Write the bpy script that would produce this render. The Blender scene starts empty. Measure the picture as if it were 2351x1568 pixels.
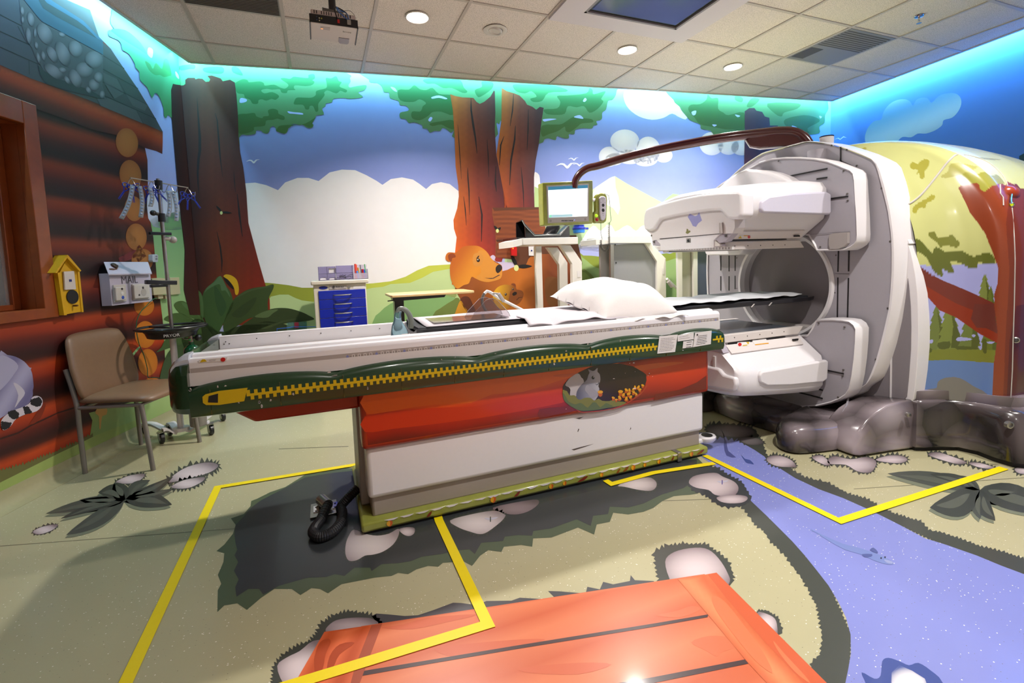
import bpy, bmesh, math, random
from math import sin, cos, pi, radians, sqrt, atan2
from mathutils import Vector, Matrix, geometry
random.seed(7)
scene = bpy.context.scene
COL = scene.collection
# ---------------------------------------------------------------- camera
W0, H0 = 2351.0, 1568.0
FPX, PCX, PCY = 1091.103, 1175.500, 689.576
CH = 1.22                                   # camera height
def _rod(v):
    t = v.length; k = v / t
    K = Matrix(((0, -k.z, k.y), (k.z, 0, -k.x), (-k.y, k.x, 0)))
    return Matrix.Identity(3) + K * sin(t) + (K @ K) * (1 - cos(t))
RC = _rod(Vector((1.6216152, -0.3402686, 0.2630052)))          # world -> camera (x right, y down, z forward)
CP = Vector((0, 0, CH))
camd = bpy.data.cameras.new('camera'); cam = bpy.data.objects.new('camera', camd); COL.objects.link(cam)
rt = RC.transposed()
bx_, by_, bz_ = rt.col[0], -rt.col[1], -rt.col[2]
cam.matrix_world = Matrix(((bx_.x, by_.x, bz_.x, 0), (bx_.y, by_.y, bz_.y, 0), (bx_.z, by_.z, bz_.z, CH), (0, 0, 0, 1)))
camd.sensor_fit = 'HORIZONTAL'; camd.sensor_width = 36.0; camd.lens = 36.0 * FPX / W0
camd.shift_x = 0.0; camd.shift_y = -(H0 / 2 - PCY) / W0
camd.clip_start = 0.02; camd.clip_end = 60
scene.camera = cam
# ---------------------------------------------------------------- colour management / world
vs = scene.view_settings
vs.view_transform = 'Standard'; vs.look = 'None'; vs.gamma = 1.0; vs.exposure = 0.1
try: vs.use_curve_mapping = False
except Exception: pass
wd = bpy.data.worlds.new('world'); scene.world = wd; wd.use_nodes = True
wd.node_tree.nodes['Background'].inputs[0].default_value = (1, .93, .86, 1)
wd.node_tree.nodes['Background'].inputs[1].default_value = 0.08
HC = 3.035                                  # ceiling height
# ---------------------------------------------------------------- lights
def area(name, loc, sx, sy, power, color, direction=(0, 0, -1), spread=180, shape='RECTANGLE', up=None):
    l = bpy.data.lights.new(name, 'AREA'); l.shape = shape; l.size = sx
    if shape in ('RECTANGLE', 'ELLIPSE'): l.size_y = sy
    l.energy = power; l.color = color; l.spread = radians(spread)
    o = bpy.data.objects.new(name, l); COL.objects.link(o)
    z = -Vector(direction).normalized()
    x = Vector(up).normalized() if up else Vector((1, 0, 0))
    x = (x - z * x.dot(z)).normalized(); y = z.cross(x)
    o.matrix_world = Matrix(((x.x, y.x, z.x, loc[0]), (x.y, y.y, z.y, loc[1]), (x.z, y.z, z.z, loc[2]), (0, 0, 0, 1)))
    return o
WARM = (1.0, .945, .90)
DOWN = [(0.77, 3.61), (2.60, 3.60), (3.82, 3.60)]                   # in view
DOWN2 = [(0.50, .87, 8), (1.99, .87, 44), (3.82, .87, 36), (1.38, -.96, 16)]   # the rows above and behind the camera
for (x, y), w in zip(DOWN, (46, 34, 40)):
    area('downlight_lamp', (x, y, HC - .02), .14, .14, w, WARM, spread=128, shape='DISK')
for i, (x, y, w) in enumerate(DOWN2):
    area('downlight_lamp', (x, y, HC - .02), .14, .14, w, WARM, spread=140, shape='DISK')
WBL = Vector((-1.06, 5.16)); WBR = Vector((6.065, 4.178))           # corners of the back wall
DL = Vector((-.301, -.954)).normalized()                            # left wall runs towards the camera
DR = Vector((-.138, -.990)).normalized()                            # right wall runs towards the camera
DB = (WBR - WBL).normalized()
NB = Vector((DB.y, -DB.x)); NL = Vector((-DL.y, DL.x)); NR = Vector((DR.y, -DR.x))   # into the room
def led(a, d, n, L, p, color):
    m = a + d * (L / 2) + n * .12
    area('cove_led', (m.x, m.y, HC + .10), L, .03, p, color, direction=(-n.x * .75, -n.y * .75, -1), up=(d.x, d.y, 0))
led(WBL, DB, NB, 7.1, 46, (.38, .88, 1.0))
led(WBL, DL, NL, 1.6, 11, (.36, .88, 1.0))
led(WBL + DL * 1.6, DL, NL, 2.6, 28, (.45, .76, 1.0))
led(WBR, DR, NR, 4.4, 60, (.16, .60, 1.0))
# ---------------------------------------------------------------- picture-to-surface geometry (used to measure the place)
def ray(px, py): return (rt @ Vector(((px - PCX) / FPX, (py - PCY) / FPX, 1)))
def on(px, py, p0, n):
    d = ray(px, py); p0 = Vector(p0); n = Vector(n); return CP + d * ((p0 - CP).dot(n) / d.dot(n))
def PX(px, py, x): return on(px, py, (x, 0, 0), (1, 0, 0))
def PY(px, py, y): return on(px, py, (0, y, 0), (0, 1, 0))
def PZ(px, py, z): return on(px, py, (0, 0, z), (0, 0, 1))
def PB(px, py, off=0.0): return on(px, py, (WBL.x + NB.x * off, WBL.y + NB.y * off, 0), (NB.x, NB.y, 0))
def PL(px, py, off=0.0): return on(px, py, (WBL.x + NL.x * off, WBL.y + NL.y * off, 0), (NL.x, NL.y, 0))
def PR(px, py, off=0.0): return on(px, py, (WBR.x + NR.x * off, WBR.y + NR.y * off, 0), (NR.x, NR.y, 0))
def Zm(ox, oy, s, pts): return [(ox + a / s, oy + b / s) for a, b in pts]
# ---------------------------------------------------------------- colour
def lin(h):
    h = h.lstrip('#'); o = []
    for i in (0, 2, 4):
        c = int(h[i:i + 2], 16) / 255; o.append(c / 12.92 if c <= .04045 else ((c + .055) / 1.055) ** 2.4)
    return tuple(o)
def mixc(a, b, t):
    t = max(0, min(1, t)); return tuple(a[i] * (1 - t) + b[i] * t for i in range(3))
MATS = {}
def mat(name, hexc, rough=.5, metal=0.0, noise=0.0, nscale=60, bump=0.0, bscale=200, coat=0.0, trans=0.0, ior=1.45, alpha=1.0, emis=0.0, spec=.5):
    if name in MATS: return MATS[name]
    m = bpy.data.materials.new(name); m.use_nodes = True; nt = m.node_tree; b = nt.nodes['Principled BSDF']
    c = lin(hexc) + (1,); b.inputs['Base Color'].default_value = c
    b.inputs['Roughness'].default_value = rough; b.inputs['Metallic'].default_value = metal
    b.inputs['Coat Weight'].default_value = coat; b.inputs['Coat Roughness'].default_value = .08
    b.inputs['Transmission Weight'].default_value = trans; b.inputs['IOR'].default_value = ior
    b.inputs['Alpha'].default_value = alpha; b.inputs['Specular IOR Level'].default_value = spec
    if emis: b.inputs['Emission Color'].default_value = c; b.inputs['Emission Strength'].default_value = emis
    tc = nt.nodes.new('ShaderNodeTexCoord')
    n = nt.nodes.new('ShaderNodeTexNoise'); n.inputs['Scale'].default_value = nscale; n.inputs['Detail'].default_value = 3
    nt.links.new(tc.outputs['Object'], n.inputs['Vector'])
    mx = nt.nodes.new('ShaderNodeMixRGB'); mx.blend_type = 'MULTIPLY'; mx.inputs[1].default_value = c
    mx.inputs[0].default_value = noise or .04
    nt.links.new(n.outputs['Fac'], mx.inputs[2])
    ad = nt.nodes.new('ShaderNodeMixRGB'); ad.blend_type = 'MULTIPLY'; ad.inputs[0].default_value = 1
    k = 1 / (1 - (noise or .04) * .5); ad.inputs[2].default_value = (k, k, k, 1)
    nt.links.new(mx.outputs[0], ad.inputs[1]); nt.links.new(ad.outputs[0], b.inputs['Base Color'])
    if bump:
        n2 = nt.nodes.new('ShaderNodeTexNoise'); n2.inputs['Scale'].default_value = bscale
        bp = nt.nodes.new('ShaderNodeBump'); bp.inputs['Strength'].default_value = bump; bp.inputs['Distance'].default_value = .002
        nt.links.new(tc.outputs['Object'], n2.inputs['Vector']); nt.links.new(n2.outputs['Fac'], bp.inputs['Height']); nt.links.new(bp.outputs[0], b.inputs['Normal'])
    MATS[name] = m; return m
def print_mat(name, rough=.45, speckle=False, coat=0.0, noise=.06):
    """printed vinyl: the colour of the print is stored on the mesh, chips of the vinyl are procedural"""
    m = bpy.data.materials.new(name); m.use_nodes = True; nt = m.node_tree; b = nt.nodes['Principled BSDF']; L = nt.links
    a = nt.nodes.new('ShaderNodeAttribute'); a.attribute_name = 'print'
    tc = nt.nodes.new('ShaderNodeTexCoord'); n = nt.nodes.new('ShaderNodeTexNoise'); n.inputs['Scale'].default_value = 9; n.inputs['Detail'].default_value = 5
    L.new(tc.outputs['Object'], n.inputs['Vector'])
    mx = nt.nodes.new('ShaderNodeMixRGB'); mx.blend_type = 'MULTIPLY'; mx.inputs[0].default_value = noise * 2
    L.new(a.outputs['Color'], mx.inputs[1]); L.new(n.outputs['Fac'], mx.inputs[2]); last = mx.outputs[0]
    if speckle:
        for sc, th, col in ((70, .075, (.80, .79, .70, 1)), (75, .055, (.14, .13, .10, 1)), (42, .050, (.85, .83, .74, 1))):
            v = nt.nodes.new('ShaderNodeTexVoronoi'); v.inputs['Scale'].default_value = sc
            mp = nt.nodes.new('ShaderNodeMapping'); mp.inputs['Scale'].default_value = (1, 1.25, 1); mp.inputs['Location'].default_value = (sc * .37, sc * .11, 0)
            L.new(tc.outputs['Object'], mp.inputs['Vector']); L.new(mp.outputs[0], v.inputs['Vector'])
            lt = nt.nodes.new('ShaderNodeMath'); lt.operation = 'LESS_THAN'; lt.inputs[1].default_value = th * 2.0
            L.new(v.outputs['Distance'], lt.inputs[0])
            sx = nt.nodes.new('ShaderNodeSeparateColor'); L.new(v.outputs['Color'], sx.inputs[0])
            g = nt.nodes.new('ShaderNodeMath'); g.operation = 'GREATER_THAN'; g.inputs[1].default_value = .74; L.new(sx.outputs[0], g.inputs[0])
            mu = nt.nodes.new('ShaderNodeMath'); mu.operation = 'MULTIPLY'; L.new(lt.outputs[0], mu.inputs[0]); L.new(g.outputs[0], mu.inputs[1])
            sp = nt.nodes.new('ShaderNodeMath'); sp.operation = 'MULTIPLY'; L.new(mu.outputs[0], sp.inputs[0]); L.new(a.outputs['Alpha'], sp.inputs[1])
            m2 = nt.nodes.new('ShaderNodeMixRGB'); L.new(sp.outputs[0], m2.inputs[0]); L.new(last, m2.inputs[1]); m2.inputs[2].default_value = col; last = m2.outputs[0]
    L.new(last, b.inputs['Base Color'])
    b.inputs['Roughness'].default_value = rough; b.inputs['Coat Weight'].default_value = coat; b.inputs['Coat Roughness'].default_value = .1
    MATS[name] = m; return m
# ---------------------------------------------------------------- objects
def link(name, me, mats=None, parent=None, smooth=False):
    o = bpy.data.objects.new(name, me); COL.objects.link(o)
    for m in (mats if isinstance(mats, (list, tuple)) else [mats] if mats else []): me.materials.append(m)
    if smooth:
        for p in me.polygons: p.use_smooth = True
    if parent is not None:
        o.parent = parent; o.matrix_parent_inverse = Matrix.Identity(4)
        pw = Vector((0, 0, 0)); r = parent; M = Matrix.Identity(4)
        while r is not None:
            M = r.matrix_basis @ M; r = r.parent
        if M != Matrix.Identity(4): me.transform(M.inverted())
    return o
def empty(name, label, cat, loc, group=None):
    o = bpy.data.objects.new(name, None); COL.objects.link(o); o.location = loc; o.empty_display_size = .05
    tag(o, label, cat, group); return o
def tag(o, label, cat=None, group=None, kind=None):
    if label: o['label'] = label
    if cat: o['category'] = cat
    if group: o['group'] = group
    if kind: o['kind'] = kind
    return o
def struct(o): o['kind'] = 'structure'; return o
def mesh(name, verts, faces):
    me = bpy.data.meshes.new(name); me.from_pydata([tuple(v) for v in verts], [], faces); me.update(); return me
def fixn(me):
    bm = bmesh.new(); bm.from_mesh(me); bmesh.ops.recalc_face_normals(bm, faces=bm.faces); bm.to_mesh(me); bm.free(); return me
class G:
    """collects shapes into one mesh"""
    def __init__(s): s.v = []; s.f = []; s.m = []
    def add(s, vs, fs, mi=0):
        n = len(s.v); s.v += [Vector(v) for v in vs]; s.f += [tuple(i + n for i in f) for f in fs]; s.m += [mi] * len(fs); return s
    def box(s, lo, hi, mi=0, M=None):
        x0, y0, z0 = lo; x1, y1, z1 = hi
        v = [Vector(p) for p in ((x0, y0, z0), (x1, y0, z0), (x1, y1, z0), (x0, y1, z0), (x0, y0, z1), (x1, y0, z1), (x1, y1, z1), (x0, y1, z1))]
        if M: v = [M @ p for p in v]
        return s.add(v, [(0, 3, 2, 1), (4, 5, 6, 7), (0, 1, 5, 4), (1, 2, 6, 5), (2, 3, 7, 6), (3, 0, 4, 7)], mi)
    def bar(s, a, b, w, h, up=(0, 0, 1), mi=0):
        a = Vector(a); b = Vector(b); d = (b - a).normalized(); u = Vector(up); x = d.cross(u)
        if x.length < 1e-5: x = d.cross(Vector((0, 1, 0)))
        x.normalize(); u = x.cross(d); vs = []
        for p in (a, b):
            for i, j in ((-1, -1), (1, -1), (1, 1), (-1, 1)): vs.append(p + x * (i * w / 2) + u * (j * h / 2))
        return s.add(vs, [(0, 1, 2, 3), (7, 6, 5, 4), (0, 4, 5, 1), (1, 5, 6, 2), (2, 6, 7, 3), (3, 7, 4, 0)], mi)
    def tube(s, pts, r, n=10, closed=False, mi=0, cap=True):
        pts = [Vector(p) for p in pts]; N = len(pts); rr = r if isinstance(r, (list, tuple)) else [r] * N
        T = []
        for i in range(N):
            a = pts[(i - 1) % N] if (closed or i > 0) else pts[i]; b = pts[(i + 1) % N] if (closed or i < N - 1) else pts[i]
            T.append((b - a).normalized())
        u = T[0].orthogonal().normalized(); vs = []; fs = []
        for i in range(N):
            u = (u - T[i] * u.dot(T[i]));
            u = u.normalized() if u.length > 1e-6 else T[i].orthogonal().normalized()
            w = T[i].cross(u)
            for k in range(n):
                a = 2 * pi * k / n; vs.append(pts[i] + (u * cos(a) + w * sin(a)) * rr[i])
        for i in range(N if closed else N - 1):
            j = (i + 1) % N
            for k in range(n): fs.append((i * n + k, i * n + (k + 1) % n, j * n + (k + 1) % n, j * n + k))
        if not closed and cap: fs.append(tuple(range(n))[::-1]); fs.append(tuple((N - 1) * n + k for k in range(n)))
        return s.add(vs, fs, mi)
    def cyl(s, a, b, r, n=20, mi=0, r2=None): return s.tube([a, b], [r, r if r2 is None else r2], n, mi=mi)
    def lathe(s, o, prof, n=24, axis=(0, 0, 1), mi=0):
        o = Vector(o); z = Vector(axis).normalized(); x = z.orthogonal().normalized(); y = z.cross(x); vs = []; fs = []
        for r, h in prof:
            for k in range(n): a = 2 * pi * k / n; vs.append(o + z * h + (x * cos(a) + y * sin(a)) * r)
        for i in range(len(prof) - 1):
            for k in range(n): fs.append((i * n + k, i * n + (k + 1) % n, (i + 1) * n + (k + 1) % n, (i + 1) * n + k))
        if prof[0][0] > 1e-6: fs.append(tuple(range(n))[::-1])
        if prof[-1][0] > 1e-6: fs.append(tuple((len(prof) - 1) * n + k for k in range(n)))
        return s.add(vs, fs, mi)
    def prism(s, pts, vec, mi=0):
        pts = [Vector(p) for p in pts]; vec = Vector(vec); n = len(pts)
        s.add(pts + [p + vec for p in pts], [tuple(range(n))[::-1], tuple(range(n, 2 * n))] + [(i, (i + 1) % n, n + (i + 1) % n, n + i) for i in range(n)], mi); return s
    def loft(s, rings, mi=0, cap=True, closed=False):
        n = len(rings[0]); vs = [Vector(p) for r in rings for p in r]; fs = []; N = len(rings)
        for i in range(N if closed else N - 1):
            j = (i + 1) % N
            for k in range(n): fs.append((i * n + k, i * n + (k + 1) % n, j * n + (k + 1) % n, j * n + k))
        if cap and not closed: fs.append(tuple(range(n))[::-1]); fs.append(tuple((N - 1) * n + k for k in range(n)))
        return s.add(vs, fs, mi)
    def ball(s, c, r, n=14, mi=0, sc=(1, 1, 1)):
        c = Vector(c); vs = []; fs = []; m = n // 2 + 1
        for i in range(m + 1):
            t = pi * i / m
            for k in range(n): a = 2 * pi * k / n; vs.append(c + Vector((sin(t) * cos(a) * sc[0], sin(t) * sin(a) * sc[1], cos(t) * sc[2])) * r)
        for i in range(m):
            for k in range(n): fs.append((i * n + k, (i + 1) * n + k, (i + 1) * n + (k + 1) % n, i * n + (k + 1) % n))
        return s.add(vs, fs, mi)
    def out(s, name, mats, parent=None, bevel=0, seg=2, smooth=True, sub=0, angle=35):
        me = bpy.data.meshes.new(name); me.from_pydata([tuple(v) for v in s.v], [], s.f)
        me.polygons.foreach_set('material_index', s.m); fixn(me); me.update()
        o = link(name, me, mats, parent)
        if bevel:
            b = o.modifiers.new('bevel', 'BEVEL'); b.width = bevel; b.segments = seg; b.limit_method = 'ANGLE'; b.angle_limit = radians(30); b.use_clamp_overlap = True
        if sub:
            q = o.modifiers.new('sub', 'SUBSURF'); q.levels = sub; q.render_levels = sub
        if smooth:
            for p in me.polygons: p.use_smooth = True
            if not sub: me.set_sharp_from_angle(angle=radians(angle))
        return o
def crom(pts, k=4, closed=True):
    P = [Vector((*p, 0)) if len(p) == 2 else Vector(p) for p in pts]; n = len(P); out = []
    for i in range(n if closed else n - 1):
        a, b, c, d = (P[(i - 1) % n], P[i], P[(i + 1) % n], P[(i + 2) % n]) if closed else (P[max(i - 1, 0)], P[i], P[i + 1], P[min(i + 2, n - 1)])
        for j in range(k):
            t = j / k; out.append(.5 * ((2 * b) + (c - a) * t + (2 * a - 5 * b + 4 * c - d) * t * t + (3 * b - a - 3 * c + d) * t ** 3))
    if not closed: out.append(P[-1])
    return [tuple(p)[:len(pts[0])] for p in out]
def inside(x, y, poly):
    c = False; n = len(poly); j = n - 1
    for i in range(n):
        xi, yi = poly[i]; xj, yj = poly[j]
        if (yi > y) != (yj > y) and x < (xj - xi) * (y - yi) / (yj - yi) + xi: c = not c
        j = i
    return c
def jag(pts, amp, step=9, seed=1, both=False):
    """grassy saw-tooth edge: resample the outline and push every other point outward (pixels of the trace)"""
    rnd = random.Random(seed); P = [Vector(p) for p in pts]; n = len(P); out = []
    ar = sum(P[i].x * P[(i + 1) % n].y - P[(i + 1) % n].x * P[i].y for i in range(n)); sg = 1 if ar > 0 else -1
    for i in range(n):
        a, b = P[i], P[(i + 1) % n]; d = b - a; L = d.length
        if L < 1e-6: continue
        d = d / L; nn = Vector((d.y, -d.x)) * sg; m = max(1, int(L / step))
        for j in range(m):
            t = (j + rnd.uniform(.1, .6)) / m
            out.append(tuple(a + d * (L * j / m) + nn * rnd.uniform(0, .25 * amp)))
            out.append(tuple(a + d * (L * t) + nn * (amp * rnd.uniform(.6, 1.5)) + d * amp * .4))
    return out
class Print:
    """a printed surface: flat coloured pieces of vinyl laid on a plane, one mesh"""
    def __init__(s, tofn, step=.00035): s.v = []; s.f = []; s.c = []; s.fn = tofn; s.step = step; s.lay = 1; s.clips = []
    def quad(s, pts3, colors, a=0.0):
        n = len(s.v); s.v += [Vector(p) for p in pts3]; s.f.append(tuple(range(n, n + len(pts3)))); s.c += [tuple(c) + (a,) for c in colors]
    def poly(s, pts, color, lay=None, smooth=0, grad=None, alpha=0.0, cell=None):
        if lay is None: lay = s.lay
        if smooth: pts = crom(pts, smooth)
        pts = [tuple(p)[:2] for p in pts]
        for h in s.clips:
            o = []
            for a, b in zip(pts, pts[1:] + pts[:1]):
                da, db = h(*a), h(*b)
                if da >= 0: o.append(a)
                if (da >= 0) != (db >= 0): t = da / (da - db); o.append((a[0] + (b[0] - a[0]) * t, a[1] + (b[1] - a[1]) * t))
            pts = o
            if len(pts) < 3: return
        col = lin(color) if isinstance(color, str) else color
        n = len(s.v)
        if grad is None:
            v3 = [Vector((p[0], p[1], 0)) for p in pts]
            tr = geometry.tessellate_polygon([v3]); P = pts; F = tr
            C = [col] * len(P)
        else:
            xs = [p[0] for p in pts]; ys = [p[1] for p in pts]; cell = cell or max(max(xs) - min(xs), max(ys) - min(ys)) / 12
            vin = [Vector(p) for p in pts]; k = len(vin)
            y = min(ys) + cell / 2; r = 0
            while y < max(ys):
                x = min(xs) + cell / 2 + (r % 2) * cell / 2
                while x < max(xs):
                    if inside(x, y, pts): vin.append(Vector((x, y)))
                    x += cell
                y += cell; r += 1
            vo, _, F, _, _, _ = geometry.delaunay_2d_cdt(vin, [], [list(range(k))], 1, 1e-4)
            P = [tuple(p) for p in vo]; C = [grad(*p) for p in P]
        for p in P: s.v.append(s.fn(p[0], p[1], lay * s.step))
        for f in F: s.f.append(tuple(n + i for i in f))
        s.c += [tuple(c)[:3] + (alpha,) for c in C]
    def out(s, name, m, parent=None):
        me = bpy.data.meshes.new(name); me.from_pydata([tuple(v) for v in s.v], [], s.f); me.update()
        ca = me.color_attributes.new('print', 'FLOAT_COLOR', 'POINT')
        ca.data.foreach_set('color', [x for c in s.c for x in c])
        return link(name, me, m, parent)
def rad(pts, light, dark, ox=-.15, oy=-.25, p=1.4):
    """rounded pebble print: light core, dark rim"""
    xs = [q[0] for q in pts]; ys = [q[1] for q in pts]; cx, cy = (min(xs) + max(xs)) / 2, (min(ys) + max(ys)) / 2
    rx, ry = (max(xs) - min(xs)) / 2 + 1e-6, (max(ys) - min(ys)) / 2 + 1e-6; a, b = lin(light), lin(dark)
    def g(x, y):
        u = (x - cx) / rx - ox; v = (y - cy) / ry - oy; return mixc(a, b, (sqrt(u * u + v * v) / 1.15) ** p)
    return g
def vgr(stops, axis=1):
    st = [(k, lin(c)) for k, c in stops]
    def g(x, y):
        t = y if axis == 1 else x
        if t <= st[0][0]: return st[0][1]
        for (a, ca), (b, cb) in zip(st, st[1:]):
            if t <= b: return mixc(ca, cb, (t - a) / (b - a))
        return st[-1][1]
    return g
def leaf(c, t, w, bend=0.0, n=9):
    c = Vector(c); t = Vector(t); d = t - c; nn = Vector((-d.y, d.x)).normalized(); L = []; R = []
    for i in range(n + 1):
        u = i / n; p = c + d * u + nn * (bend * sin(pi * u)); h = w * sin(pi * min(1, u ** .8)) ** .8 if 0 < u < 1 else 0
        L.append(tuple(p + nn * h)); R.append(tuple(p - nn * h))
    return L + R[-2:0:-1]
def ell(cx, cy, rx, ry, rot=0, n=28):
    r = radians(rot); return [(cx + rx * cos(2 * pi * i / n) * cos(r) - ry * sin(2 * pi * i / n) * sin(r), cy + rx * cos(2 * pi * i / n) * sin(r) + ry * sin(2 * pi * i / n) * cos(r)) for i in range(n)]
def text(name, body, size, origin, xdir, normal, m, parent=None, ext=.0006, align='LEFT'):
    cu = bpy.data.curves.new(name, 'FONT'); cu.body = body; cu.size = size; cu.extrude = ext; cu.align_x = align
    t = bpy.data.objects.new(name, cu); COL.objects.link(t)
    x = Vector(xdir).normalized(); z = Vector(normal).normalized(); z = (z - x * z.dot(x)).normalized(); y = z.cross(x); o = Vector(origin)
    M = Matrix(((x.x, y.x, z.x, o.x), (x.y, y.y, z.y, o.y), (x.z, y.z, z.z, o.z), (0, 0, 0, 1)))
    dg = bpy.context.evaluated_depsgraph_get(); me = bpy.data.meshes.new_from_object(t.evaluated_get(dg))
    bpy.data.objects.remove(t); me.transform(M); me.materials.clear()
    return link(name, me, m, parent)
def rrect(w, h, r, n=4):
    o = []
    for sx, sy, a0 in ((1, 1, 0), (-1, 1, 90), (-1, -1, 180), (1, -1, 270)):
        for i in range(n + 1):
            a = radians(a0 + 90 * i / n); o.append((sx * (w / 2 - r) + r * cos(a), sy * (h / 2 - r) + r * sin(a)))
    return o
# ================================================================= ROOM SHELL
FRY = -1.4; HU = 3.34
CL_ = WBL + DL * ((WBL.y - FRY) / -DL.y); CR_ = WBR + DR * ((WBR.y - FRY) / -DR.y)
print_mat('vinyl_floor', .33, speckle=True, coat=.25, noise=.03); print_mat('vinyl_wall', .55, noise=.03)
print_mat('vinyl_wrap', .22, coat=.5, noise=.03)
mat('off_white', '#d8d2cc', .6); mat('tee_bar', '#bdb2aa', .5)
def v3(p, z): return (p[0], p[1], z)
# ---------------------------------------------------------------- left wall (log cabin mural)
def SW(s, z, off=0.0): p = WBL + DL * s + NL * off; return Vector((p.x, p.y, z))
def sz(px, py):
    p = PL(px, py); return ((Vector((p.x, p.y)) - WBL).dot(DL), p.z)
LT = 7.0
WS0, WS1, WZ0, WZ1 = 1.60, 3.6, 1.03, 2.115             # window opening in wall coordinates
lw = Print(lambda px, py, o: PL(px, py, o))
pxfn = lw.fn; szfn = lambda s, z, o: SW(s, z, o)
LOGZ, LOGH = 2.226, .2415
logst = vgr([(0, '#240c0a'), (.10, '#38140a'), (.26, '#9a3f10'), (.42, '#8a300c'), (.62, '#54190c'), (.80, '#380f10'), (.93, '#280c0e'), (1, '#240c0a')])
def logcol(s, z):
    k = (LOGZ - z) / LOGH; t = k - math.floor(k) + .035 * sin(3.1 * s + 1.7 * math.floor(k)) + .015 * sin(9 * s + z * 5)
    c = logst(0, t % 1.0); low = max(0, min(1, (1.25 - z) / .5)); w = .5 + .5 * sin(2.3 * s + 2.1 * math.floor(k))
    return tuple(min(1, c[i] * (.62, .55, .55)[i] * (1 + (.9 + .5 * w) * low * (1.1, .75, .35)[i])) for i in range(3))  # dim left-side light put into the log colour; lower logs brighter and redder
lw.fn = szfn
def lgrid(s0, s1, z0, z1, ns, nz):
    for i in range(ns):
        for j in range(nz):
            a, b = s0 + (s1 - s0) * i / ns, s0 + (s1 - s0) * (i + 1) / ns; c, d = z0 + (z1 - z0) * j / nz, z0 + (z1 - z0) * (j + 1) / nz
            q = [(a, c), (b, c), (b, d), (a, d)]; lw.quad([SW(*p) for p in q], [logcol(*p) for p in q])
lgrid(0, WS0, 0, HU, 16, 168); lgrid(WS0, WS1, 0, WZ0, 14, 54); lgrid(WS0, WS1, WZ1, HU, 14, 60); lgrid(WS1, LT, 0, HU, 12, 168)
lw.fn = pxfn
LZ = lambda pts: Zm(0, 0, 4.3565, pts)      # zoom of the upper left corner
L2 = lambda pts: Zm(0, 500, 2.412, pts)
L3 = lambda pts: Zm(0, 700, 3.565, pts)
lw.clips = [lambda x, y: 397.6 + .0867 * y - x]
# sky right of the cabin
lw.poly(LZ([(0, -1500), (0, 0), (480, -20), (830, 200), (1030, 410), (1110, 490), (1240, 690), (1380, 890), (1480, 1055), (1560, 1190), (1628, 1318), (1624, 1540), (1560, 1510), (1450, 1480), (1475, 1600), (1478, 1750), (1480, 1900), (1515, 2060), (1530, 2180), (1545, 2310), (1560, 2500), (1750, 2500), (1900, 2500), (2120, 2500), (1790, 700), (1700, -300), (1200, -1500)]),
        '#8fa9e4', 2, grad=vgr([(0, '#a8c4f2'), (200, '#8ea6e6'), (420, '#a4a8e2')]), cell=26)
lw.poly([(338, 455), (352, 447), (368, 456), (380, 442), (398, 436), (412, 444), (425, 430), (446, 440), (446, 520), (352, 520)], '#c9cde4', 3, smooth=3)
lw.poly([(345, 505), (365, 495), (400, 487), (446, 482), (470, 900), (300, 1040), (232, 1075), (200, 1052), (206, 1005), (212, 965), (204, 948), (253, 936), (330, 915), (379, 900), (380, 850), (378, 800), (374, 740), (368, 690), (361, 650), (357, 600), (352, 545)], '#8fb878', 3,
        grad=vgr([(480, '#6fa070'), (650, '#90b57c'), (900, '#a8c07c'), (1040, '#7d9a50')]), cell=22)
# log end discs and cracks
for cx, cy, rx, ry, rot in ((291.5, 327.5, 25.5, 33.5, -8), (299.5, 402, 25, 35, -8), (307, 479, 21, 29, -6), (313, 544, 24, 31, -4), (327, 597, 25, 26, 0), (331, 702, 23, 23, 0), (333.5, 768, 24, 31, 0), (339.5, 832, 22.5, 31, 0), (350, 886, 22, 20, 0)):
    c = '#a46a30' if cy < 650 else '#c87418'
    e = ell(cx, cy, rx, ry, rot); lw.poly(e, c, 5, grad=rad(e, c, '#8a5020' if cy < 650 else '#b8600c', 0, 0, 2.5))
# eave log end
lw.poly(LZ([(-20, 640), (300, 770), (720, 920), (1160, 1110), (1628, 1320), (1628, 1420), (1624, 1540), (1560, 1510), (1450, 1480), (1300, 1400), (1160, 1350), (900, 1290), (700, 1210), (340, 1080), (200, 1030), (-20, 950)]), '#6a2e10', 4,
        grad=lambda x, y: logst(0, .12 + .70 * max(0, min(1, (y - (147 + .412 * x)) / 62))), cell=9)
# roof: slates
lw.poly(LZ([(-20, -40), (440, -40), (840, 235), (1030, 430), (1110, 492), (1243, 690), (1380, 892), (1478, 1058), (1560, 1192), (1630, 1320), (1160, 1110), (720, 935), (300, 780), (-20, 640)]), '#4a5260', 5,
        grad=lambda x, y: mixc(lin('#454e62'), lin('#3a4048'), (x + y) / 420), cell=22)
rows = [[(-20, -10), (60, 20), (190, 95), (230, 270)], [(-20, 140), (215, 262)], [(-20, 308), (330, 482), (400, 500)], [(-20, 465), (400, 655), (460, 680)], [(1030, 560), (1243, 690)], [(1020, 690), (1380, 890)], [(1020, 820), (1478, 1057)], [(1045, 962), (1560, 1192)]]
for r in rows[1:]:
    a, b = r[0], r[-1]; lw.poly(LZ([a, b, (b[0], b[1] - 9), (a[0], a[1] - 9)]), '#20262e', 6)
for a, b in (((175, 260), (270, 440)), ((375, 655), (455, 835)), ((285, 600), (290, 745)), ((1000, 1060), (930, 930)), ((1050, 850), (1135, 990)), ((1170, 785), (1250, 930)), ((1365, 1110), (1430, 1235)), ((1065, 985), (1010, 930))):
    lw.poly(LZ([a, b, (b[0] + 8, b[1]), (a[0] + 8, a[1])]), '#2c333c', 6)
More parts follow.
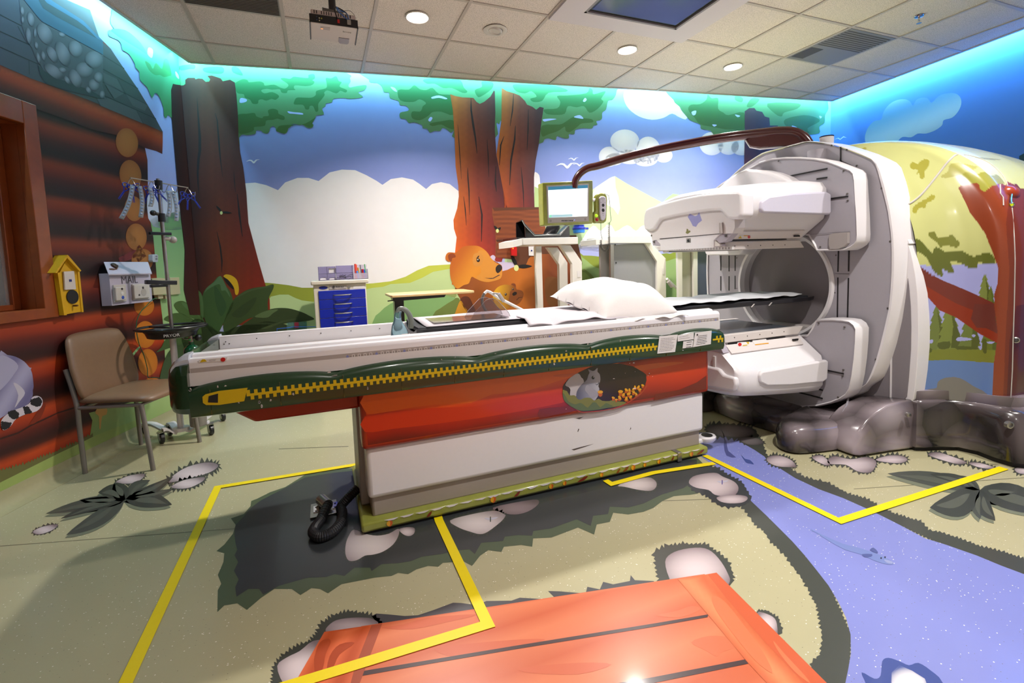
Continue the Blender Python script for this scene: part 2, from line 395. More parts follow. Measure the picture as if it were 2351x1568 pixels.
for q in ([(1045, 965), (1365, 1105), (1430, 1235), (1010, 1060), (975, 985)], [(1050, 845), (1135, 992), (1240, 935), (1170, 790), (1020, 720)], [(1260, 940), (1475, 1052), (1450, 1110), (1330, 1060)]):
    lw.poly(LZ(q), '#484f58', 6)
# stone chimney
lw.poly(LZ([(190, -30), (200, 80), (215, 200), (222, 262), (265, 400), (320, 480), (350, 560), (400, 640), (440, 720), (540, 790), (700, 830), (860, 900), (960, 960), (1048, 985), (1050, 930), (1025, 860), (1035, 500), (900, 100), (600, -30)]), '#444c58', 7)
lw.poly(LZ([(380, 650), (430, 700), (560, 780), (900, 900), (1048, 985), (1000, 985), (700, 910), (450, 830), (400, 740)]), '#2c3840', 8)
for cx, cy, rx, ry, rot in ((225, 110, 18, 45, -12), (228, 200, 14, 34, -8), (310, 195, 33, 72, -14), (288, 360, 26, 84, -8), (352, 330, 14, 48, 0), (450, 340, 66, 118, -28), (365, 455, 17, 38, -15), (435, 560, 20, 50, -15), (385, 580, 16, 62, -15), (525, 545, 42, 92, -30), (630, 540, 62, 132, -24), (757, 490, 64, 88, -28), (540, 715, 50, 118, -52), (625, 700, 40, 26, 20), (845, 700, 88, 72, 30), (940, 598, 90, 86, 35), (985, 775, 44, 54, 0), (755, 785, 52, 100, -28), (940, 850, 52, 62, -35), (885, 900, 20, 40, -35), (672, 800, 20, 50, -35), (1022, 945, 26, 38, 0), (620, 345, 40, 20, 30)):
    e = LZ(ell(cx, cy, rx, ry, rot, 22)); lw.poly(e, '#7c8490', 9, grad=rad(e, '#7c8494', '#3a424e', .0, -.15, 1.5))
lw.poly(LZ([(235, -10), (370, 160), (420, 215), (1032, 548), (1030, 412), (960, 375), (560, 160), (370, -30)]), '#24506e', 10)
lw.poly(LZ([(370, -30), (440, -30), (480, 10), (780, 200), (870, 270), (975, 385), (960, 378), (560, 165), (430, 80)]), '#15303f', 11)
lw.poly(LZ([(420, -30), (480, -20), (830, 205), (870, 245), (1030, 412), (975, 388), (850, 265), (770, 205), (470, 30)]), '#2a5c80', 12)
# foliage on the left wall
fol = LZ([(1125, 90), (1120, 140), (1105, 180), (1110, 240), (1150, 300), (1145, 330), (1095, 298), (1090, 360), (1180, 400), (1215, 450), (1225, 500), (1290, 540), (1350, 640), (1350, 670), (1395, 720), (1400, 800), (1470, 870), (1500, 940), (1525, 978), (1550, 930), (1590, 960), (1635, 1080), (1640, 1160), (1665, 1180), (1680, 1150), (1730, 1190), (1860, 1300), (1790, 700), (1700, -200), (1300, -300)])
lw.poly(fol, '#3fae7c', 13, smooth=2, grad=vgr([(40, '#74d8a0'), (130, '#3fb084'), (250, '#3c7a4c')]), cell=14)
lw.poly(LZ([(1450, 612), (1500, 640), (1530, 690), (1560, 630), (1620, 690), (1640, 600), (1680, 600), (1715, 740), (1690, 760), (1640, 770), (1600, 750), (1550, 750), (1490, 700)]), '#2f8a52', 14, smooth=3)
lw.poly(LZ([(1110, 310), (1400, 500), (1470, 545), (1440, 480), (1380, 400), (1250, 300)]), '#2fa070', 14, smooth=3)
for q in ([(1485, 475), (1530, 500), (1520, 580), (1475, 540)], [(1755, 712), (1785, 750), (1790, 790), (1760, 760)]): lw.poly(LZ(q), '#a8c4f4', 15, smooth=3)
# left part of the big trunk wraps round the corner
lw.poly(LZ([(1730, 838), (1760, 845), (1810, 852), (1850, 1100), (1990, 1900), (2080, 2500), (2140, 3150), (1900, 3150), (1840, 2900), (1850, 2500), (1780, 1900), (1720, 1200), (1712, 900)]), '#2e1210', 16, grad=lambda x, y: mixc(lin('#281012'), lin('#4a1c12'), (x - 400) / 60), cell=20)
# grass at the foot of the cabin
lw.poly(jag(L3([(-10, 1470), (-10, 1370), (200, 1310), (420, 1225), (610, 1140), (735, 1075), (760, 1080), (760, 1200), (500, 1290), (250, 1420)]), 6, 7, 3), '#6a6a3a', 4)
lw.poly(L3([(-10, 1520), (-10, 1460), (230, 1340), (480, 1215), (700, 1110), (800, 1060), (1150, 930), (1150, 1010), (700, 1230), (400, 1360), (0, 1540)]), '#9aae60', 5)
lw.poly(L3([(0, 1090), (150, 1040), (260, 975), (350, 935), (470, 880), (600, 840), (660, 800), (600, 852), (470, 890), (360, 945), (260, 990), (150, 1055), (0, 1105)]), '#3a120a', 4)
# hatchet, mushrooms
lw.poly([(272, 592), (312, 572), (320, 561), (337, 588), (318, 602), (311, 592), (275, 604)], '#6a1c22', 5)
lw.poly(L2([(535, 1060), (590, 1050), (590, 1090), (565, 1100), (558, 1165), (550, 1165), (548, 1100), (530, 1085)]), '#d8a860', 6, smooth=2)
lw.poly(L2([(510, 990), (530, 980), (542, 1010), (515, 1045)]), '#c89a58', 6, smooth=2)
# raccoon print
lw.poly(L3([(-10, 412), (60, 410), (130, 425), (200, 465), (240, 510), (258, 515), (252, 530), (265, 570), (275, 665), (268, 700), (268, 740), (240, 800), (190, 840), (100, 870), (0, 930), (-10, 930)]), '#8a86ac', 7, smooth=3,
        grad=lambda x, y: mixc(lin('#a6a3c4'), lin('#6a6690'), .5 + .5 * sin(x * .07 + y * .045)), cell=7)
lw.poly(L3([(-10, 430), (90, 440), (150, 500), (120, 560), (60, 640), (0, 700), (-10, 700)]), '#a9a6c2', 8, smooth=3)
lw.poly(L3([(110, 640), (160, 660), (205, 720), (160, 790), (120, 840), (150, 740)]), '#c2bdcc', 8, smooth=3)
lw.poly(L3([(265, 755), (310, 745), (345, 770), (345, 820), (300, 870), (210, 895), (130, 935), (90, 990), (40, 1025), (15, 1010), (10, 950), (50, 900), (120, 860), (200, 830), (245, 800)]), '#cfc6d0', 9, smooth=3)
for q in ([(250, 780), (320, 755), (345, 790), (330, 825), (300, 830), (255, 815)], [(190, 835), (230, 835), (262, 880), (205, 895), (200, 870)], [(65, 880), (120, 860), (155, 890), (150, 925), (110, 935), (75, 910)], [(12, 955), (50, 962), (95, 965), (75, 1005), (35, 1022), (14, 1005)]): lw.poly(jag(L3(q), 1.5, 4, 5), '#1c1a20', 10)
lw.poly(L3([(270, 930), (355, 800), (372, 830), (330, 930), (270, 975), (245, 970)]), '#7a2408', 6, smooth=3)
def bush(w_):
    BU = lambda p: Zm(340, 560, 5.226, p)
    for q, col in (([(100, 1300), (160, 1240), (200, 1160), (280, 1100), (420, 1060), (500, 1130), (400, 1200), (250, 1250)], '#42582a'), ([(150, 1640), (170, 1480), (220, 1340), (300, 1240), (480, 1170), (560, 1300), (420, 1500), (300, 1640)], '#3a4c26'), ([(190, 905), (260, 850), (350, 828), (440, 850), (600, 950), (640, 1100), (480, 1000), (320, 950)], '#465c2c'),
                   ([(312, 740), (345, 695), (420, 685), (500, 730), (580, 810), (650, 880), (700, 1000), (560, 900), (420, 850), (370, 820)], '#4a6230'), ([(440, 600), (470, 545), (530, 528), (590, 545), (640, 600), (665, 700), (670, 880), (620, 860), (560, 780), (500, 660), (470, 625)], '#46602e'),
                   ([(660, 600), (700, 530), (780, 460), (830, 400), (858, 390), (880, 400), (920, 490), (980, 560), (1010, 640), (1020, 740), (960, 850), (900, 960), (820, 1100), (740, 1050), (680, 900), (640, 750)], '#3f5a2c'), ([(1020, 680), (1080, 620), (1170, 560), (1280, 525), (1400, 510), (1500, 485), (1500, 540), (1450, 640), (1435, 720), (1435, 800), (1350, 860), (1200, 900), (1050, 1000), (950, 1100), (900, 1000), (940, 850)], '#3a4c22'),
                   ([(1280, 870), (1370, 820), (1480, 780), (1600, 768), (1720, 780), (1850, 820), (1930, 860), (1995, 900), (1930, 920), (1800, 935), (1600, 960), (1400, 1000), (1200, 1100), (1000, 1150), (1100, 1000)], '#34421e'), ([(800, 1300), (900, 1100), (1040, 1000), (1250, 960), (1450, 930), (1700, 980), (1900, 1060), (1700, 1200), (1200, 1300)], '#303c1c'), ([(560, 900), (720, 960), (860, 1050), (1000, 1060), (900, 1250), (700, 1300), (480, 1300), (400, 1100)], '#303e1e')):
        w_.poly(BU(q), col, 12, smooth=3)
    for q, col in (([(790, 460), (850, 392), (885, 402), (960, 560), (985, 640), (930, 560), (880, 560), (850, 480), (700, 560), (670, 620), (700, 530)], '#56734a'), ([(600, 570), (640, 600), (660, 700), (665, 870), (630, 850), (625, 700)], '#567240'), ([(400, 700), (480, 730), (560, 800), (620, 870), (540, 830), (450, 770)], '#567240'), ([(1280, 870), (1380, 815), (1500, 785), (1560, 790), (1500, 830), (1440, 880), (1350, 885)], '#5a6c40'), ([(1040, 655), (1150, 580), (1300, 530), (1480, 495), (1440, 520), (1250, 560), (1120, 620)], '#465630'), ([(1350, 1020), (1500, 960), (1700, 900), (1800, 905), (1600, 950), (1450, 1010)], '#3f4c28'), ([(800, 500), (900, 640), (940, 760), (880, 870), (830, 780), (800, 640)], '#34502a'), ([(1000, 850), (1150, 720), (1300, 640), (1250, 760), (1120, 880)], '#31411e')):
        w_.poly(BU(q), col, 13, smooth=3)
bush(lw)
lw.poly(L2([(720, 790), (735, 750), (760, 720), (790, 700)]), '#90b57c', 3)
struct(lw.out('wall_left', MATS['vinyl_wall']))
# window: frame, glass, roller blind and the hill seen at its foot
wf = G(); P_ = lambda s, z, o: SW(s, z, o)
def sbar(g, s0, s1, z0, z1, o0, o1, mi=0):
    vs = [P_(s, z, o) for o in (o0, o1) for s, z in ((s0, z0), (s1, z0), (s1, z1), (s0, z1))]
    g.add(vs, [(0, 1, 2, 3), (7, 6, 5, 4), (0, 4, 5, 1), (1, 5, 6, 2), (2, 6, 7, 3), (3, 7, 4, 0)], mi)
wood = mat('dark_stained_wood', '#8a421a', .38, noise=.5, nscale=14, coat=.3)
sbar(wf, 1.525, 1.615, .985, 2.235, -.02, .03); sbar(wf, 3.56, 3.66, .985, 2.235, -.02, .03)
sbar(wf, 1.615, 3.56, 2.105, 2.235, -.02, .03); sbar(wf, 1.615, 3.56, .985, 1.045, -.02, .035)
sbar(wf, 1.600, 1.612, 1.03, 2.115, -.17, -.0); sbar(wf, 1.6, 3.6, 2.105, 2.115, -.17, 0); sbar(wf, 1.6, 3.6, 1.03, 1.042, -.17, 0)
sbar(wf, 1.612, 1.66, 1.042, 2.105, -.14, -.10); sbar(wf, 1.66, 3.55, 2.05, 2.105, -.14, -.10); sbar(wf, 1.66, 3.55, 1.042, 1.075, -.14, -.10)
w1 = wf.out('window_1', wood, bevel=.004); struct(w1)
g = G(); sbar(g, 1.655, 3.55, 1.07, 2.055, -.122, -.116); o = g.out('window_glass', mat('clear_glass', '#dfe8ea', .03, alpha=.12), w1)
bl = Print(lambda s, z, o: SW(s, z, -.20 + o)); bl.quad([SW(s, z, -.2) for s, z in ((1.5, .9), (3.8, .9), (3.8, 2.3), (1.5, 2.3))], [lin('#b9ae9a')] * 4)
bl.poly([(1.5, .9), (3.6, .9), (3.6, 1.5), (2.6, 1.62), (2.15, 1.36), (1.95, 1.3), (1.76, 1.14), (1.60, 1.10)], '#8a6238', 1)
bl.out('window_blind', MATS['vinyl_wall'], w1)
# ---------------------------------------------------------------- back wall mural
bw = Print(lambda px, py, o: PB(px, py, o)); bw.clips = [lambda x, y: x - 397.2 - .0867 * y, lambda x, y: 1909 - x]
BWL = (WBR - WBL).length
def BS(s, z, off=0.0): p = WBL + DB * s + NB * off; return Vector((p.x, p.y, z))
BWX = 0
skyb = vgr([(.9, '#bcbce6'), (1.6, '#aab0e2'), (2.1, '#8492d2'), (2.7, '#7c98e0'), (3.3, '#9cc0f6')])
for j in range(17):
    z0, z1 = HU * j / 17, HU * (j + 1) / 17; bw.quad([BS(0, z0), BS(BWL, z0), BS(BWL, z1), BS(0, z1)], [skyb(0, z0)] * 2 + [skyb(0, z1)] * 2)
A1 = lambda p: Zm(400, 140, 5.111, p); A2 = lambda p: Zm(840, 160, 4.0534, p); A3 = lambda p: Zm(1220, 190, 3.3586, p)
A4 = lambda p: Zm(340, 560, 5.226, p); A5 = lambda p: Zm(540, 360, 3.919, p); A6 = lambda p: Zm(1000, 540, 6.531, p)
A7 = lambda p: Zm(1130, 380, 7.128, p); A8 = lambda p: Zm(1000, 400, 4.2745, p); A9 = lambda p: Zm(1400, 280, 3.7333, p)
# clouds
bw.poly(A5([(60, 300), (92, 238), (180, 232), (280, 255), (385, 300), (450, 230), (560, 190), (660, 190), (750, 218), (850, 140), (960, 115), (1080, 120), (1180, 165), (1270, 215), (1325, 252), (1400, 200), (1500, 185), (1600, 205), (1660, 245), (1718, 290), (1770, 245), (1850, 228), (1930, 245), (2005, 305), (2100, 300), (2150, 1200), (1900, 1300), (60, 1300)]), '#efebec', 1)
puff = lambda pts, a, b, lay, cell=None: bw.poly(pts, a, lay, smooth=3, grad=rad(pts, a, b, -.1, -.2, 1.8), cell=cell)
puff(A3([(720, 60), (715, 130), (750, 200), (830, 260), (930, 285), (1020, 270), (1085, 238), (1150, 270), (1210, 265), (1300, 60), (1100, -100), (800, -60)]), '#f4f6fa', '#dfe9f6', 1)
for cx, cy, rx, ry in ((720, 450, 112, 90), (600, 570, 80, 78), (900, 520, 95, 105), (760, 570, 110, 58), (880, 590, 95, 55), (1020, 560, 68, 56), (640, 590, 70, 48), (1390, 470, 95, 90), (1520, 490, 80, 66), (1620, 500, 80, 60)):
    e = A3(ell(cx, cy, rx, ry)); bw.poly(e, '#dfe3f0', 2, grad=rad(e, '#e6e8f0', '#c2cae4', -.1, -.2, 2.2))
bw.poly([(1225, 400), (1238, 402), (1242, 425), (1262, 424), (1262, 470), (1225, 470)], '#ece8ec', 1, smooth=3)
# mountains
bw.poly(A9([(-900, 640), (-600, 600), (-300, 700), (-120, 560), (20, 470), (45, 465), (150, 530), (300, 610), (450, 690), (540, 615), (640, 630), (900, 800), (1000, 1500), (-900, 1500)]), '#b4cf9c', 1)
bw.poly(A9([(450, 690), (510, 635), (545, 617), (600, 625), (640, 632), (520, 720)]), '#9fcf8c', 2)
bw.poly(A9([(-120, 560), (0, 480), (45, 465), (50, 560), (75, 640), (88, 740), (70, 795), (30, 740), (-60, 690), (-160, 640)]), '#e0e8dc', 2)
bw.poly(A8([(970, 120), (1050, 160), (1050, 325), (970, 325)]), '#b9d490', 2)
bw.poly([(1340, 545), (1362, 518), (1378, 530), (1392, 520), (1412, 532), (1440, 517), (1460, 530), (1475, 518), (1500, 525), (1500, 575), (1340, 575)], '#f2f0f0', 3, smooth=3)
bw.poly(A8([(1340, 690), (1500, 700), (1700, 690), (2200, 700), (2600, 700), (2600, 830), (1340, 830)]), '#aab0e0', 3)
bw.poly(A8([(1330, 800), (1450, 797), (1620, 810), (1800, 870), (2200, 785), (2300, 780), (2450, 830), (2450, 1700), (1330, 1700)]), '#8c9a38', 4, smooth=2)
bw.poly(A8([(1330, 830), (1450, 825), (1520, 880), (1620, 930), (1900, 950), (2280, 850), (2450, 900), (2450, 1800), (1330, 1800)]), '#98b470', 5, smooth=2)
bw.poly(A8([(1430, 940), (1500, 960), (1560, 1020), (1585, 1090), (1560, 1200), (1430, 1200)]), '#7f9048', 6, smooth=2)
bw.poly(A8([(1430, 965), (1490, 985), (1530, 1040), (1545, 1100), (1530, 1200), (1430, 1200)]), '#8fa452', 7, smooth=2)
# hills on the left
bw.poly(A5([(240, 1130), (340, 1138), (480, 1155), (600, 1178), (720, 1178), (1100, 1145), (1240, 1138), (1400, 1120), (1530, 1080), (1640, 1020), (1740, 980), (1930, 968), (2060, 960), (2060, 1700), (60, 1700), (60, 1160)]), '#b3b93c', 3, grad=vgr([(540, '#8f9a34'), (700, '#9aa236'), (850, '#bcc448')], 0), cell=24)
bw.poly(A5([(320, 1258), (400, 1240), (480, 1240), (540, 1270), (600, 1292), (700, 1305), (1230, 1180), (1330, 1170), (1400, 1145), (1570, 1135), (1680, 1090), (1780, 1035), (1930, 1008), (2060, 990), (2060, 1700), (60, 1700)]), '#bcd193', 4)
bw.poly(A5([(1240, 1480), (1300, 1400), (1400, 1320), (1600, 1260), (1850, 1230), (1960, 1265), (2000, 1290), (2060, 1500), (2060, 1750), (1240, 1750)]), '#7fa868', 5, smooth=2)
bw.poly(A5([(1850, 1230), (1975, 1265), (1990, 1235), (1950, 1215)]), '#8a9a58', 6, smooth=2)
bw.poly(A5([(1770, 1440), (1850, 1360), (1960, 1290), (2010, 1270), (2060, 1400), (2060, 1700), (1770, 1700)]), '#6a7a38', 6, smooth=2)
bw.poly([(1120, 745), (1165, 700), (1240, 640), (1245, 800), (1120, 800)], '#8a9a58', 3)
# crowns
def crown(base, spots, holes, lay, f, ccols=('#3f8f5c', '#57a078')):
    bw.poly(f(base), ccols[1], lay, smooth=3, grad=vgr([(150, '#5cb088'), (210, '#4f9468'), (270, '#4c7c50'), (310, '#4c7448')]), cell=14)
    for q in spots: bw.poly(f(q), ccols[0], lay + 1, smooth=3, grad=vgr([(150, '#2c9864'), (220, '#1f6e3c'), (280, '#34602a'), (320, '#3c6020')]), cell=10)
    for q in holes: bw.poly(f(q), '#a3b8f4', lay + 2, smooth=3)
crown([(0, -200), (0, 400), (700, 980), (760, 900), (800, 865), (860, 870), (950, 855), (965, 815), (1020, 820), (1040, 840), (1085, 852), (1115, 830), (1130, 780), (1165, 765), (1190, 790), (1200, 825), (1250, 835), (1290, 855), (1325, 835), (1330, 795), (1365, 775), (1360, 755), (1410, 738), (1470, 750), (1510, 745), (1550, 780), (1610, 785), (1635, 750), (1610, 720), (1655, 670), (1670, 640), (1755, 625), (1735, 560), (1775, 530), (1780, 500), (1850, 485), (1870, 445), (1990, 435), (2060, 445), (2215, 425), (2160, 370), (2230, 345), (2255, 285), (2140, 295), (2060, 310), (2045, 280), (2070, 240), (2060, 200), (2075, 170), (2000, 100), (1990, -200)],
      [[(715, 260), (800, 215), (860, 225), (880, 250), (1000, 240), (1050, 260), (1065, 290), (1170, 278), (1240, 310), (1300, 325), (1340, 290), (1320, 260), (1250, 210), (1290, 200), (1360, 210), (1400, 185), (1460, 190), (1570, 200), (1575, 165), (1640, 155), (1650, 205), (1620, 225), (1645, 245), (1620, 280), (1540, 295), (1420, 285), (1405, 320), (1420, 340), (1335, 345), (1320, 375), (1260, 370), (1235, 330), (1150, 335), (1080, 325), (1020, 345), (1060, 380), (1150, 365), (1230, 410), (1190, 455), (1140, 445), (1080, 465), (1030, 450), (990, 460), (980, 500), (920, 500), (890, 455), (830, 430), (815, 390), (740, 375), (715, 300)],
       [(1780, 200), (1840, 205), (1900, 178), (1930, 235), (1965, 250), (1940, 300), (2025, 340), (2010, 370), (1950, 350), (1900, 380), (1800, 345), (1760, 370), (1765, 400), (1730, 450), (1690, 505), (1690, 580), (1660, 595), (1630, 530), (1590, 530), (1580, 565), (1540, 565), (1510, 515), (1410, 510), (1410, 470), (1440, 430), (1520, 430), (1610, 430), (1660, 400), (1670, 350), (1780, 320), (1790, 270)],
       [(740, 640), (800, 620), (850, 620), (940, 610), (965, 650), (1030, 670), (1050, 650), (1110, 640), (1100, 580), (1160, 560), (1215, 580), (1225, 620), (1290, 650), (1290, 690), (1240, 685), (1210, 675), (1160, 690), (1080, 700), (1060, 760), (940, 775), (935, 810), (880, 840), (760, 850), (740, 740)],
       [(1210, 790), (1240, 760), (1340, 750), (1500, 745), (1600, 700), (1660, 660), (1620, 730), (1630, 770), (1580, 780), (1500, 750), (1360, 770), (1320, 840), (1270, 850), (1200, 820)], [(60, 60), (230, 40), (240, 90), (180, 95), (80, 110)], [(350, 80), (560, 70), (575, 140), (480, 150), (360, 130)], [(680, 70), (750, 80), (805, 170), (690, 135)]],
      [[(780, 435), (850, 450), (840, 480), (770, 490)], [(1330, 590), (1400, 600), (1500, 610), (1505, 630), (1400, 620), (1350, 615)]], 6, A1)
crown([(60, -60), (30, 90), (50, 120), (110, 125), (150, 160), (170, 210), (215, 215), (225, 265), (300, 290), (320, 330), (370, 335), (400, 365), (385, 385), (320, 400), (320, 450), (370, 460), (400, 495), (450, 490), (520, 515), (530, 545), (570, 550), (595, 585), (640, 570), (690, 570), (710, 545), (745, 550), (790, 585), (820, 570), (830, 640), (1200, 640), (1215, 500), (1240, 508), (1260, 480), (1262, 720), (1610, 690), (1660, 650), (1700, 640), (1765, 655), (1780, 620), (1850, 640), (1890, 635), (1890, 600), (1940, 600), (1950, 560), (2010, 545), (2100, 548), (2120, 520), (2155, 510), (2145, 480), (2195, 460), (2200, 400), (2235, 370), (2255, 290), (2300, 275), (2335, 190), (2330, -60)],
      [[(300, 190), (400, 185), (450, 145), (500, 180), (560, 190), (620, 170), (680, 225), (790, 235), (800, 260), (815, 420), (700, 390), (620, 395), (580, 430), (500, 470), (430, 450), (430, 390), (500, 390), (520, 370), (530, 340), (560, 310), (500, 275), (440, 300), (320, 285)],
       [(595, 500), (700, 480), (810, 470), (820, 550), (760, 540), (700, 510), (620, 525)], [(540, 90), (760, 70), (880, 100), (910, 165), (945, 205), (900, 215), (800, 170), (720, 170), (640, 130), (570, 130)],
       [(1080, 110), (1180, 120), (1170, 180), (1070, 250), (1035, 245), (1015, 190), (1080, 160)], [(1370, 140), (1500, 140), (1700, 140), (1860, 180), (1860, 205), (1700, 215), (1640, 290), (1560, 300), (1530, 270), (1590, 250), (1540, 200), (1480, 220), (1400, 200)],
       [(1780, 245), (1880, 240), (2050, 220), (2080, 170), (2110, 190), (2120, 230), (2230, 200), (2190, 270), (2210, 300), (2150, 370), (2080, 400), (2030, 340), (1960, 350), (1880, 340), (1850, 410), (1760, 420), (1680, 410), (1660, 370), (1780, 360), (1810, 300)],
       [(1640, 520), (1800, 510), (1850, 490), (1930, 440), (2000, 450), (2100, 460), (2110, 490), (2010, 500), (1970, 530), (1900, 580), (1860, 570), (1850, 530), (1790, 570), (1700, 600), (1640, 620)]],
      [[(228, 160), (270, 170), (290, 205), (260, 195)], [(612, 255), (680, 240), (755, 265), (740, 275), (680, 262), (620, 270)], [(580, 470), (600, 440), (620, 450), (600, 482)], [(1648, 462), (1720, 455), (1775, 460), (1700, 475), (1660, 482)], [(1935, 440), (1990, 422), (2025, 455), (1980, 452)], [(2020, 290), (2040, 262), (2055, 280), (2035, 300)]], 6, A2)
crown([(1110, 0), (1095, 130), (1140, 180), (1160, 215), (1190, 250), (1225, 290), (1300, 320), (1310, 355), (1380, 370), (1420, 410), (1520, 400), (1640, 380), (1900, 420), (2000, 470), (2110, 410), (2220, 390), (2220, 340), (2260, 310), (2265, 250), (2290, 200), (2285, 120), (2300, -40)],
      [[(1230, 170), (1300, 165), (1350, 130), (1360, 90), (1390, 120), (1440, 120), (1440, 200), (1480, 230), (1520, 250), (1640, 230), (1640, 370), (1560, 360), (1500, 360), (1400, 340), (1300, 320), (1260, 270), (1210, 210)],
       [(1580, 90), (1630, 120), (1620, 150), (1570, 130)], [(1700, 120), (1760, 130), (1700, 185), (1660, 180)], [(1820, 160), (2060, 160), (2050, 200), (1950, 230), (1930, 260), (1880, 240)], [(1960, 280), (2100, 250), (2200, 270), (2220, 300), (2130, 350), (2140, 390), (2050, 370), (1960, 330)]],
      [[(1235, 225), (1270, 215), (1265, 245), (1245, 250)], [(1570, 245), (1610, 255), (1590, 265)], [(1395, 322), (1430, 325), (1410, 338)], [(2010, 330), (2050, 345), (2020, 350)], [(2220, 255), (2240, 262), (2228, 275)]], 6, A3)
# trunks
def trunk(pts, f, x0, x1, lay, cracks, top, bot, stops=('#a85e1c', '#6a3222', '#3a1c22'), low=('#e0600c', '#b03418', '#7a1c24')):
    a = [lin(c) for c in stops]; b = [lin(c) for c in low]; P = f(pts)
    def g(x, y):
        t = (x - x0(y)) / (x1(y) - x0(y)); u = max(0, min(1, (y - top) / (bot - top)))
        k = max(0, min(1, (t + .04 * sin(y * .05)))) * 2; ca = mixc(a[0], a[1], k) if k < 1 else mixc(a[1], a[2], k - 1); cb = mixc(b[0], b[1], k) if k < 1 else mixc(b[1], b[2], k - 1)
        cc = mixc(ca, cb, u ** 2.2); st = 1 + .10 * sin(x * .9) * sin(x * .37 + 1); d = .75 + .25 * min(1, max(0, (y - top + 60) / 120)); return tuple(v * st * d for v in cc)
    bw.poly(P, '#6a3418', lay, grad=g, cell=8)
    for q in cracks:
        q = f(q); bw.poly(q, '#1c1012', lay + 1)
def crk(pts, w):
    L = []; R = []; n = len(pts)
    for i, p in enumerate(pts):
        h = w * sin(pi * (i + .25) / (n - .5)) ; L.append((p[0] - h, p[1])); R.append((p[0] + h, p[1]))
    return L + R[::-1]
trunk([(20, 265), (60, 290), (110, 285), (130, 270), (130, 220), (160, 198), (240, 198), (250, 215), (280, 205), (330, 208), (370, 245), (410, 242), (422, 215), (390, 175), (440, 170), (545, 205), (570, 238), (655, 220), (710, 252), (730, 400), (748, 650), (755, 900), (775, 1080), (810, 1250), (845, 1533), (870, 1900), (990, 2350), (1120, 2800), (1130, 3100), (300, 3100), (120, 2000)], A1,
      lambda y: 408 + .09 * (y - 140), lambda y: 540 + max(0, (y - 340)) * .16, 9,
      [crk([(268, 430), (278, 600), (290, 760), (300, 900), (300, 1050), (285, 1150), (275, 1300), (280, 1450), (290, 1560)], 16), crk([(480, 610), (505, 700), (520, 900), (532, 1050), (545, 1180), (568, 1360)], 10), crk([(700, 1290), (705, 1400), (720, 1540)], 5), crk([(70, 900), (68, 1100), (80, 1300)], 4),
       crk([(740, 1560), (765, 1800), (800, 2060)], 12), crk([(500, 2000), (540, 2180), (560, 2350), (558, 2480)], 10)], 200, 700, ('#38140f', '#5a2814', '#3c160e'), ('#3a1410', '#7c2e0c', '#8c240a'))
trunk([(785, 228), (830, 245), (900, 258), (1000, 262), (1030, 300), (1060, 318), (1100, 300), (1160, 250), (1190, 195), (1200, 200), (1205, 400), (1200, 560), (1215, 800), (1245, 950), (1280, 1135), (1320, 1300), (1345, 1500), (1260, 1800), (1250, 2000), (800, 2000), (830, 1700), (845, 1560), (820, 1480), (815, 1400), (850, 1290), (865, 1180), (860, 1080), (835, 900), (825, 600), (810, 380)], A2,
      lambda y: 1040, lambda y: 1142 + (y - 240) * .05, 9,
      [crk([(978, 262), (980, 380), (1000, 520), (1020, 640), (1035, 780)], 10), crk([(855, 510), (865, 650), (878, 850), (890, 1020)], 4), crk([(1128, 650), (1138, 800), (1145, 1000)], 5), crk([(948, 910), (950, 1000), (960, 1130), (965, 1350)], 6), crk([(910, 1180), (925, 1300), (935, 1450)], 5), crk([(1050, 1180), (1080, 1350), (1075, 1600)], 8), crk([(1210, 900), (1205, 1050), (1215, 1135)], 8)], 215, 600)
trunk([(1265, 170), (1310, 200), (1380, 220), (1430, 240), (1480, 290), (1500, 325), (1550, 345), (1585, 372), (1620, 345), (1655, 355), (1635, 480), (1610, 690), (1580, 850), (1565, 1000), (1565, 1135), (1570, 1300), (1290, 1300), (1280, 1135), (1245, 950), (1215, 790), (1240, 620), (1262, 480)], A2,
      lambda y: 1146, lambda y: 1240 - (y - 240) * .08, 9,
      [crk([(1375, 225), (1365, 380), (1342, 525)], 6), crk([(1285, 620), (1255, 700), (1243, 890)], 7), crk([(1392, 520), (1385, 650), (1350, 850), (1338, 1075)], 9), crk([(1512, 370), (1510, 550), (1500, 750)], 6), crk([(1445, 905), (1455, 1020), (1465, 1135), (1470, 1300)], 6)], 215, 520, low=('#c0440c', '#963018', '#6a2028'))
trunk([(1645, 220), (1680, 195), (1720, 195), (1735, 215), (1780, 225), (1800, 260), (1835, 270), (1840, 330), (1900, 330), (1900, 480), (1900, 640), (1640, 660), (1645, 400)], A3, lambda y: 1710, lambda y: 1790, 9, [], 215, 800, ('#3c2230', '#2c1c30', '#2c2440'))
# birds
def bird(x, y, w, f):
    q = [(0, .5), (.22, .15), (.42, .2), (.55, .5), (.7, .12), (1, .1), (.78, .25), (.62, .75), (.5, .8), (.36, .42), (.2, .35)]
    bw.poly([(x + a * w, y + b * w * .38) for a, b in q], '#dfe4f2', 8, smooth=2) if f == 0 else None
bird(565, 365, 32, 0); bird(1276, 372, 48, 0); bird(1304, 361, 25, 0); bird(1315, 373, 28, 0); bird(383, 407, 15, 0)
# bush at the corner
bw.poly([(446, 485), (446, 640), (438, 690), (416, 690), (398, 735), (392, 800), (372, 900), (440, 1010), (470, 1010), (470, 485)], '#90b57c', 8)
bush(bw)
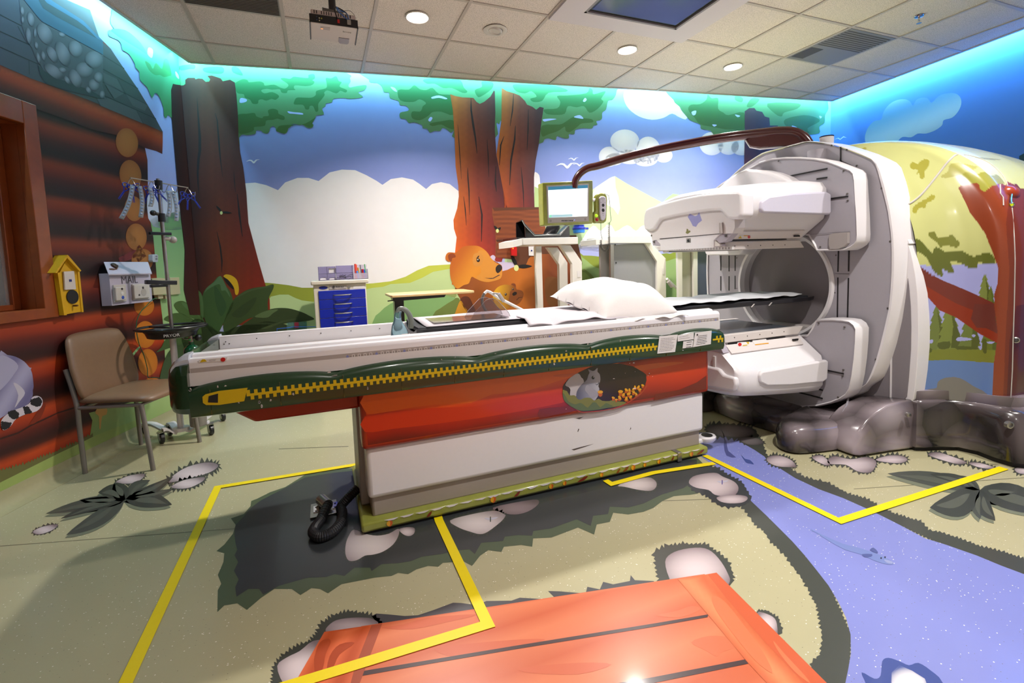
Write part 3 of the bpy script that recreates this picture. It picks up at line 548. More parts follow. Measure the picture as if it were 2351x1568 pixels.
# banana slug, fireflies
bw.poly(A4([(905, 385), (935, 365), (1000, 378), (1060, 425), (1085, 500), (1088, 570), (1070, 612), (1045, 600), (1035, 540), (1010, 490), (960, 430), (915, 400)]), '#d8a818', 15, smooth=3)
bw.poly(A4([(905, 390), (960, 430), (1010, 490), (1030, 540), (1000, 530), (940, 470), (910, 420)]), '#1c0c0a', 14, smooth=3)
def fly(x, y, s, f1, f2):
    bw.poly(leaf((x, y), f1, s * .28), '#120c0a', 20); bw.poly(leaf((x, y), f2, s * .28), '#120c0a', 20); bw.poly(ell(x - s * .1, y + s * .2, s * .35, s * .45), '#d8dc90', 21)
fly(509, 487, 9, (496, 472), (533, 489)); fly(1187, 612, 16, (1172, 582), (1222, 611)); fly(1143, 528, 10, (1134, 518), (1150, 522))
# sign board
bw.poly(A7([(0, 690), (830, 680), (870, 680), (870, 1600), (50, 1500), (60, 1250), (40, 1000), (0, 800)]), '#8a4420', 12, grad=lambda x, y: mixc(lin('#8f4a22'), lin('#6d3016'), .5 + .5 * sin(y * .55 + sin(x * .05) * 2)), cell=5)
bw.poly(A7([(0, 690), (830, 680), (870, 680), (870, 715), (40, 740)]), '#5f3218', 13)
bw.poly(A7([(60, 1215), (330, 1205), (400, 1205), (400, 1235), (80, 1250)]), '#4a2212', 13)
bw.poly(A6([(815, 330), (860, 295), (900, 330), (905, 405), (1195, 405), (1200, 480), (1000, 545), (960, 430), (850, 370)]), '#cbbdd8', 11, smooth=2)
bw.poly(A6([(1205, 0), (2110, 0), (2200, 420), (2150, 700), (1200, 700)]), '#5a3016', 13)
# bears
bear = lambda pts, c, lay, g=None, cell=None: bw.poly(A6(pts), c, lay, smooth=3, grad=g, cell=cell)
bear([(1000, 540), (1180, 475), (1330, 480), (1450, 300), (1800, 290), (2000, 340), (2060, 500), (2060, 800), (2000, 1400), (280, 1400), (330, 1150), (370, 970), (340, 900), (300, 760), (600, 560)], '#a8561c', 14, lambda x, y: mixc(lin('#bf6a1c'), lin('#7a3a16'), abs(x - 1195) / 70 if x > 1195 else (1195 - x) / 160), 8)
bear([(1650, 650), (1800, 630), (1850, 700), (1820, 1040), (1700, 1050), (1650, 900)], '#7a4a20', 15)
bear([(330, 240), (420, 170), (560, 155), (660, 170), (760, 240), (820, 330), (900, 410), (990, 450), (1000, 560), (990, 620), (930, 670), (800, 705), (690, 690), (600, 650), (540, 625), (500, 720), (420, 750), (330, 800), (270, 745), (225, 640), (215, 480), (230, 400), (190, 395), (150, 360), (155, 300), (190, 260), (250, 258), (290, 262)], '#c8741c', 16,
     lambda x, y: mixc(lin('#d98a24'), lin('#b85e14'), .5 + .5 * sin((x - 1030) * .045 + (y - 560) * .03)), 7)
bear([(640, 240), (760, 245), (830, 340), (910, 420), (990, 470), (1000, 570), (980, 640), (930, 670), (800, 700), (700, 690), (600, 640), (680, 560), (660, 430)], '#d48c34', 17)
bear([(570, 290), (660, 265), (720, 330), (690, 440), (610, 470), (560, 420)], '#cf8a38', 18)
bear([(190, 300), (240, 270), (290, 290), (300, 330), (250, 345), (240, 390), (200, 370)], '#8a3c12', 17)
bear([(905, 480), (950, 440), (990, 460), (995, 510), (940, 568), (905, 540)], '#2a1c18', 19)
bear([(610, 350), (640, 310), (655, 308), (645, 335), (620, 352)], '#2a1c14', 19); bw.poly(A6(ell(640, 375, 25, 28)), '#1c1412', 20); bw.poly(A6(ell(634, 366, 8, 8)), '#f4f0ea', 21)
bw.poly(A6([(735, 640), (830, 655), (870, 650), (970, 595), (950, 592), (860, 640), (780, 642)]), '#5a4038', 20)
bear([(860, 880), (930, 780), (1040, 740), (1130, 750), (1150, 720), (1195, 730), (1205, 775), (1220, 815), (1290, 830), (1320, 880), (1300, 960), (1240, 1030), (1150, 1060), (1080, 1110), (1000, 1115), (900, 1060), (870, 970)], '#a8601c', 17, lambda x, y: mixc(lin('#d8a01c'), lin('#8a4a18'), (x - 1140) / 40), 5)
bear([(1130, 830), (1220, 815), (1300, 840), (1318, 900), (1280, 970), (1200, 1030), (1100, 1000), (1110, 900)], '#8a4a1c', 18)
bear([(1150, 880), (1180, 850), (1215, 855), (1215, 885), (1170, 908)], '#241814', 19); bw.poly(A6(ell(1052, 886, 16, 20)), '#1c1412', 19); bw.poly(A6(ell(1160, 810, 15, 12)), '#1c1412', 19)
bw.poly(A6(ell(1048, 880, 5, 6)), '#f4f0ea', 20); bw.poly(A6(ell(1157, 806, 4, 4)), '#f4f0ea', 20); bear([(1130, 730), (1190, 728), (1205, 770), (1180, 765), (1155, 750)], '#7a3a18', 18)
bw.poly(A6([(1210, 970), (1250, 930), (1305, 925), (1300, 932), (1255, 938), (1218, 975)]), '#3a1c10', 19)
bear([(370, 970), (420, 920), (500, 930), (560, 1040), (600, 1160), (480, 1160), (400, 1040)], '#5a2810', 17)
bear([(370, 980), (430, 1060), (490, 1150), (540, 1300), (260, 1300), (300, 1150)], '#c88a20', 17)
struct(bw.out('wall_back', MATS['vinyl_wall']))
# ---------------------------------------------------------------- right wall mural
rw = Print(lambda px, py, o: PR(px, py, o))
def RS(s, z, off=0.0): p = WBR + DR * s + NR * off; return Vector((p.x, p.y, z))
skyr = vgr([(.9, '#5c86c8'), (2.2, '#4f7cc4'), (3.3, '#6a9ce8')])
for j in range(10):
    z0, z1 = HU * j / 10, HU * (j + 1) / 10; rw.quad([RS(0, z0), RS(6, z0), RS(6, z1), RS(0, z1)], [skyr(0, z0)] * 2 + [skyr(0, z1)] * 2)
C1 = lambda p: Zm(1900, 180, 5.213, p)
q = C1([(455, 770), (450, 680), (490, 580), (560, 510), (640, 490), (670, 400), (740, 310), (830, 260), (930, 250), (990, 280), (1022, 325), (1060, 260), (1130, 232), (1200, 240), (1245, 290), (1330, 210), (1430, 178), (1530, 180), (1590, 230), (1600, 310), (1560, 400), (1490, 470), (1390, 500), (1370, 560), (1290, 620), (1180, 660), (1080, 660), (1000, 705), (900, 700), (840, 750), (800, 800), (500, 800)])
rw.poly(q, '#9fbde0', 1, smooth=3, grad=lambda x, y: mixc(lin('#b8d2dc'), lin('#6f9ab8'), (.5 + .5 * sin((x - 2000) * .022 + (y - 250) * .055))), cell=7)
rw.poly(C1([(75, 732), (130, 710), (150, 725), (190, 692), (230, 710), (190, 705), (150, 735), (125, 720)]), '#cfe0f2', 1)
rw.poly([(2340, 358), (2351, 352), (2500, 330), (2500, 460), (2340, 460)], '#1c4048', 1)
struct(rw.out('wall_right', MATS['vinyl_wall']))
o = link('wall_front', mesh('wall_front', [v3(CL_, 0), v3(CR_, 0), v3(CR_, HU), v3(CL_, HU)], [(0, 1, 2, 3)]), mat('wall_paint', '#b8b0a4', .7)); struct(o)
# ---------------------------------------------------------------- ceiling: suspended island, slab above
T = .61; GX, GY = -.7502, 4.5188
ia = WBL + DB * .175 / 1 + NB * .175
def corner(p, d, q, e):
    k = d.x * -e.y + d.y * e.x; w = q - p; t = (w.x * -e.y + w.y * e.x) / k; return p + d * t
GAP = .175
c1 = corner(WBL + NB * GAP, DB, WBL + NL * GAP, DL); c2 = corner(WBL + NB * GAP, DB, WBR + NR * GAP, DR)
c3 = WBR + NR * GAP + DR * 5.6; c4 = WBL + NL * GAP + DL * 6.8
isl = [c1, c2, Vector((c3.x, FRY)), Vector((c4.x, FRY))]
def ceil_mat():
    m = mat('ceiling_tile', '#e0d3cc', .85, bump=.5, bscale=260); nt = m.node_tree; b = nt.nodes['Principled BSDF']
    tc = nt.nodes.new('ShaderNodeTexCoord'); n = nt.nodes.new('ShaderNodeTexNoise'); n.inputs['Scale'].default_value = 240; n.inputs['Detail'].default_value = 2
    r = nt.nodes.new('ShaderNodeValToRGB'); r.color_ramp.elements[0].position = .36; r.color_ramp.elements[1].position = .5
    r.color_ramp.elements[0].color = lin('#a89f96') + (1,); r.color_ramp.elements[1].color = lin('#e6d9d2') + (1,)
    nt.links.new(tc.outputs['Object'], n.inputs['Vector']); nt.links.new(n.outputs['Fac'], r.inputs[0]); nt.links.new(r.outputs[0], b.inputs['Base Color']); return m
ceil_mat()
g = G(); g.prism([v3(p, HC + .006) for p in isl], (0, 0, .03)); cei = struct(g.out('ceiling', MATS['ceiling_tile'], smooth=False))
g = G()
def clipseg(a, b):
    """part of segment a-b inside the island"""
    t0, t1 = 0.0, 1.0; d = b - a; n = len(isl)
    for i in range(n):
        p, q = isl[i], isl[(i + 1) % n]; e = q - p; nn = Vector((e.y, -e.x)) * -1
        cen = sum(isl, Vector((0, 0))) / 4
        if (cen - p).dot(nn) < 0: nn = -nn
        da, db = (a - p).dot(nn), (b - p).dot(nn)
        if da < 0 and db < 0: return None
        if da < 0: t0 = max(t0, da / (da - db))
        elif db < 0: t1 = min(t1, da / (da - db))
    return (a + d * t0, a + d * t1) if t1 > t0 else None
for k in range(-4, 14):
    s = clipseg(Vector((GX + k * T, -3)), Vector((GX + k * T, 7)))
    if s: g.bar(v3(s[0], HC + .002), v3(s[1], HC + .002), .024, .008)
for k in range(-2, 12):
    s = clipseg(Vector((-5, GY - k * T)), Vector((8, GY - k * T)))
    if s: g.bar(v3(s[0], HC + .003), v3(s[1], HC + .003), .024, .006)
for i in range(4): g.bar(v3(isl[i], HC + .02), v3(isl[(i + 1) % 4], HC + .02), .026, .045)
g.out('ceiling_grid', MATS['tee_bar'], cei, smooth=False)
o = link('ceiling_slab', mesh('ceiling_slab', [v3(WBL, HU), v3(WBR, HU), v3(CR_, HU), v3(CL_, HU)], [(0, 1, 2, 3)]), MATS['off_white']); o.name = 'ceiling.001'; struct(o)
# ================================================================= FLOOR PRINT
fl = Print(lambda px, py, o: PZ(px, py, o), .0003)
flw = lambda x, y, o: Vector((x, y, o))
FBASE = '#aea986'
fl.quad([v3(CL_, 0), v3(CR_, 0), v3(WBR, 0), v3(WBL, 0)], [lin(FBASE)] * 4, 1.0)
F1 = lambda p: Zm(0, 1000, 2.76, p); F2 = lambda p: Zm(600, 1150, 2.612, p); F3 = lambda p: Zm(1500, 1000, 2.760, p)
F5 = lambda p: Zm(700, 1000, 4.354, p); F6 = lambda p: Zm(1240, 740, 3.92, p); F7 = lambda p: Zm(1500, 640, 3.3586, p)
def fp(pts, c, lay, smooth=0, a=0.0, grad=None, cell=None): fl.poly(pts, c, lay, smooth=smooth, grad=grad, alpha=a, cell=cell)
BANK = '#40443e'; DARK = '#34383a'; MID = '#4c5a42'
# stream bed with its dark grassy banks
bankL = F3([(560, 440), (600, 490), (640, 550), (700, 600), (740, 660), (800, 715), (850, 770), (890, 830), (930, 880), (980, 960), (1010, 1020), (1045, 1090), (1060, 1170), (1070, 1230), (1075, 1300), (1060, 1390), (1010, 1440), (980, 1568), (960, 1800), (1200, 1800), (1235, 1480), (1250, 1260), (1110, 950), (880, 670), (720, 510), (600, 400)])
bankR = F3([(330, -20), (640, -40), (690, 60), (720, 140), (860, 210), (960, 270), (1100, 300), (1230, 370), (1350, 405), (1440, 455), (1530, 500), (1700, 550), (1740, 600), (1830, 620), (1960, 665), (2070, 705), (2230, 745), (2349, 785), (2700, 850), (2800, 1000), (2349, 880), (1850, 695), (1380, 480), (900, 275), (560, 60)])
fp(jag(bankL, 5, 9, 11), BANK, 2); fp(jag(bankR, 4.5, 9, 12), BANK, 2)
fp(F3([(200, 50), (300, 130), (390, 195), (425, 240), (500, 270), (580, 330), (620, 415), (720, 510), (800, 590), (880, 670), (960, 760), (1040, 860), (1110, 950), (1170, 1050), (1220, 1150), (1250, 1260), (1252, 1380), (1235, 1480), (1210, 1600), (1000, 2100), (2700, 2100), (2900, 1400), (2800, 1020), (2349, 878), (2200, 822), (2050, 760), (1850, 690), (1720, 650), (1550, 560), (1380, 475), (1200, 395), (1050, 340), (900, 270), (790, 200), (700, 130), (640, 90), (560, 45), (520, 5), (400, -20), (280, -20)]), '#7c84c4', 3, a=1.0)
# big shrub print under the table
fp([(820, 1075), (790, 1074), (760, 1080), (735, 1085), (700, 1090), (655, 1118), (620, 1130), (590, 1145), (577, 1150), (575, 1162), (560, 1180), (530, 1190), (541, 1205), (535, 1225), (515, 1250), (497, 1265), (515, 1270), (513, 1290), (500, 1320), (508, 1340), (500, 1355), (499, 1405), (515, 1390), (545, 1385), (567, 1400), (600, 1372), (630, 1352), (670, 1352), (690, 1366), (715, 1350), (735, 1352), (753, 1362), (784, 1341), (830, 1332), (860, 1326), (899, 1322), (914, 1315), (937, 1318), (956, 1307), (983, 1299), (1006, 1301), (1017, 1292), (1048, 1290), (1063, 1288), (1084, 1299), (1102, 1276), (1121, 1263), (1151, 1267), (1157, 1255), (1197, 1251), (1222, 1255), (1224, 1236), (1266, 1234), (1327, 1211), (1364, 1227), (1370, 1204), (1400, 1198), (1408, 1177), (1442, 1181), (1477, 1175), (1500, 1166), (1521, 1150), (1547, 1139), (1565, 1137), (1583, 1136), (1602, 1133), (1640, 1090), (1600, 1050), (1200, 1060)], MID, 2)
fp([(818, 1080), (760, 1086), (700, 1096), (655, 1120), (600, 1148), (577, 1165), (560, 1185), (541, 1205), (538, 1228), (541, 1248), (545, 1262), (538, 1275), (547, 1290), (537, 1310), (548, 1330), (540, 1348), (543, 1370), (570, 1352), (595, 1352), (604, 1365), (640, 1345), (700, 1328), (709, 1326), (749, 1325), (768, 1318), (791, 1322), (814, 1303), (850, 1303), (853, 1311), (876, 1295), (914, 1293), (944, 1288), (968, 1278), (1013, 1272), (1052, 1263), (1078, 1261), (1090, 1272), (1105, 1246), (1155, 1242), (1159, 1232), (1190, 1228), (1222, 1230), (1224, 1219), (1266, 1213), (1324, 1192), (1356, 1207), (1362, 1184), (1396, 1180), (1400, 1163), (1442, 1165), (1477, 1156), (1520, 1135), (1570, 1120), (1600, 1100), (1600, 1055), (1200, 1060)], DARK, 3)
fp(jag(F3([(220, 200), (300, 190), (400, 205), (470, 250), (560, 300), (590, 350), (620, 400), (560, 440), (490, 450), (420, 440), (370, 400), (330, 370), (260, 350), (220, 310), (200, 260)]), 5, 9, 4), DARK, 4)
# light halo of grass near the deck
fp(jag(F3([(10, 740), (100, 700), (200, 690), (330, 695), (400, 740), (470, 800), (500, 880), (500, 930), (150, 960), (60, 950), (30, 880)]), 7, 9, 5), BANK, 2)
fp(F2([(660, 690), (690, 675), (760, 680), (860, 690), (940, 685), (1030, 655), (1150, 610), (1200, 612), (1290, 625), (1350, 600), (1500, 598), (1550, 580), (1680, 588), (1765, 585), (1720, 540), (1790, 542), (1945, 555), (1955, 515), (2030, 530), (2050, 485), (2110, 500), (2160, 490), (2210, 480), (2215, 445), (2240, 475), (2351, 480), (2420, 520), (2400, 560), (900, 800), (720, 760)]), '#44464a', 2)
fp(jag(F2([(70, 1100), (80, 990), (140, 920), (210, 880), (300, 840), (340, 790), (360, 740), (440, 690), (530, 665), (620, 680), (690, 700), (720, 740), (380, 790), (330, 850), (200, 1092)]), 7, 8, 6), BANK, 2)
fp(jag(F3([(660, 1110), (720, 1110), (790, 1160), (815, 1230), (800, 1260), (700, 1200)]), 4, 7, 7), BANK, 2)
# plants
def plant(c, tips, lay, cols=('#474c46', '#3a3f3b')):
    for i, (t, w, b) in enumerate(tips):
        q = leaf(c, t, w, b); fp([(x - 3, y + 7) for x, y in q], '#6f7562' if i < 99 else DARK, lay)
    for i, (t, w, b) in enumerate(tips):
        fp(leaf(c, t, w, b), cols[i % 2], lay + 1 + i % 2); cc = ((c[0] + t[0]) / 2, (c[1] + t[1]) / 2)
        fp(leaf((c[0] * .8 + t[0] * .2, c[1] * .8 + t[1] * .2), (c[0] * .12 + t[0] * .88, c[1] * .12 + t[1] * .88), w * .35, b * .7), '#53584f', lay + 3)
plant((288, 1146), [((105, 1179), 13, 4), ((140, 1190), 9, 4), ((152, 1228), 17, -6), ((395, 1158), 20, -6), ((400, 1122), 9, 4), ((398, 1094), 12, 6), ((345, 1102), 12, -8), ((226, 1130), 18, 10), ((182, 1148), 14, -4), ((262, 1108), 20, 0)], 4)
plant((2250, 1125), [((2038, 1087), 17, 6), ((2135, 1088), 12, 6), ((2192, 1092), 10, 4), ((2135, 1165), 30, -14), ((2250, 1192), 16, 8), ((2420, 1180), 30, -8), ((2340, 1130), 20, 6), ((2285, 1195), 18, 10)], 4)
# pebbles
ROCK, RKD = '#d3c5c6', '#7d6f73'
def rock(pts, lay, fr=0, lt=ROCK, dk=RKD, sd=1):
    q = crom(pts, 3)
    if fr: fp(jag(q, fr, 8, sd), BANK, lay - 1)
    fp(q, lt, lay, grad=rad(q, lt, dk, -.05, .1, 1.9), cell=max(4, (max(x for x, _ in q) - min(x for x, _ in q)) / 11))
rock([(386, 1108), (400, 1090), (430, 1072), (470, 1062), (495, 1064), (500, 1072), (480, 1085), (440, 1097)], 5, 9, sd=21)
rock([(392, 1118), (420, 1103), (450, 1097), (470, 1096), (465, 1105), (440, 1118), (415, 1122)], 6, 7, sd=22)
rock([(265, 1108), (290, 1094), (320, 1088), (333, 1090), (322, 1102), (300, 1110)], 3, 5, sd=23)
rock([(75, 1221), (95, 1210), (125, 1204), (132, 1207), (118, 1218), (90, 1227)], 3, 4, sd=24)
rock(F5([(490, 940), (600, 980), (720, 1000), (840, 980), (935, 930), (935, 1000), (880, 1090), (780, 1160), (680, 1190), (600, 1200), (520, 1245), (440, 1250), (405, 1180), (410, 1080), (440, 1000)]), 5, 5, '#ded4d2', '#9a8c8e', 25)
rock(F5([(940, 935), (1020, 915), (1095, 925), (1090, 980), (1040, 1005), (980, 985)]), 5)
rock(F5([(1450, 850), (1650, 790), (1890, 750), (1990, 785), (2003, 805), (1960, 860), (1830, 960), (1750, 985), (1650, 960), (1540, 920)]), 6, 6, '#d6cccb', '#8c8082', 26)
rock(F5([(1880, 720), (2150, 660), (2320, 640), (2330, 690), (2230, 760), (2100, 790), (1970, 770)]), 5, 0, '#8c7c80', '#5c5054')
rock(F6([(700, 1470), (800, 1420), (970, 1395), (1040, 1430), (1045, 1480), (1000, 1515), (900, 1510), (760, 1480)]), 5, 5, '#d3c8c6', '#8a7e80', 27)
rock(F3([(225, 300), (250, 260), (330, 240), (400, 237), (440, 260), (510, 290), (540, 330), (520, 375), (460, 385), (390, 375), (350, 345), (270, 330)]), 6)
rock(F3([(400, 395), (440, 380), (530, 375), (590, 385), (595, 405), (560, 425), (490, 430), (430, 420)]), 7)
rock(F3([(75, 800), (110, 750), (190, 720), (300, 710), (370, 735), (430, 800), (470, 870), (485, 925), (430, 960), (155, 960), (100, 900)]), 5)
rock(F2([(95, 990), (150, 940), (230, 900), (310, 840), (380, 860), (250, 1092), (200, 1150), (130, 1092)]), 5)
rock(F2([(385, 780), (400, 750), (450, 715), (540, 700), (630, 700), (670, 710), (700, 740), (600, 800), (420, 800)]), 5, 0, '#b4a4a6', '#6c6064')
rock(F3([(660, 1120), (720, 1130), (770, 1160), (785, 1210), (780, 1260), (700, 1200)]), 5)
for i, q in enumerate(([(720, 140), (770, 125), (830, 135), (880, 160), (905, 195), (880, 200), (790, 195), (730, 170)], [(1005, 135), (1060, 125), (1100, 150), (1120, 180), (1100, 190), (1040, 165)], [(1105, 155), (1150, 130), (1250, 150), (1350, 135), (1410, 160), (1405, 200), (1370, 235), (1290, 225), (1220, 185), (1120, 180)], [(1410, 150), (1500, 125), (1580, 130), (1610, 155), (1560, 175), (1450, 165)], [(1740, 120), (1800, 105), (1900, 135), (1985, 170), (1930, 180), (1830, 155)], [(1995, 175), (2050, 170), (2130, 190), (2170, 210), (2080, 205)], [(2290, 210), (2360, 190), (2420, 200), (2400, 240), (2320, 240)])):
    rock(F3(q), 5, 6, '#c9bcbf', '#6c6064', 30 + i)
rock(F7([(410, 1140), (480, 1125), (640, 1130), (740, 1150), (780, 1190), (700, 1220), (560, 1215), (440, 1190)]), 5, 8, '#7c7474', '#4a4444', 41)
rock(F7([(655, 1230), (720, 1218), (800, 1230), (850, 1260), (820, 1280), (720, 1275)]), 5, 6, '#6c6666', '#403c3c', 42)
# fish and the white creature's back at the picture's lower right
fp([(1862, 1213), (1868, 1218), (1900, 1233), (1935, 1248), (1970, 1257), (2005, 1268), (2030, 1278), (2050, 1290), (2048, 1296), (2030, 1294), (2005, 1286), (1975, 1272), (1940, 1262), (1900, 1240), (1872, 1222), (1864, 1219)], '#6f80b8', 6, smooth=2)
for q in ([(1997, 1263), (2005, 1257), (2015, 1266), (2013, 1270)], [(1979, 1272), (1985, 1279), (2000, 1278), (2002, 1272)]): fp(q, '#4c5890', 7, smooth=2)
fp([(2030, 1284), (2048, 1289), (2049, 1294), (2036, 1292)], '#8c96c0', 7, smooth=2); fp(ell(2023, 1281, 2, 2), '#28304c', 8); fp(ell(2032, 1279, 2, 2), '#28304c', 8)
fp([(1700, 1042), (1710, 1053), (1722, 1056), (1731, 1066), (1722, 1064), (1712, 1061)], '#3f4e8c', 6, smooth=2)
fp([(1655, 985), (1663, 1000), (1662, 1022), (1668, 1046), (1690, 1050), (1672, 1035), (1668, 1015)], '#4a5088', 5, smooth=2)
q = F3([(1320, 1500), (1400, 1540), (1440, 1520), (1450, 1430), (1490, 1408), (1560, 1430), (1620, 1455), (1680, 1440), (1760, 1490), (1830, 1560), (1850, 1700), (1360, 1700), (1350, 1580)]); fp(q, '#35488c', 6, smooth=3)
q = F3([(1510, 1500), (1560, 1455), (1640, 1490), (1720, 1540), (1760, 1640), (1500, 1660)]); fp(q, '#f0ece8', 7, grad=rad(q, '#f4f0ec', '#3c4e90', -.1, .2, 2.2), cell=9)
# dragonflies
for c, s, col in (((1658, 1107), 5, '#4a3c90'), ((1126, 1192), 6, '#2c4038')):
    fp([(c[0] - 1, c[1] - s), (c[0] + 1, c[1] - s), (c[0] + 1, c[1] + s), (c[0] - 1, c[1] + s)], col, 8)
    fp(leaf(c, (c[0] + s * 3, c[1] - s * .8), s * .35), '#b8b8c8', 8); fp(leaf(c, (c[0] - s * 2.4, c[1] - s * .4), s * .35), '#b8b8c8', 8)
# footbridge print: planks with darker grain
OR = '#e07448'
def dk(x, y):
    n = .5 + .5 * sin(x * .012 + sin(y * .05) * 1.6 + y * .11); return mixc(lin('#e8865a'), lin('#d2623a'), n)
deck = [PZ(*p, 0) for p in ((745, 1447), (878, 1440), (1128, 1403), (1500, 1347), (1645, 1315))]
P0 = PZ(745, 1452, 0); P1 = PZ(1645, 1315, 0); P2 = PZ(1898, 1568, 0); P3 = PZ(678, 1568, 0)
fl.fn = flw
def wp(pts, c, lay, grad=None, cell=None, smooth=0): fl.poly([tuple(p)[:2] for p in pts], c, lay, grad=grad, cell=cell, smooth=smooth)
ex = (P1 - P0).normalized(); lf = (P3 - P0).normalized(); rf = (P2 - P1).normalized(); DLn = 2.2
gd = lambda x, y: mixc(lin('#d87a50'), lin('#c45c36'), .5 + .5 * sin(x * 2.1 + sin(y * 9) * .9 + y * 31))
wp([P0 + ex * .12, P1 - ex * .05, P1 + rf * DLn, P0 + lf * DLn], OR, 8, gd, .06)
fl.fn = lambda px, py, o: PZ(px, py, o)
fp(F2([(378, 785), (725, 735), (590, 1092), (520, 1300), (100, 1300), (200, 1092)]), '#c8582e', 10, grad=lambda x, y: mixc(lin('#dc6c40'), lin('#b84c22'), .5 + .5 * sin((x + y * .45) * .09)), cell=12)
fp(F2([(660, 745), (725, 735), (590, 1092), (520, 1300), (480, 1300), (560, 1000)]), '#a04a30', 11)
fp(F2([(605, 1020), (1000, 955), (1500, 872), (2351, 735), (2680, 680), (2676, 697), (2351, 755), (1500, 893), (1000, 978), (596, 1050)]), '#3f2a2c', 10)
fp(F3([(-900, 1680), (0, 1530), (580, 1418), (602, 1445), (0, 1568), (-900, 1725)]), '#3f2a2c', 10)
fp(F3([(155, 910), (400, 868), (1100, 1568), (1400, 1900), (1000, 1900), (720, 1568), (600, 1440), (350, 1140)]), '#e8804e', 11, grad=lambda x, y: mixc(lin('#de8656'), lin('#c66036'), .5 + .5 * sin((x - y * .95) * .075)), cell=13)
fp(F3([(345, 880), (400, 868), (1100, 1568), (1200, 1680), (1060, 1680), (700, 1300), (470, 1040)]), '#c65a34', 12)
for q in ([(1050, 880), (1300, 850), (1600, 828), (1700, 835), (1500, 880), (1200, 930), (1090, 920)], [(720, 760), (900, 770), (1100, 730), (1300, 680), (1000, 700), (850, 740)], [(1570, 1000), (1900, 970), (2100, 980), (1900, 1040), (1600, 1030)]): fp(F2(q), '#c8603c', 9, smooth=3)
for q in ([(240, 1310), (350, 1270), (480, 1280), (520, 1340), (440, 1370), (400, 1400), (330, 1360)], [(20, 1140), (150, 1110), (240, 1080), (300, 1100), (180, 1150)]): fp(F3(q), '#cc6a44', 9, smooth=3)
for q in ([(370, 1031), (400, 1018), (450, 1050), (520, 1130), (640, 1290), (700, 1380), (750, 1480), (740, 1500), (640, 1420), (500, 1250), (400, 1110)], [(760, 1300), (830, 1380), (960, 1520), (990, 1568), (900, 1500), (800, 1380)]): fp(F3(q), '#dc7248', 13, smooth=3)
for q in ([(320, 930), (350, 850), (400, 825), (415, 850), (385, 920), (370, 1000), (330, 1080), (320, 1000)], [(390, 1040), (410, 930), (470, 860), (560, 850), (470, 920), (430, 1000)]): fp(F2(q), '#a8421c', 12, smooth=3)
# weld seams of the vinyl
for a, b in (((0, 1253), (540, 1213)), ((640, 1030), (800, 1024)), ((1960, 1122), (2351, 1096)), ((1500, 1150), (1640, 1145)), ((1820, 1202), (1900, 1194))):
    fp([a, b, (b[0], b[1] + 1.3), (a[0], a[1] + 1.3)], '#6c6a54', 1)
struct(fl.out('floor', MATS['vinyl_floor']))
# coved vinyl baseboards
def cove(name, a, d, n, L, h=.10):
    g = G(); prof = [(0, h + .0), (.004, h), (.006, .06), (.018, .025), (.04, .008), (.075, .0015), (.075, 0.0), (0, 0)]
    rings = [[v3(a + d * s + n * (o + .0), z) for o, z in prof] for s in (0, L)]
    g.loft(rings); o = g.out(name, mat('cove_vinyl', '#a5a07c', .35, noise=.1, coat=.25)); struct(o)
cove('baseboard_left', WBL, DL, NL, 6.8); cove('baseboard_back', WBL, DB, NB, BWL); cove('baseboard_right', WBR, DR, NR, 5.5)
# yellow floor tape
YT = mat('yellow_tape', '#e6cf10', .4, noise=.06)
def tape(name, label, px, w=.047, ext=None):
    P = [PZ(x, y, 0) for x, y in px]; g = G()
    if ext: P[-1] = P[-1] + (P[-1] - P[-2]).normalized() * ext
    L = []; R = []
    for i, p in enumerate(P):
        a = P[max(i - 1, 0)]; b = P[min(i + 1, len(P) - 1)]
        if 0 < i < len(P) - 1:
            d1 = (p - a).normalized(); d2 = (b - p).normalized(); n1 = Vector((-d1.y, d1.x, 0)); n2 = Vector((-d2.y, d2.x, 0)); m = (n1 + n2).normalized(); k = w / 2 / max(.3, m.dot(n1)); o = m * k
        else: d = (b - a).normalized(); o = Vector((-d.y, d.x, 0)) * (w / 2)
        L.append(p + o); R.append(p - o)
    n = len(P); v = [Vector((q.x, q.y, z)) for z in (.0045, .0052) for q in L + R]
    f = []
    for i in range(n - 1):
        f += [(i, i + 1, n + i + 1, n + i), (2 * n + i, 3 * n + i, 3 * n + i + 1, 2 * n + i + 1), (i, 2 * n + i, 2 * n + i + 1, i + 1), (n + i, n + i + 1, 3 * n + i + 1, 3 * n + i)]
    f += [(0, n, 3 * n, 2 * n), (n - 1, 3 * n - 1, 4 * n - 1, 2 * n - 1)]
    g.add(v, f); o = g.out(name, YT, smooth=False); tag(o, label, 'floor tape', 'yellow floor tape lines')
tape('floor_tape', 'yellow tape line running from behind the table end to the lower left of the floor', [(824, 1067), (500, 1120), (290, 1568)], .040, .6)
tape('floor_tape', 'yellow tape line from under the table base onto the printed orange footbridge', [(1005, 1186), (1008, 1197), (1120, 1436), (692, 1568)], .040, .3)
tape('floor_tape', 'short yellow tape strip beside the long front edge of the table base', [(1390, 1104), (1404, 1113), (1500, 1087), (1640, 1065)], .036)
tape('floor_tape', 'yellow tape line crossing the printed blue stream in front of the scanner', [(1618, 1047), (1928, 1198), (2305, 1076)], .040)
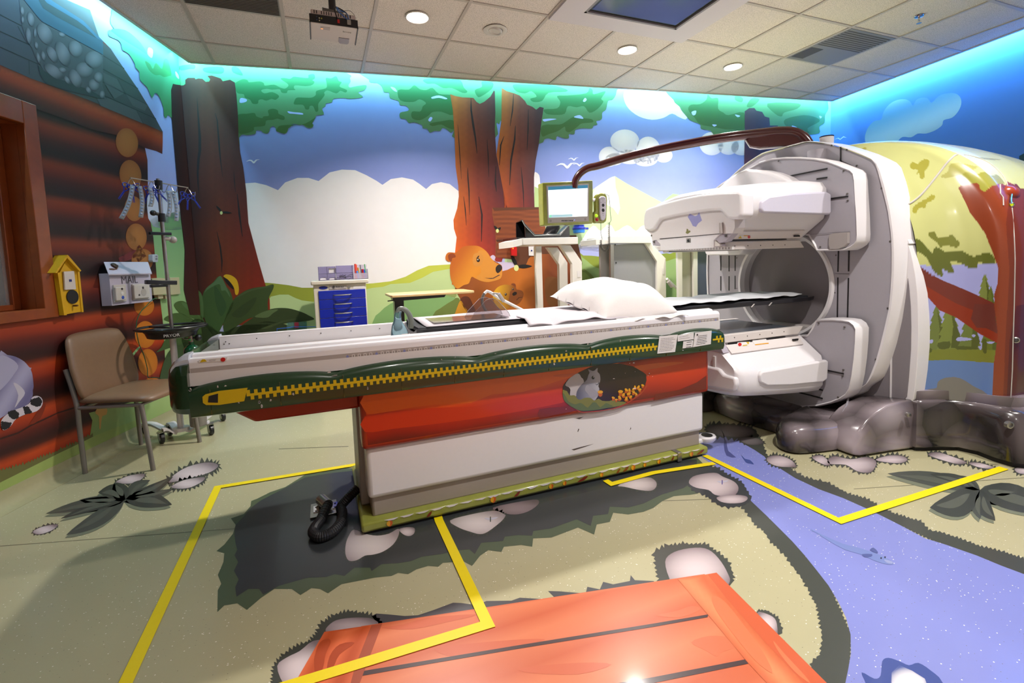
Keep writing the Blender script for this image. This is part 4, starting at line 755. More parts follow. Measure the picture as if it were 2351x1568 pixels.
# ================================================================= PATIENT TABLE
WHT = mat('white_plastic', '#e6e3e6', .32, noise=.03, coat=.15); WRM = mat('warm_white_plastic', '#ddd6d2', .38, noise=.05)
GRY = mat('light_grey_plastic', '#a9a2a0', .42, noise=.06); GPN = mat('grey_gantry_panel', '#a8a4ac', .45, noise=.05)
DRK = mat('dark_gap', '#1c1a1c', .6); BLK = mat('black_plastic', '#17171a', .35, coat=.2); MTL = mat('brushed_metal', '#a8a5a2', .28, metal=.9, noise=.15)
CHR = mat('chrome', '#d4d4d6', .12, metal=1.0); GRN = mat('green_plastic_cover', '#1d3a22', .24, noise=.35, nscale=6, coat=.5)
YEL = mat('yellow_print', '#c8a80e', .4); LBL = mat('white_label', '#d8d4d2', .5); RED = mat('red_plastic', '#c01818', .3, coat=.3)
pt = empty('scanner_table', 'long scanner patient table with green zipper side cover and orange print on its column', 'patient table', (1.13, 2.55, 0))
def rbox(name, lo, hi, m, parent, bev=.01, seg=3):
    g = G(); g.box(lo, hi); return g.out(name, m, parent, bevel=bev, seg=seg)
# base skirt
g = G(); g.prism([(.10, 2.19, .012), (2.135, 2.19, .012), (2.135, 2.90, .012), (.10, 2.90, .012)], (0, 0, .045))
g.out('base_skirt', mat('olive_skirt', '#8f9440', .35, noise=.25, nscale=30, coat=.3), pt, bevel=.012)
g = G(); g.box((.115, 2.205, 0), (2.10, 2.88, .012)); g.out('base_foot', DRK, pt)
sk = Print(lambda px, py, o: PY(px, py, 2.1885 - o))
rnd = random.Random(3)
def xz(x, z, o=0, y=2.1885): return Vector((x, y - o, z))
sk.fn = lambda x, z, o: Vector((x, 2.1885 - o, z))
for i in range(26):                                         # flaking white patches and grass tips
    x = .2 + i * .072; sk.poly([(x, .056), (x + .02, .050 - rnd.random() * .006), (x + .045, .047), (x + .06, .052), (x + .066, .056)], '#e8e2e0', 2)
def acorn(pr, x, z, s, lay, flip=1, c1='#c85a14', c2='#e0a422'):
    pr.poly([(x - s * .8, z - s * .7), (x + s * .8, z - s * .7), (x + s * .9, z - s * .9)], '#5e6430', lay)
    pr.poly([(x + a * s * flip, z + b * s) for a, b in ((-.1, -.85), (.35, -.7), (.7, -.2), (.75, .35), (.3, .75), (-.2, .8), (-.5, .3), (-.45, -.4))], c1, lay + 1, smooth=3)
    pr.poly([(x + a * s * flip, z + b * s) for a, b in ((-.2, -.7), (.1, -.2), (.1, .4), (-.2, .8), (-.7, .5), (-.85, 0), (-.6, -.5))], c2, lay + 2, smooth=3)
    pr.poly([(x - .8 * s * flip, z - .08 * s), (x - 1.15 * s * flip, z), (x - .8 * s * flip, z + .12 * s)], '#4a2410', lay + 1)
for x, s in ((.225, .017), (.735, .019), (1.06, .016), (1.14, .014), (1.37, .014), (1.58, .018), (1.66, .013), (1.76, .015), (2.0, .017)): acorn(sk, x, .034, s, 3)
for x, s in ((.41, .014), (.865, .018), (1.25, .035), (1.48, .014), (1.53, .02), (1.86, .012), (2.07, .03)): sk.poly([(x - s, .024), (x + s * .2, .026), (x + s, .046), (x + s * .2, .044)], '#7c2a14', 3, smooth=2)
sk.out('skirt_print', MATS['vinyl_wrap'], pt)
rbox('skirt_clip', (1.895, 2.183, .008), (1.925, 2.30, .062), MTL, pt, .002)
# column
rbox('column_lower', (.155, 2.240, .05), (2.115, 2.86, .17), mat('beige_grey_metal', '#9f948a', .4, noise=.05), pt, .012)
rbox('column_white_panel', (.14, 2.222, .147), (2.13, 2.875, .392), WHT, pt, .022, 4)
rbox('column_inner', (.115, 2.36, .06), (.16, 2.80, .66), GRY, pt, .01)
rbox('column_orange_panel', (.125, 2.203, .390), (2.155, 2.885, .668), mat('orange_red_panel', '#a82c0a', .3, coat=.4, noise=.3, nscale=5), pt, .022, 4)
op = Print(lambda px, py, o: PY(px, py, 2.202 - o)); opx = op.fn
def og(x, z):
    t = (z - .40) / .255; n = .05 * sin(x * 5 + z * 9) + .03 * sin(x * 13 + 1); r = max(0, min(1, (x - .2) / 1.95))
    a = vgr([(0, '#5c0c08'), (.13, '#8c1006'), (.35, '#b81c04'), (.58, '#d23404'), (.66, '#e65808'), (.86, '#e05006'), (.9, '#b82806'), (1, '#941806')])
    b = vgr([(0, '#5a100a'), (.22, '#981c08'), (.5, '#c43008'), (.75, '#cc3a0a'), (.92, '#b8300c'), (1, '#74140a')]); return mixc(a(0, t + n), b(0, t + n), r)
op.fn = lambda x, z, o: Vector((x, 2.2022 - o, z))
for i in range(40):
    for j in range(16):
        q = [(.150 + 1.98 * a / 40, .415 + .228 * b / 16) for a, b in ((i, j), (i + 1, j), (i + 1, j + 1), (i, j + 1))]; op.quad([xz(p[0], p[1], 0, 2.2022) for p in q], [og(*p) for p in q])
op.fn = opx
op.poly([(838, 903), (1000, 884), (1190, 861), (1320, 846), (1420, 832), (1400, 840), (1290, 872), (1200, 900), (1130, 905), (1080, 925), (1000, 929), (950, 935), (860, 950), (838, 944)], '#e4600a', 1, smooth=2)
op.poly([(838, 955), (950, 940), (1040, 935), (1100, 932), (1180, 915), (1300, 905), (1290, 925), (1100, 960), (900, 985), (838, 992)], '#c42c04', 1, smooth=2)
K1 = lambda p: Zm(1250, 820, 9.042, p)
for q in (K1([(170, 390), (300, 360), (480, 345), (620, 340), (700, 350), (480, 410), (300, 410)]), K1([(1860, 200), (2100, 150), (2351, 120), (2700, 100), (2900, 110), (2600, 180), (2200, 250), (2000, 280)])): op.poly(q, '#d25a22', 2, smooth=3)
for q in (K1([(-100, 1080), (300, 1040), (560, 1010), (700, 1060), (560, 1130), (200, 1200), (-100, 1260)]),): op.poly(q, '#7a1c12', 2, smooth=2)
op.poly([(1505, 905), (1560, 895), (1600, 878), (1622, 862), (1622, 893), (1500, 920)], '#6e1a10', 2)
oval = K1([(380, 620), (400, 570), (480, 470), (570, 400), (690, 330), (830, 260), (940, 210), (1080, 170), (1240, 145), (1400, 135), (1560, 135), (1700, 165), (1840, 190), (1960, 260), (2060, 320), (2110, 360), (2120, 480), (2090, 580), (1990, 720), (1850, 840), (1690, 950), (1560, 1010), (1400, 1060), (1160, 1110), (1000, 1120), (820, 1130), (740, 1110), (640, 1060), (500, 980), (440, 920), (390, 830), (380, 720)])
op.poly(oval, '#28140f', 3, grad=lambda x, y: lin('#2a150f'))
op.poly(K1([(560, 1000), (640, 1070), (760, 1130), (900, 1130), (1160, 1105), (1400, 1070), (1600, 1005), (1850, 850), (2040, 700), (2110, 560), (2140, 600), (2000, 780), (1800, 920), (1600, 1030), (1400, 1085), (1100, 1130), (800, 1155), (700, 1130)]), '#a83a1c', 4)
op.poly(K1([(430, 580), (500, 460), (600, 380), (690, 335), (740, 370), (765, 420), (800, 450), (820, 520), (760, 580), (690, 680), (650, 830), (530, 830), (540, 680), (500, 620)]), '#b7b2b6', 4, smooth=2)
op.poly(K1([(660, 820), (670, 720), (720, 630), (800, 540), (880, 470), (910, 370), (935, 320), (905, 255), (950, 265), (990, 285), (1035, 280), (1080, 235), (1108, 230), (1100, 300), (1145, 350), (1160, 420), (1158, 500), (1130, 560), (1120, 610), (1140, 660), (1120, 780), (1090, 840), (1030, 910), (940, 860), (760, 885), (680, 880)]), '#8f8f9c', 5, smooth=2, grad=lambda x, y: mixc(lin('#a9a9b4'), lin('#5a5c70'), (1370 - x) / 42), cell=4)
op.poly(K1([(880, 580), (960, 620), (1050, 680), (1120, 760), (1110, 800), (1030, 840), (960, 850), (900, 760), (840, 680)]), '#9a98a2', 6, smooth=3)
op.poly(K1(ell(1010, 425, 30, 36)), '#0e0c0e', 7); op.poly(K1(ell(1022, 410, 8, 10)), '#f0eef0', 8)
op.poly(K1([(1050, 545), (1080, 568), (1110, 555), (1130, 530), (1110, 512), (1135, 520), (1140, 545), (1112, 568), (1080, 580)]), '#34323c', 7)
op.poly(K1([(380, 680), (420, 690), (470, 705), (520, 790), (590, 790), (640, 800), (690, 870), (760, 880), (830, 845), (960, 845), (1030, 900), (1120, 860), (1200, 905), (1350, 910), (1430, 880), (1500, 915), (1640, 925), (1695, 950), (1560, 1010), (1300, 1055), (1050, 1085), (900, 1110), (740, 1110), (600, 1050), (480, 970), (390, 850)]), '#7a7a2e', 6, smooth=2)
for q in ([(380, 740), (450, 820), (500, 920), (640, 980), (740, 950), (820, 990), (900, 1050), (1000, 940), (1080, 950), (1160, 1040), (1280, 950), (1360, 990), (1420, 1020), (1160, 1085), (900, 1110), (740, 1110), (600, 1050), (480, 970), (400, 880)],): op.poly(K1(q), '#5c6c38', 7, smooth=2)
def acp(cx, cy, s, rot=0):
    op.poly(K1(ell(cx, cy + s * .3, s * .8, s, rot)), '#b8560e', 8); op.poly(K1(ell(cx, cy - s * .5, s, s * .6, rot)), '#e0a018', 9)
acp(1160, 750, 55)
for i, (x, y, s) in enumerate(((1580, 740, 52), (1700, 700, 42), (1765, 700, 36), (1640, 800, 42), (1750, 780, 44), (1430, 860, 36), (1560, 860, 44), (1700, 880, 44), (1790, 840, 36), (1490, 895, 30), (1850, 740, 40), (1880, 640, 36), (1950, 640, 40), (1980, 690, 36), (2040, 600, 34), (1905, 780, 32), (1840, 690, 34))): acp(x, y, s, i * 40)
for x, y, w, h in ((1440, 445, 22, 9), (1870, 648, 34, 10), (1855, 118, 22, 11), (1772, 127, 8, 8), (2178, 335, 12, 9), (1675, 330, 6, 6), (1883, 300, 6, 6), (2150, 383, 6, 6), (2245, 402, 6, 6), (450, 1075, 8, 6)): op.poly(K1(ell(x, y, w, h, 0, 8)), '#e6dedc', 10)
op.out('column_print', MATS['vinyl_wrap'], pt)
for q in ([(1312, 1032), (1330, 1027), (1363, 1019), (1340, 1027), (1318, 1034)], [(1326, 990), (1328, 984), (1330, 985), (1327, 992)], [(1322, 960), (1340, 957), (1330, 962)], [(1446, 988), (1448, 980), (1449, 984)]): sc = Print(lambda px, py, o: PY(px, py, 2.2218 - o)); sc.poly(q, '#5a504c', 1); sc.out('scuff_mark', MATS['vinyl_wall'], pt)

g = G(); g.prism([(-.39, 2.26, .640), (-.30, 2.26, .575), (.13, 2.26, .575), (.13, 2.26, .68), (-.43, 2.26, .68)], (0, .56, 0)); g.out('support_arm_cover', mat('orange_red_cover', '#9c2a0c', .3, coat=.4, noise=.25, nscale=5), pt, bevel=.012)
# green side covers (rounded, scalloped upper edge), front and rear
cus = (-.50, .03, .66, 1.28, 1.80, 2.20)
def topz(x):
    for a, b in zip(cus, cus[1:]):
        if a <= x <= b: t = (x - a) / (b - a); return .772 + .030 * sin(pi * t) ** .6
    return .772
def side(name, sgn):
    yc = 2.515; g = G(); rings = []
    N = 90
    for i in range(N + 1):
        x = -.50 + 2.70 * i / N; tz = topz(x); k = (tz - .70) / .10
        prof = [(.30, .652), (.350, .654), (.376, .663), (.384, .685), (.384, .73), (.382, .70 + .062 * k), (.374, .70 + .082 * k), (.355, tz - .004), (.338, tz), (.30, tz)]
        rings.append([Vector((x, yc + sgn * o, z)) for o, z in prof])
    g.loft(rings); return g.out(name, GRN, pt, smooth=True)
side('green_side_cover', -1); side('green_side_cover', 1)
g = G(); rings = []
for i in range(9):                                          # green end cap
    a = pi / 2 * i / 8; x = -.50 - .075 * sin(a); sc_ = .80 + .2 * cos(a); cz = .765; hw = .384 - .06 * (1 - cos(a))
    rings.append([Vector((x, 2.515 + y * hw, cz + z * .5)) for y, z in [(yy, zz * sc_) for yy, zz in [(-.8, -.20), (-.93, -.185), (-1, -.13), (-1, 0), (-1, .13), (-.93, .20), (-.75, .235), (0, .235), (.75, .235), (.93, .20), (1, .13), (1, 0), (1, -.13), (.93, -.185), (.8, -.2)]]])
g.loft(rings); g.out('green_end_cap', GRN, pt, smooth=True)
# zipper
g = G(); Y0 = 2.1300
n = 92
for i in range(n):
    x = -.305 + (2.19 + .305) * i / n
    if 1.70 < x < 2.12: continue
    dx = (2.19 + .305) / n; g.box((x, Y0, .7265), (x + dx * .46, Y0 + .005, .7475)); g.box((x + dx * .5, Y0, .7075), (x + dx * .96, Y0 + .005, .729))
g.box((-.305, Y0 - .0005, .7225), (1.71, Y0 + .005, .7325)); g.box((2.11, Y0 - .0005, .7225), (2.19, Y0 + .005, .7325))
z = g.out('zipper', YEL, pt, smooth=False)
g = G(); g.prism([Vector((x, Y0 - .001, zz)) for x, zz in ((-.315, .705), (-.30, .757), (-.40, .757), (-.445, .750), (-.455, .742), (-.455, .718), (-.445, .708), (-.40, .702))], (0, .005, 0)); zp = g.out('zipper_pull', YEL, pt, smooth=False)
g = G(); g.prism([Vector((x, Y0 - .002, zz)) for x, zz in ((-.438, .718), (-.405, .712), (-.402, .748), (-.434, .742))], (0, .004, 0)); g.out('pull_hole', DRK, zp, smooth=False)
# chips in the green paint
rnd = random.Random(11)
spots = [(437, 894, 3, 6), (500, 889, 2, 6), (519, 888, 4, 6), (540, 886, 8, 4), (590, 880, 5, 3), (655, 874, 22, 2), (580, 912, 3, 6), (595, 923, 3, 5), (601, 933, 3, 5), (530, 922, 2, 4), (548, 925, 2, 3), (755, 855, 6, 2), (770, 862, 8, 1.5), (840, 878, 2, 9), (844, 892, 2, 6), (1045, 821, 3, 2), (1424, 783, 2, 5), (1137, 812, 3, 2), (1273, 836, 3, 5), (1014, 826, 2, 2), (1350, 790, 2, 2), (1568, 804, 3, 2), (673, 905, 3, 4), (622, 919, 3, 3), (1300, 806, 3, 3)]
for x, y, w, h in spots:
    g = G()
    for k in range(2):
        xx, yy = x + rnd.uniform(-w, w) * .35, y + rnd.uniform(-h, h) * .3; q = PY(xx, yy, 2.1302)
        if q.z > .765: q = PY(xx, yy, 2.138)
        g.prism([Vector((q.x + a * .0015 * w * rnd.uniform(.6, 1), q.y, q.z + b * .0012 * h * rnd.uniform(.6, 1))) for a, b in ((-1, -.4), (-.2, -1), (.9, -.5), (.7, .6), (-.3, 1))], (0, .003, 0))
    g.out('paint_chip', mat('primer', '#cfc6c0', .6), pt, smooth=False)
g = G()
for zz in (.690, .716): g.box((-.50, 2.1312 if zz > .7 else 2.1335, zz), (2.19, 2.14, zz + .0012))
for i in range(11): x = -.43 + i * .245; g.box((x, 2.1310, .668), (x + .0012, 2.14, .765))
g.out('plaid_lines', mat('ochre_line', '#6a5a20', .4), pt, smooth=False)
# white rails
def rail(name, sgn):
    g = G(); yc = 2.515; prof = [(.345, .800), (.348, .812), (.349, .872), (.340, .886), (.318, .889), (.312, .885), (.296, .885), (.290, .895), (.262, .900), (.255, .893), (.253, .835), (.25, .80)]
    g.loft([[Vector((x, yc + sgn * o, z)) for o, z in prof] for x in (-.50, 2.20)]); return g.out(name, WHT, pt, bevel=.003)
rail('side_rail', -1); rail('side_rail', 1)
g = G()
for sgn in (-1, 1): g.prism([Vector((-.497, 2.515 + sgn * .335, .80)), Vector((2.195, 2.515 + sgn * .335, .80)), Vector((2.195, 2.515 + sgn * .335, .755)), Vector((-.497, 2.515 + sgn * .335, .755))], (0, -.008 * sgn, 0))
g.out('rail_skirt', WRM, pt)
g = G(); g.box((-.50, 2.165, .78), (2.20, 2.865, .832)); g.out('trough', mat('trough_white', '#d2cecd', .4), pt)
for sgn in (-1, 1):
    g = G(); rings = []
    for i in range(7):
        a = pi / 2 * i / 6; x = -.50 - .062 * sin(a); h = .058 * cos(a) + .006
        rings.append([Vector((x, 2.515 + sgn * o, .838 + z)) for o, z in ((.345, -.02), (.346, h * .75), (.33, h), (.26, h * 1.05), (.25, h * .9), (.25, -.02))])
    g.loft(rings); g.out('rail_end_cap', mat('blue_grey_cap', '#b4b8c2', .35), pt, smooth=True)
for x, z_ in ((-.47, .868), (-.478, .856), (-.455, .856)) + tuple((-.33 + i * .155, .872) for i in range(6)): g = G(); g.cyl((x, 2.7685, z_), (x, 2.762, z_), .0025, 8); g.out('rail_screw', DRK, pt)
# measuring tape strip
rs = Print(lambda x, z, o: Vector((x, 2.1658 - o, z)))
rs.quad([xz(-.495, .822, 0, 2.1657), xz(2.19, .822, 0, 2.1657), xz(2.19, .850, 0, 2.1657), xz(-.495, .850, 0, 2.1657)], [lin('#a59c97')] * 4)
k = 0; x = .085
while x < 2.18:
    if k % 5 == 0: rs.poly([(x, .828), (x + .007, .836), (x, .845), (x - .007, .836)], '#7c82b4', 2)
    else: rs.poly([(x - .006, .829), (x + .006, .829), (x + .006, .844), (x - .006, .844)], '#cfc9c6', 1); rs.poly([(x - .002, .833), (x + .002, .833), (x + .002, .841), (x - .002, .841)], '#6a6462', 2)
    rs.poly([(x + .009, .8355), (x + .0155, .8355), (x + .0155, .8375), (x + .009, .8375)], '#6a6462', 2)
    x += .0245; k += 1
rs.out('measuring_strip', MATS['vinyl_wall'], pt)
# labels
def label(px, y, m, parent, name='label', th=.0012):
    g = G(); g.prism([PY(a, b, y) for a, b in px], (0, th, 0)); return g.out(name, m, parent, smooth=False)
lb = label([(1514, 772), (1556, 768), (1550, 808), (1509, 812)], 2.128, LBL, pt)
lb2 = label([(1556, 770), (1593, 764), (1593, 779), (1556, 784)], 2.128, LBL, pt)
lb3 = label([(1569, 784), (1592, 781), (1590, 797), (1567, 800)], 2.128, LBL, pt)
lb4 = label([(1596, 764), (1634, 759), (1632, 790), (1591, 797)], 2.128, LBL, pt)
INK = mat('black_ink', '#3a3638', .6)
def lines(px, rows, y, m, parent, name='label_text', x0=.1, x1=.9, top=.15, bot=.85, wob=3):
    """rows of small print on a rectangular label"""
    a, b, c, d = [PY(*p, y) for p in px]; g = G(); rnd = random.Random(rows)
    for i in range(rows):
        v = top + (bot - top) * i / max(1, rows - 1); L = a.lerp(d, v); R = b.lerp(c, v); xe = x1 - rnd.random() * .25; h = (bot - top) / rows * (a - d).length * .38; u = x0
        while u < xe:
            w = rnd.uniform(.03, .1); p = L.lerp(R, u); q = L.lerp(R, min(u + w, xe)); g.prism([p, q, q + Vector((0, 0, -h)), p + Vector((0, 0, -h))], (0, .0004, 0)); u += w + .018
    return g.out(name, m, parent, smooth=False)
lines([(1514, 772), (1556, 768), (1550, 808), (1509, 812)], 9, 2.1275, mat('grey_ink', '#8c8688', .6), lb)
lines([(1556, 770), (1593, 764), (1593, 779), (1556, 784)], 2, 2.1275, MATS['grey_ink'], lb2, top=.3, bot=.6)
lines([(1569, 784), (1592, 781), (1590, 797), (1567, 800)], 3, 2.1275, INK, lb3, x0=.35)
lines([(1600, 768), (1634, 763), (1632, 790), (1594, 795)], 6, 2.1275, INK, lb4)
g = G(); c = PY(1601, 768.5, 2.1272); g.lathe(c, [(.003, 0), (.0055, 0), (.0055, .0004), (.003, .0004)], 16, (0, -1, 0)); g.out('maker_badge', INK, lb4)
w_ = [(456, 826), (522, 820), (520, 829), (456, 833)]
wl = label(w_, 2.1645, LBL, pt, 'warning_label')
lines([(478, 826), (500, 823), (500, 829), (478, 832)], 3, 2.164, MATS['grey_ink'], wl, top=.1, bot=.7)
g = G(); g.prism([PY(a, b, 2.1638) for a, b in ((459, 832), (475, 830), (470, 824.5), (464, 825))], (0, .0005, 0)); g.out('warning_triangle', YEL, wl, smooth=False)
g = G(); c = PY(512, 825.5, 2.1638); g.lathe(c, [(.0065, 0), (.0085, 0), (.0085, .0004), (.0065, .0004)], 18, (0, -1, 0)); g.bar(c + Vector((-.006, 0, .005)), c + Vector((.006, 0, -.005)), .0015, .0004, (0, 1, 0)); g.out('no_touch_sign', RED, wl, smooth=False)
# sliding pallet reaching into the bore
g = G(); rings = []
for x, w in ((.42, .18), (.46, .20), (3.0, .20), (3.2, .195), (3.27, .165), (3.30, .12)):
    rings.append([Vector((x, 2.515 + y * w * 1.0, z)) for y, z in ((-1, .905), (-.96, .880), (-.6, .866), (0, .858), (.6, .866), (.96, .880), (1, .905), (.93, .905), (.6, .885), (0, .878), (-.6, .885), (-.93, .905))])
g.loft(rings); g.out('pallet', mat('carbon_black', '#24242a', .35, coat=.2, noise=.1), pt, smooth=True)
for x in (2.62, 2.78): g = G(); g.prism([(x, 2.314, .872), (x + .010, 2.314, .872), (x + .035, 2.314, .892), (x + .025, 2.314, .892)], (0, .003, 0)); g.out('pallet_mark', LBL, pt)
g = G(); g.tube([Vector((.30, 2.215, .905)), Vector((.36, 2.215, .905))], .004); 
# fabric mattress on the pallet, with black piped edge
def cloth(name, fn, nu, nv, m, parent=None, th=.003):
    vs = [fn(i / nu, j / nv) for i in range(nu + 1) for j in range(nv + 1)]; fs = [(i * (nv + 1) + j, (i + 1) * (nv + 1) + j, (i + 1) * (nv + 1) + j + 1, i * (nv + 1) + j + 1) for i in range(nu) for j in range(nv)]
    me = mesh(name, vs, fs); o = link(name, me, m, parent, smooth=True)
    if th: s = o.modifiers.new('th', 'SOLIDIFY'); s.thickness = th; s.offset = 0
    return o
g = G(); g.loft([[Vector((x, 2.515 + y * w, z)) for y, z in ((-1, .890), (-1.02, .902), (-.97, .912), (-.5, .911), (0, .910), (.5, .913), (.97, .924), (1.02, .915), (1, .890))] for x, w in ((.43, .175), (.50, .19), (1.0, .19), (2.2, .19), (3.1, .185), (3.24, .14))])
pad = g.out('table_pad', mat('black_pad_fabric', '#1b1c22', .7), None, smooth=True); tag(pad, 'long thin black pad lying along the scanner table top', 'mattress')
CLO = mat('lavender_grey_sheet', '#c3bcc2', .8, noise=.06, bump=.2); WCL = mat('white_cotton', '#e9e4e2', .85, noise=.04, bump=.25, bscale=300)
def sheet(u, v):
    x = .47 + 1.20 * u; y = 2.332 + .372 * v; z = .9175 + .011 * v * v + .002 * sin(9 * x + 6 * v)
    return Vector((x, y, z))
o = cloth('bed_sheet', sheet, 40, 14, CLO); tag(o, 'smooth lavender-grey sheet covering the pad left of the pillow', 'sheet')
def drape(u, v):
    x0 = .985 + .66 * u; a = .09 + .03 * sin(3 * u); w = v
    if w < .45: t = w / .45; return Vector((x0 - .01 * t, 2.42 - .115 * t, .924 + .003 * sin(20 * u)))
    t = (w - .45) / .55; return Vector((x0 - .015 * t + .012 * sin(16 * u) * t, 2.305 - .105 * t, .924 - .028 * t - .012 * t * sin(7 * u + 1) * (u > .2) + .004 * sin(24 * u)))
o = cloth('sheet_flap', drape, 44, 14, CLO); tag(o, 'corner of the grey sheet hanging over the front rail left of the pillow', 'sheet')
def throw(u, v):
    rnd_ = sin(31 * u + 7 * v) * .004 + sin(67 * u + 13 * v) * .002
    x = 1.70 + 1.44 * u; fold = .010 * (abs(sin(14 * u + 3 * v)) if u > .15 else 0)
    y = 2.325 + .012 * sin(23 * u) - .012 * (1 - v) + (.37) * v; z = .922 + fold * (.4 + .6 * (1 - v)) + rnd_ + .018 * max(0, sin(pi * (u - .55) / .3)) * (.55 < u < .85) * sin(pi * v) + .008 * v
    if u > .93: y += (u - .93) * .6 * (1 - v)
    return Vector((x, y, z))
o = cloth('crumpled_sheet', throw, 90, 16, mat('thin_white_sheet', '#cfd2d6', .8, bump=.2)); tag(o, 'crumpled pale sheet on the pad between pillow and scanner bore', 'sheet')
# pillow
A = Vector((1.33, 2.70, 1.0)); B = Vector((1.43, 2.21, .895)); Cc = Vector((1.915, 2.18, .900)); D = Vector((1.95, 2.70, .95))
def pil(sgn):
    def f(u, v):
        su, sv = 2 * u - 1, 2 * v - 1; p = (A * (1 - u) + D * u) * (1 - v) + (B * (1 - u) + Cc * u) * v
        pin = 1 - .06 * (1 - su * su) * abs(sv) ** 3 ; c = (A + B + Cc + D) / 4
        q = c + (p - c) * 1.0; e = (1 - abs(su) ** 3.2) * (1 - abs(sv) ** 3.2); h = (.155 if sgn > 0 else .035) * max(0, e) ** .62
        w = .010 * sin(13 * u + 5 * v) * (1 - sv * sv) * (1 - su * su) + .008 * sin(22 * v - 9 * u) * abs(su) * (1 - sv * sv)
        q = q + Vector((0, 0, sgn * h + (w if sgn > 0 else 0) - .012 * (1 - abs(su)) * abs(sv) ** 4)); q += (c - p) * .05 * ((1 - su * su) * abs(sv) ** 4 + (1 - sv * sv) * abs(su) ** 4); return q
    return f
N = 28; vs = []; fs = []
for s in (1, -1):
    f = pil(s); b = len(vs); vs += [f(i / N, j / N) for i in range(N + 1) for j in range(N + 1)]
    for i in range(N):
        for j in range(N): q = (b + i * (N + 1) + j, b + (i + 1) * (N + 1) + j, b + (i + 1) * (N + 1) + j + 1, b + i * (N + 1) + j + 1); fs.append(q if s < 0 else q[::-1])
me = mesh('pillow', vs, fs); bm = bmesh.new(); bm.from_mesh(me); bmesh.ops.remove_doubles(bm, verts=bm.verts, dist=.0004); bm.to_mesh(me); bm.free()
o = link('pillow', fixn(me), WCL, None, True); q = o.modifiers.new('s', 'SUBSURF'); q.levels = 1; q.render_levels = 1; tag(o, 'plump white pillow lying across the middle of the scanner table', 'pillow')
def hem(u, v):
    p = (B.lerp(Cc, .12 + .93 * u)) + Vector((0, -.006 - .022 * v + .010 * sin(17 * u) * v, -.004 - .016 * v + .008 * sin(21 * u + 1) * v)); return p
h_ = cloth('pillowcase_hem', hem, 40, 4, WCL, o, .002)
# acrylic arm guards and their shared base sheet
ACR = mat('clear_acrylic', '#cfc9cc', .05, trans=.94, ior=1.12, spec=.8); EDG = mat('acrylic_edge', '#4a4448', .2)
ag = empty('arm_guard', 'pair of clear smoked acrylic arm guards standing on the sheet', 'arm guard', (.85, 2.5, .93))
g = G(); g.box((.52, 2.38, .9245), (.93, 2.62, .927)); g.out('base_sheet', ACR, ag)
for x, y in ((.0, 2.40), (0, 2.52)):
    pts = [Vector((a, y, z)) for a, z in ((.72, .927), (.945, .927), (.935, .950), (.875, 1.020), (.845, 1.032), (.81, 1.025), (.74, .96))]
    g = G(); g.prism(pts, (0, .004, 0)); w = g.out('guard_panel', ACR, ag); g = G(); g.tube([p + Vector((0, .002, 0)) for p in pts[1:6]], .0016, 6); g.out('panel_edge', CHR, w)
# spray jug with bent grey handle on the rear of the trough
jg = empty('handled_jug', 'small clear jug with arched grey handle at the left of the table trough', 'jug', (.36, 2.45, .832))
g = G(); g.loft([[Vector((.355 + a * s + dx, 2.45 + b * s * .7, z)) for a, b in [(cos(t * pi / 8), sin(t * pi / 8)) for t in range(16)]] for z, s, dx in ((.834, .046, 0), (.86, .046, 0), (.89, .042, -.002), (.92, .032, -.006), (.945, .020, -.008), (.975, .017, -.006), (.99, .016, 0))])
g.out('jug_body', mat('blue_clear_plastic', '#9fc0cc', .08, trans=.75, ior=1.2), jg, smooth=True)
g = G(); pts = crom([(.345, 2.45, .985), (.36, 2.45, 1.005), (.385, 2.45, 1.0), (.405, 2.45, .975), (.415, 2.45, .94), (.412, 2.45, .90)], 5, False); g.tube(pts, [.010 + .006 * (i / len(pts)) for i in range(len(pts))], 10); g.out('handle', mat('olive_grey', '#7c8078', .35), jg, smooth=True)
g = G(); g.box((.36, 2.414, .85), (.39, 2.4155, .88)); g.out('label', LBL, jg)
# crank lever behind the table
ck = empty('crank_handle', 'white tube lever with short grey grip rising behind the table', 'lever', (1.2, 3.0, .88))
g = G(); g.tube([Vector((1.30, 3.0, .875)), Vector((1.10, 3.0, .985)), Vector((1.04, 3.0, 1.028)), Vector((1.02, 3.0, 1.035)), Vector((1.0, 3.0, 1.02))], .010, 10); g.out('lever_tube', WHT, ck)
g = G(); g.tube([Vector((1.075, 2.93, 1.018)), Vector((1.11, 2.93, .965))], .013, 10); g.tube([Vector((1.06, 3.0, 1.02)), Vector((1.075, 2.93, 1.018))], .006, 8); g.out('grip', GRY, ck)
g = G(); g.tube(crom([(1.0, 3.0, 1.02), (.985, 3.0, .99), (.985, 3.0, .95), (1.01, 3.0, .90), (1.05, 3.0, .86)], 4, False), .010, 10); g.out('lower_loop', mat('mid_grey', '#6a6460', .4), ck)
g = G(); g.bar(Vector((1.28, 3.0, .88)), Vector((1.34, 2.86, .80)), .03, .03); g.bar(Vector((1.34, 2.86, .80)), Vector((1.34, 2.80, .80)), .03, .03); g.out('mount', MTL, ck)
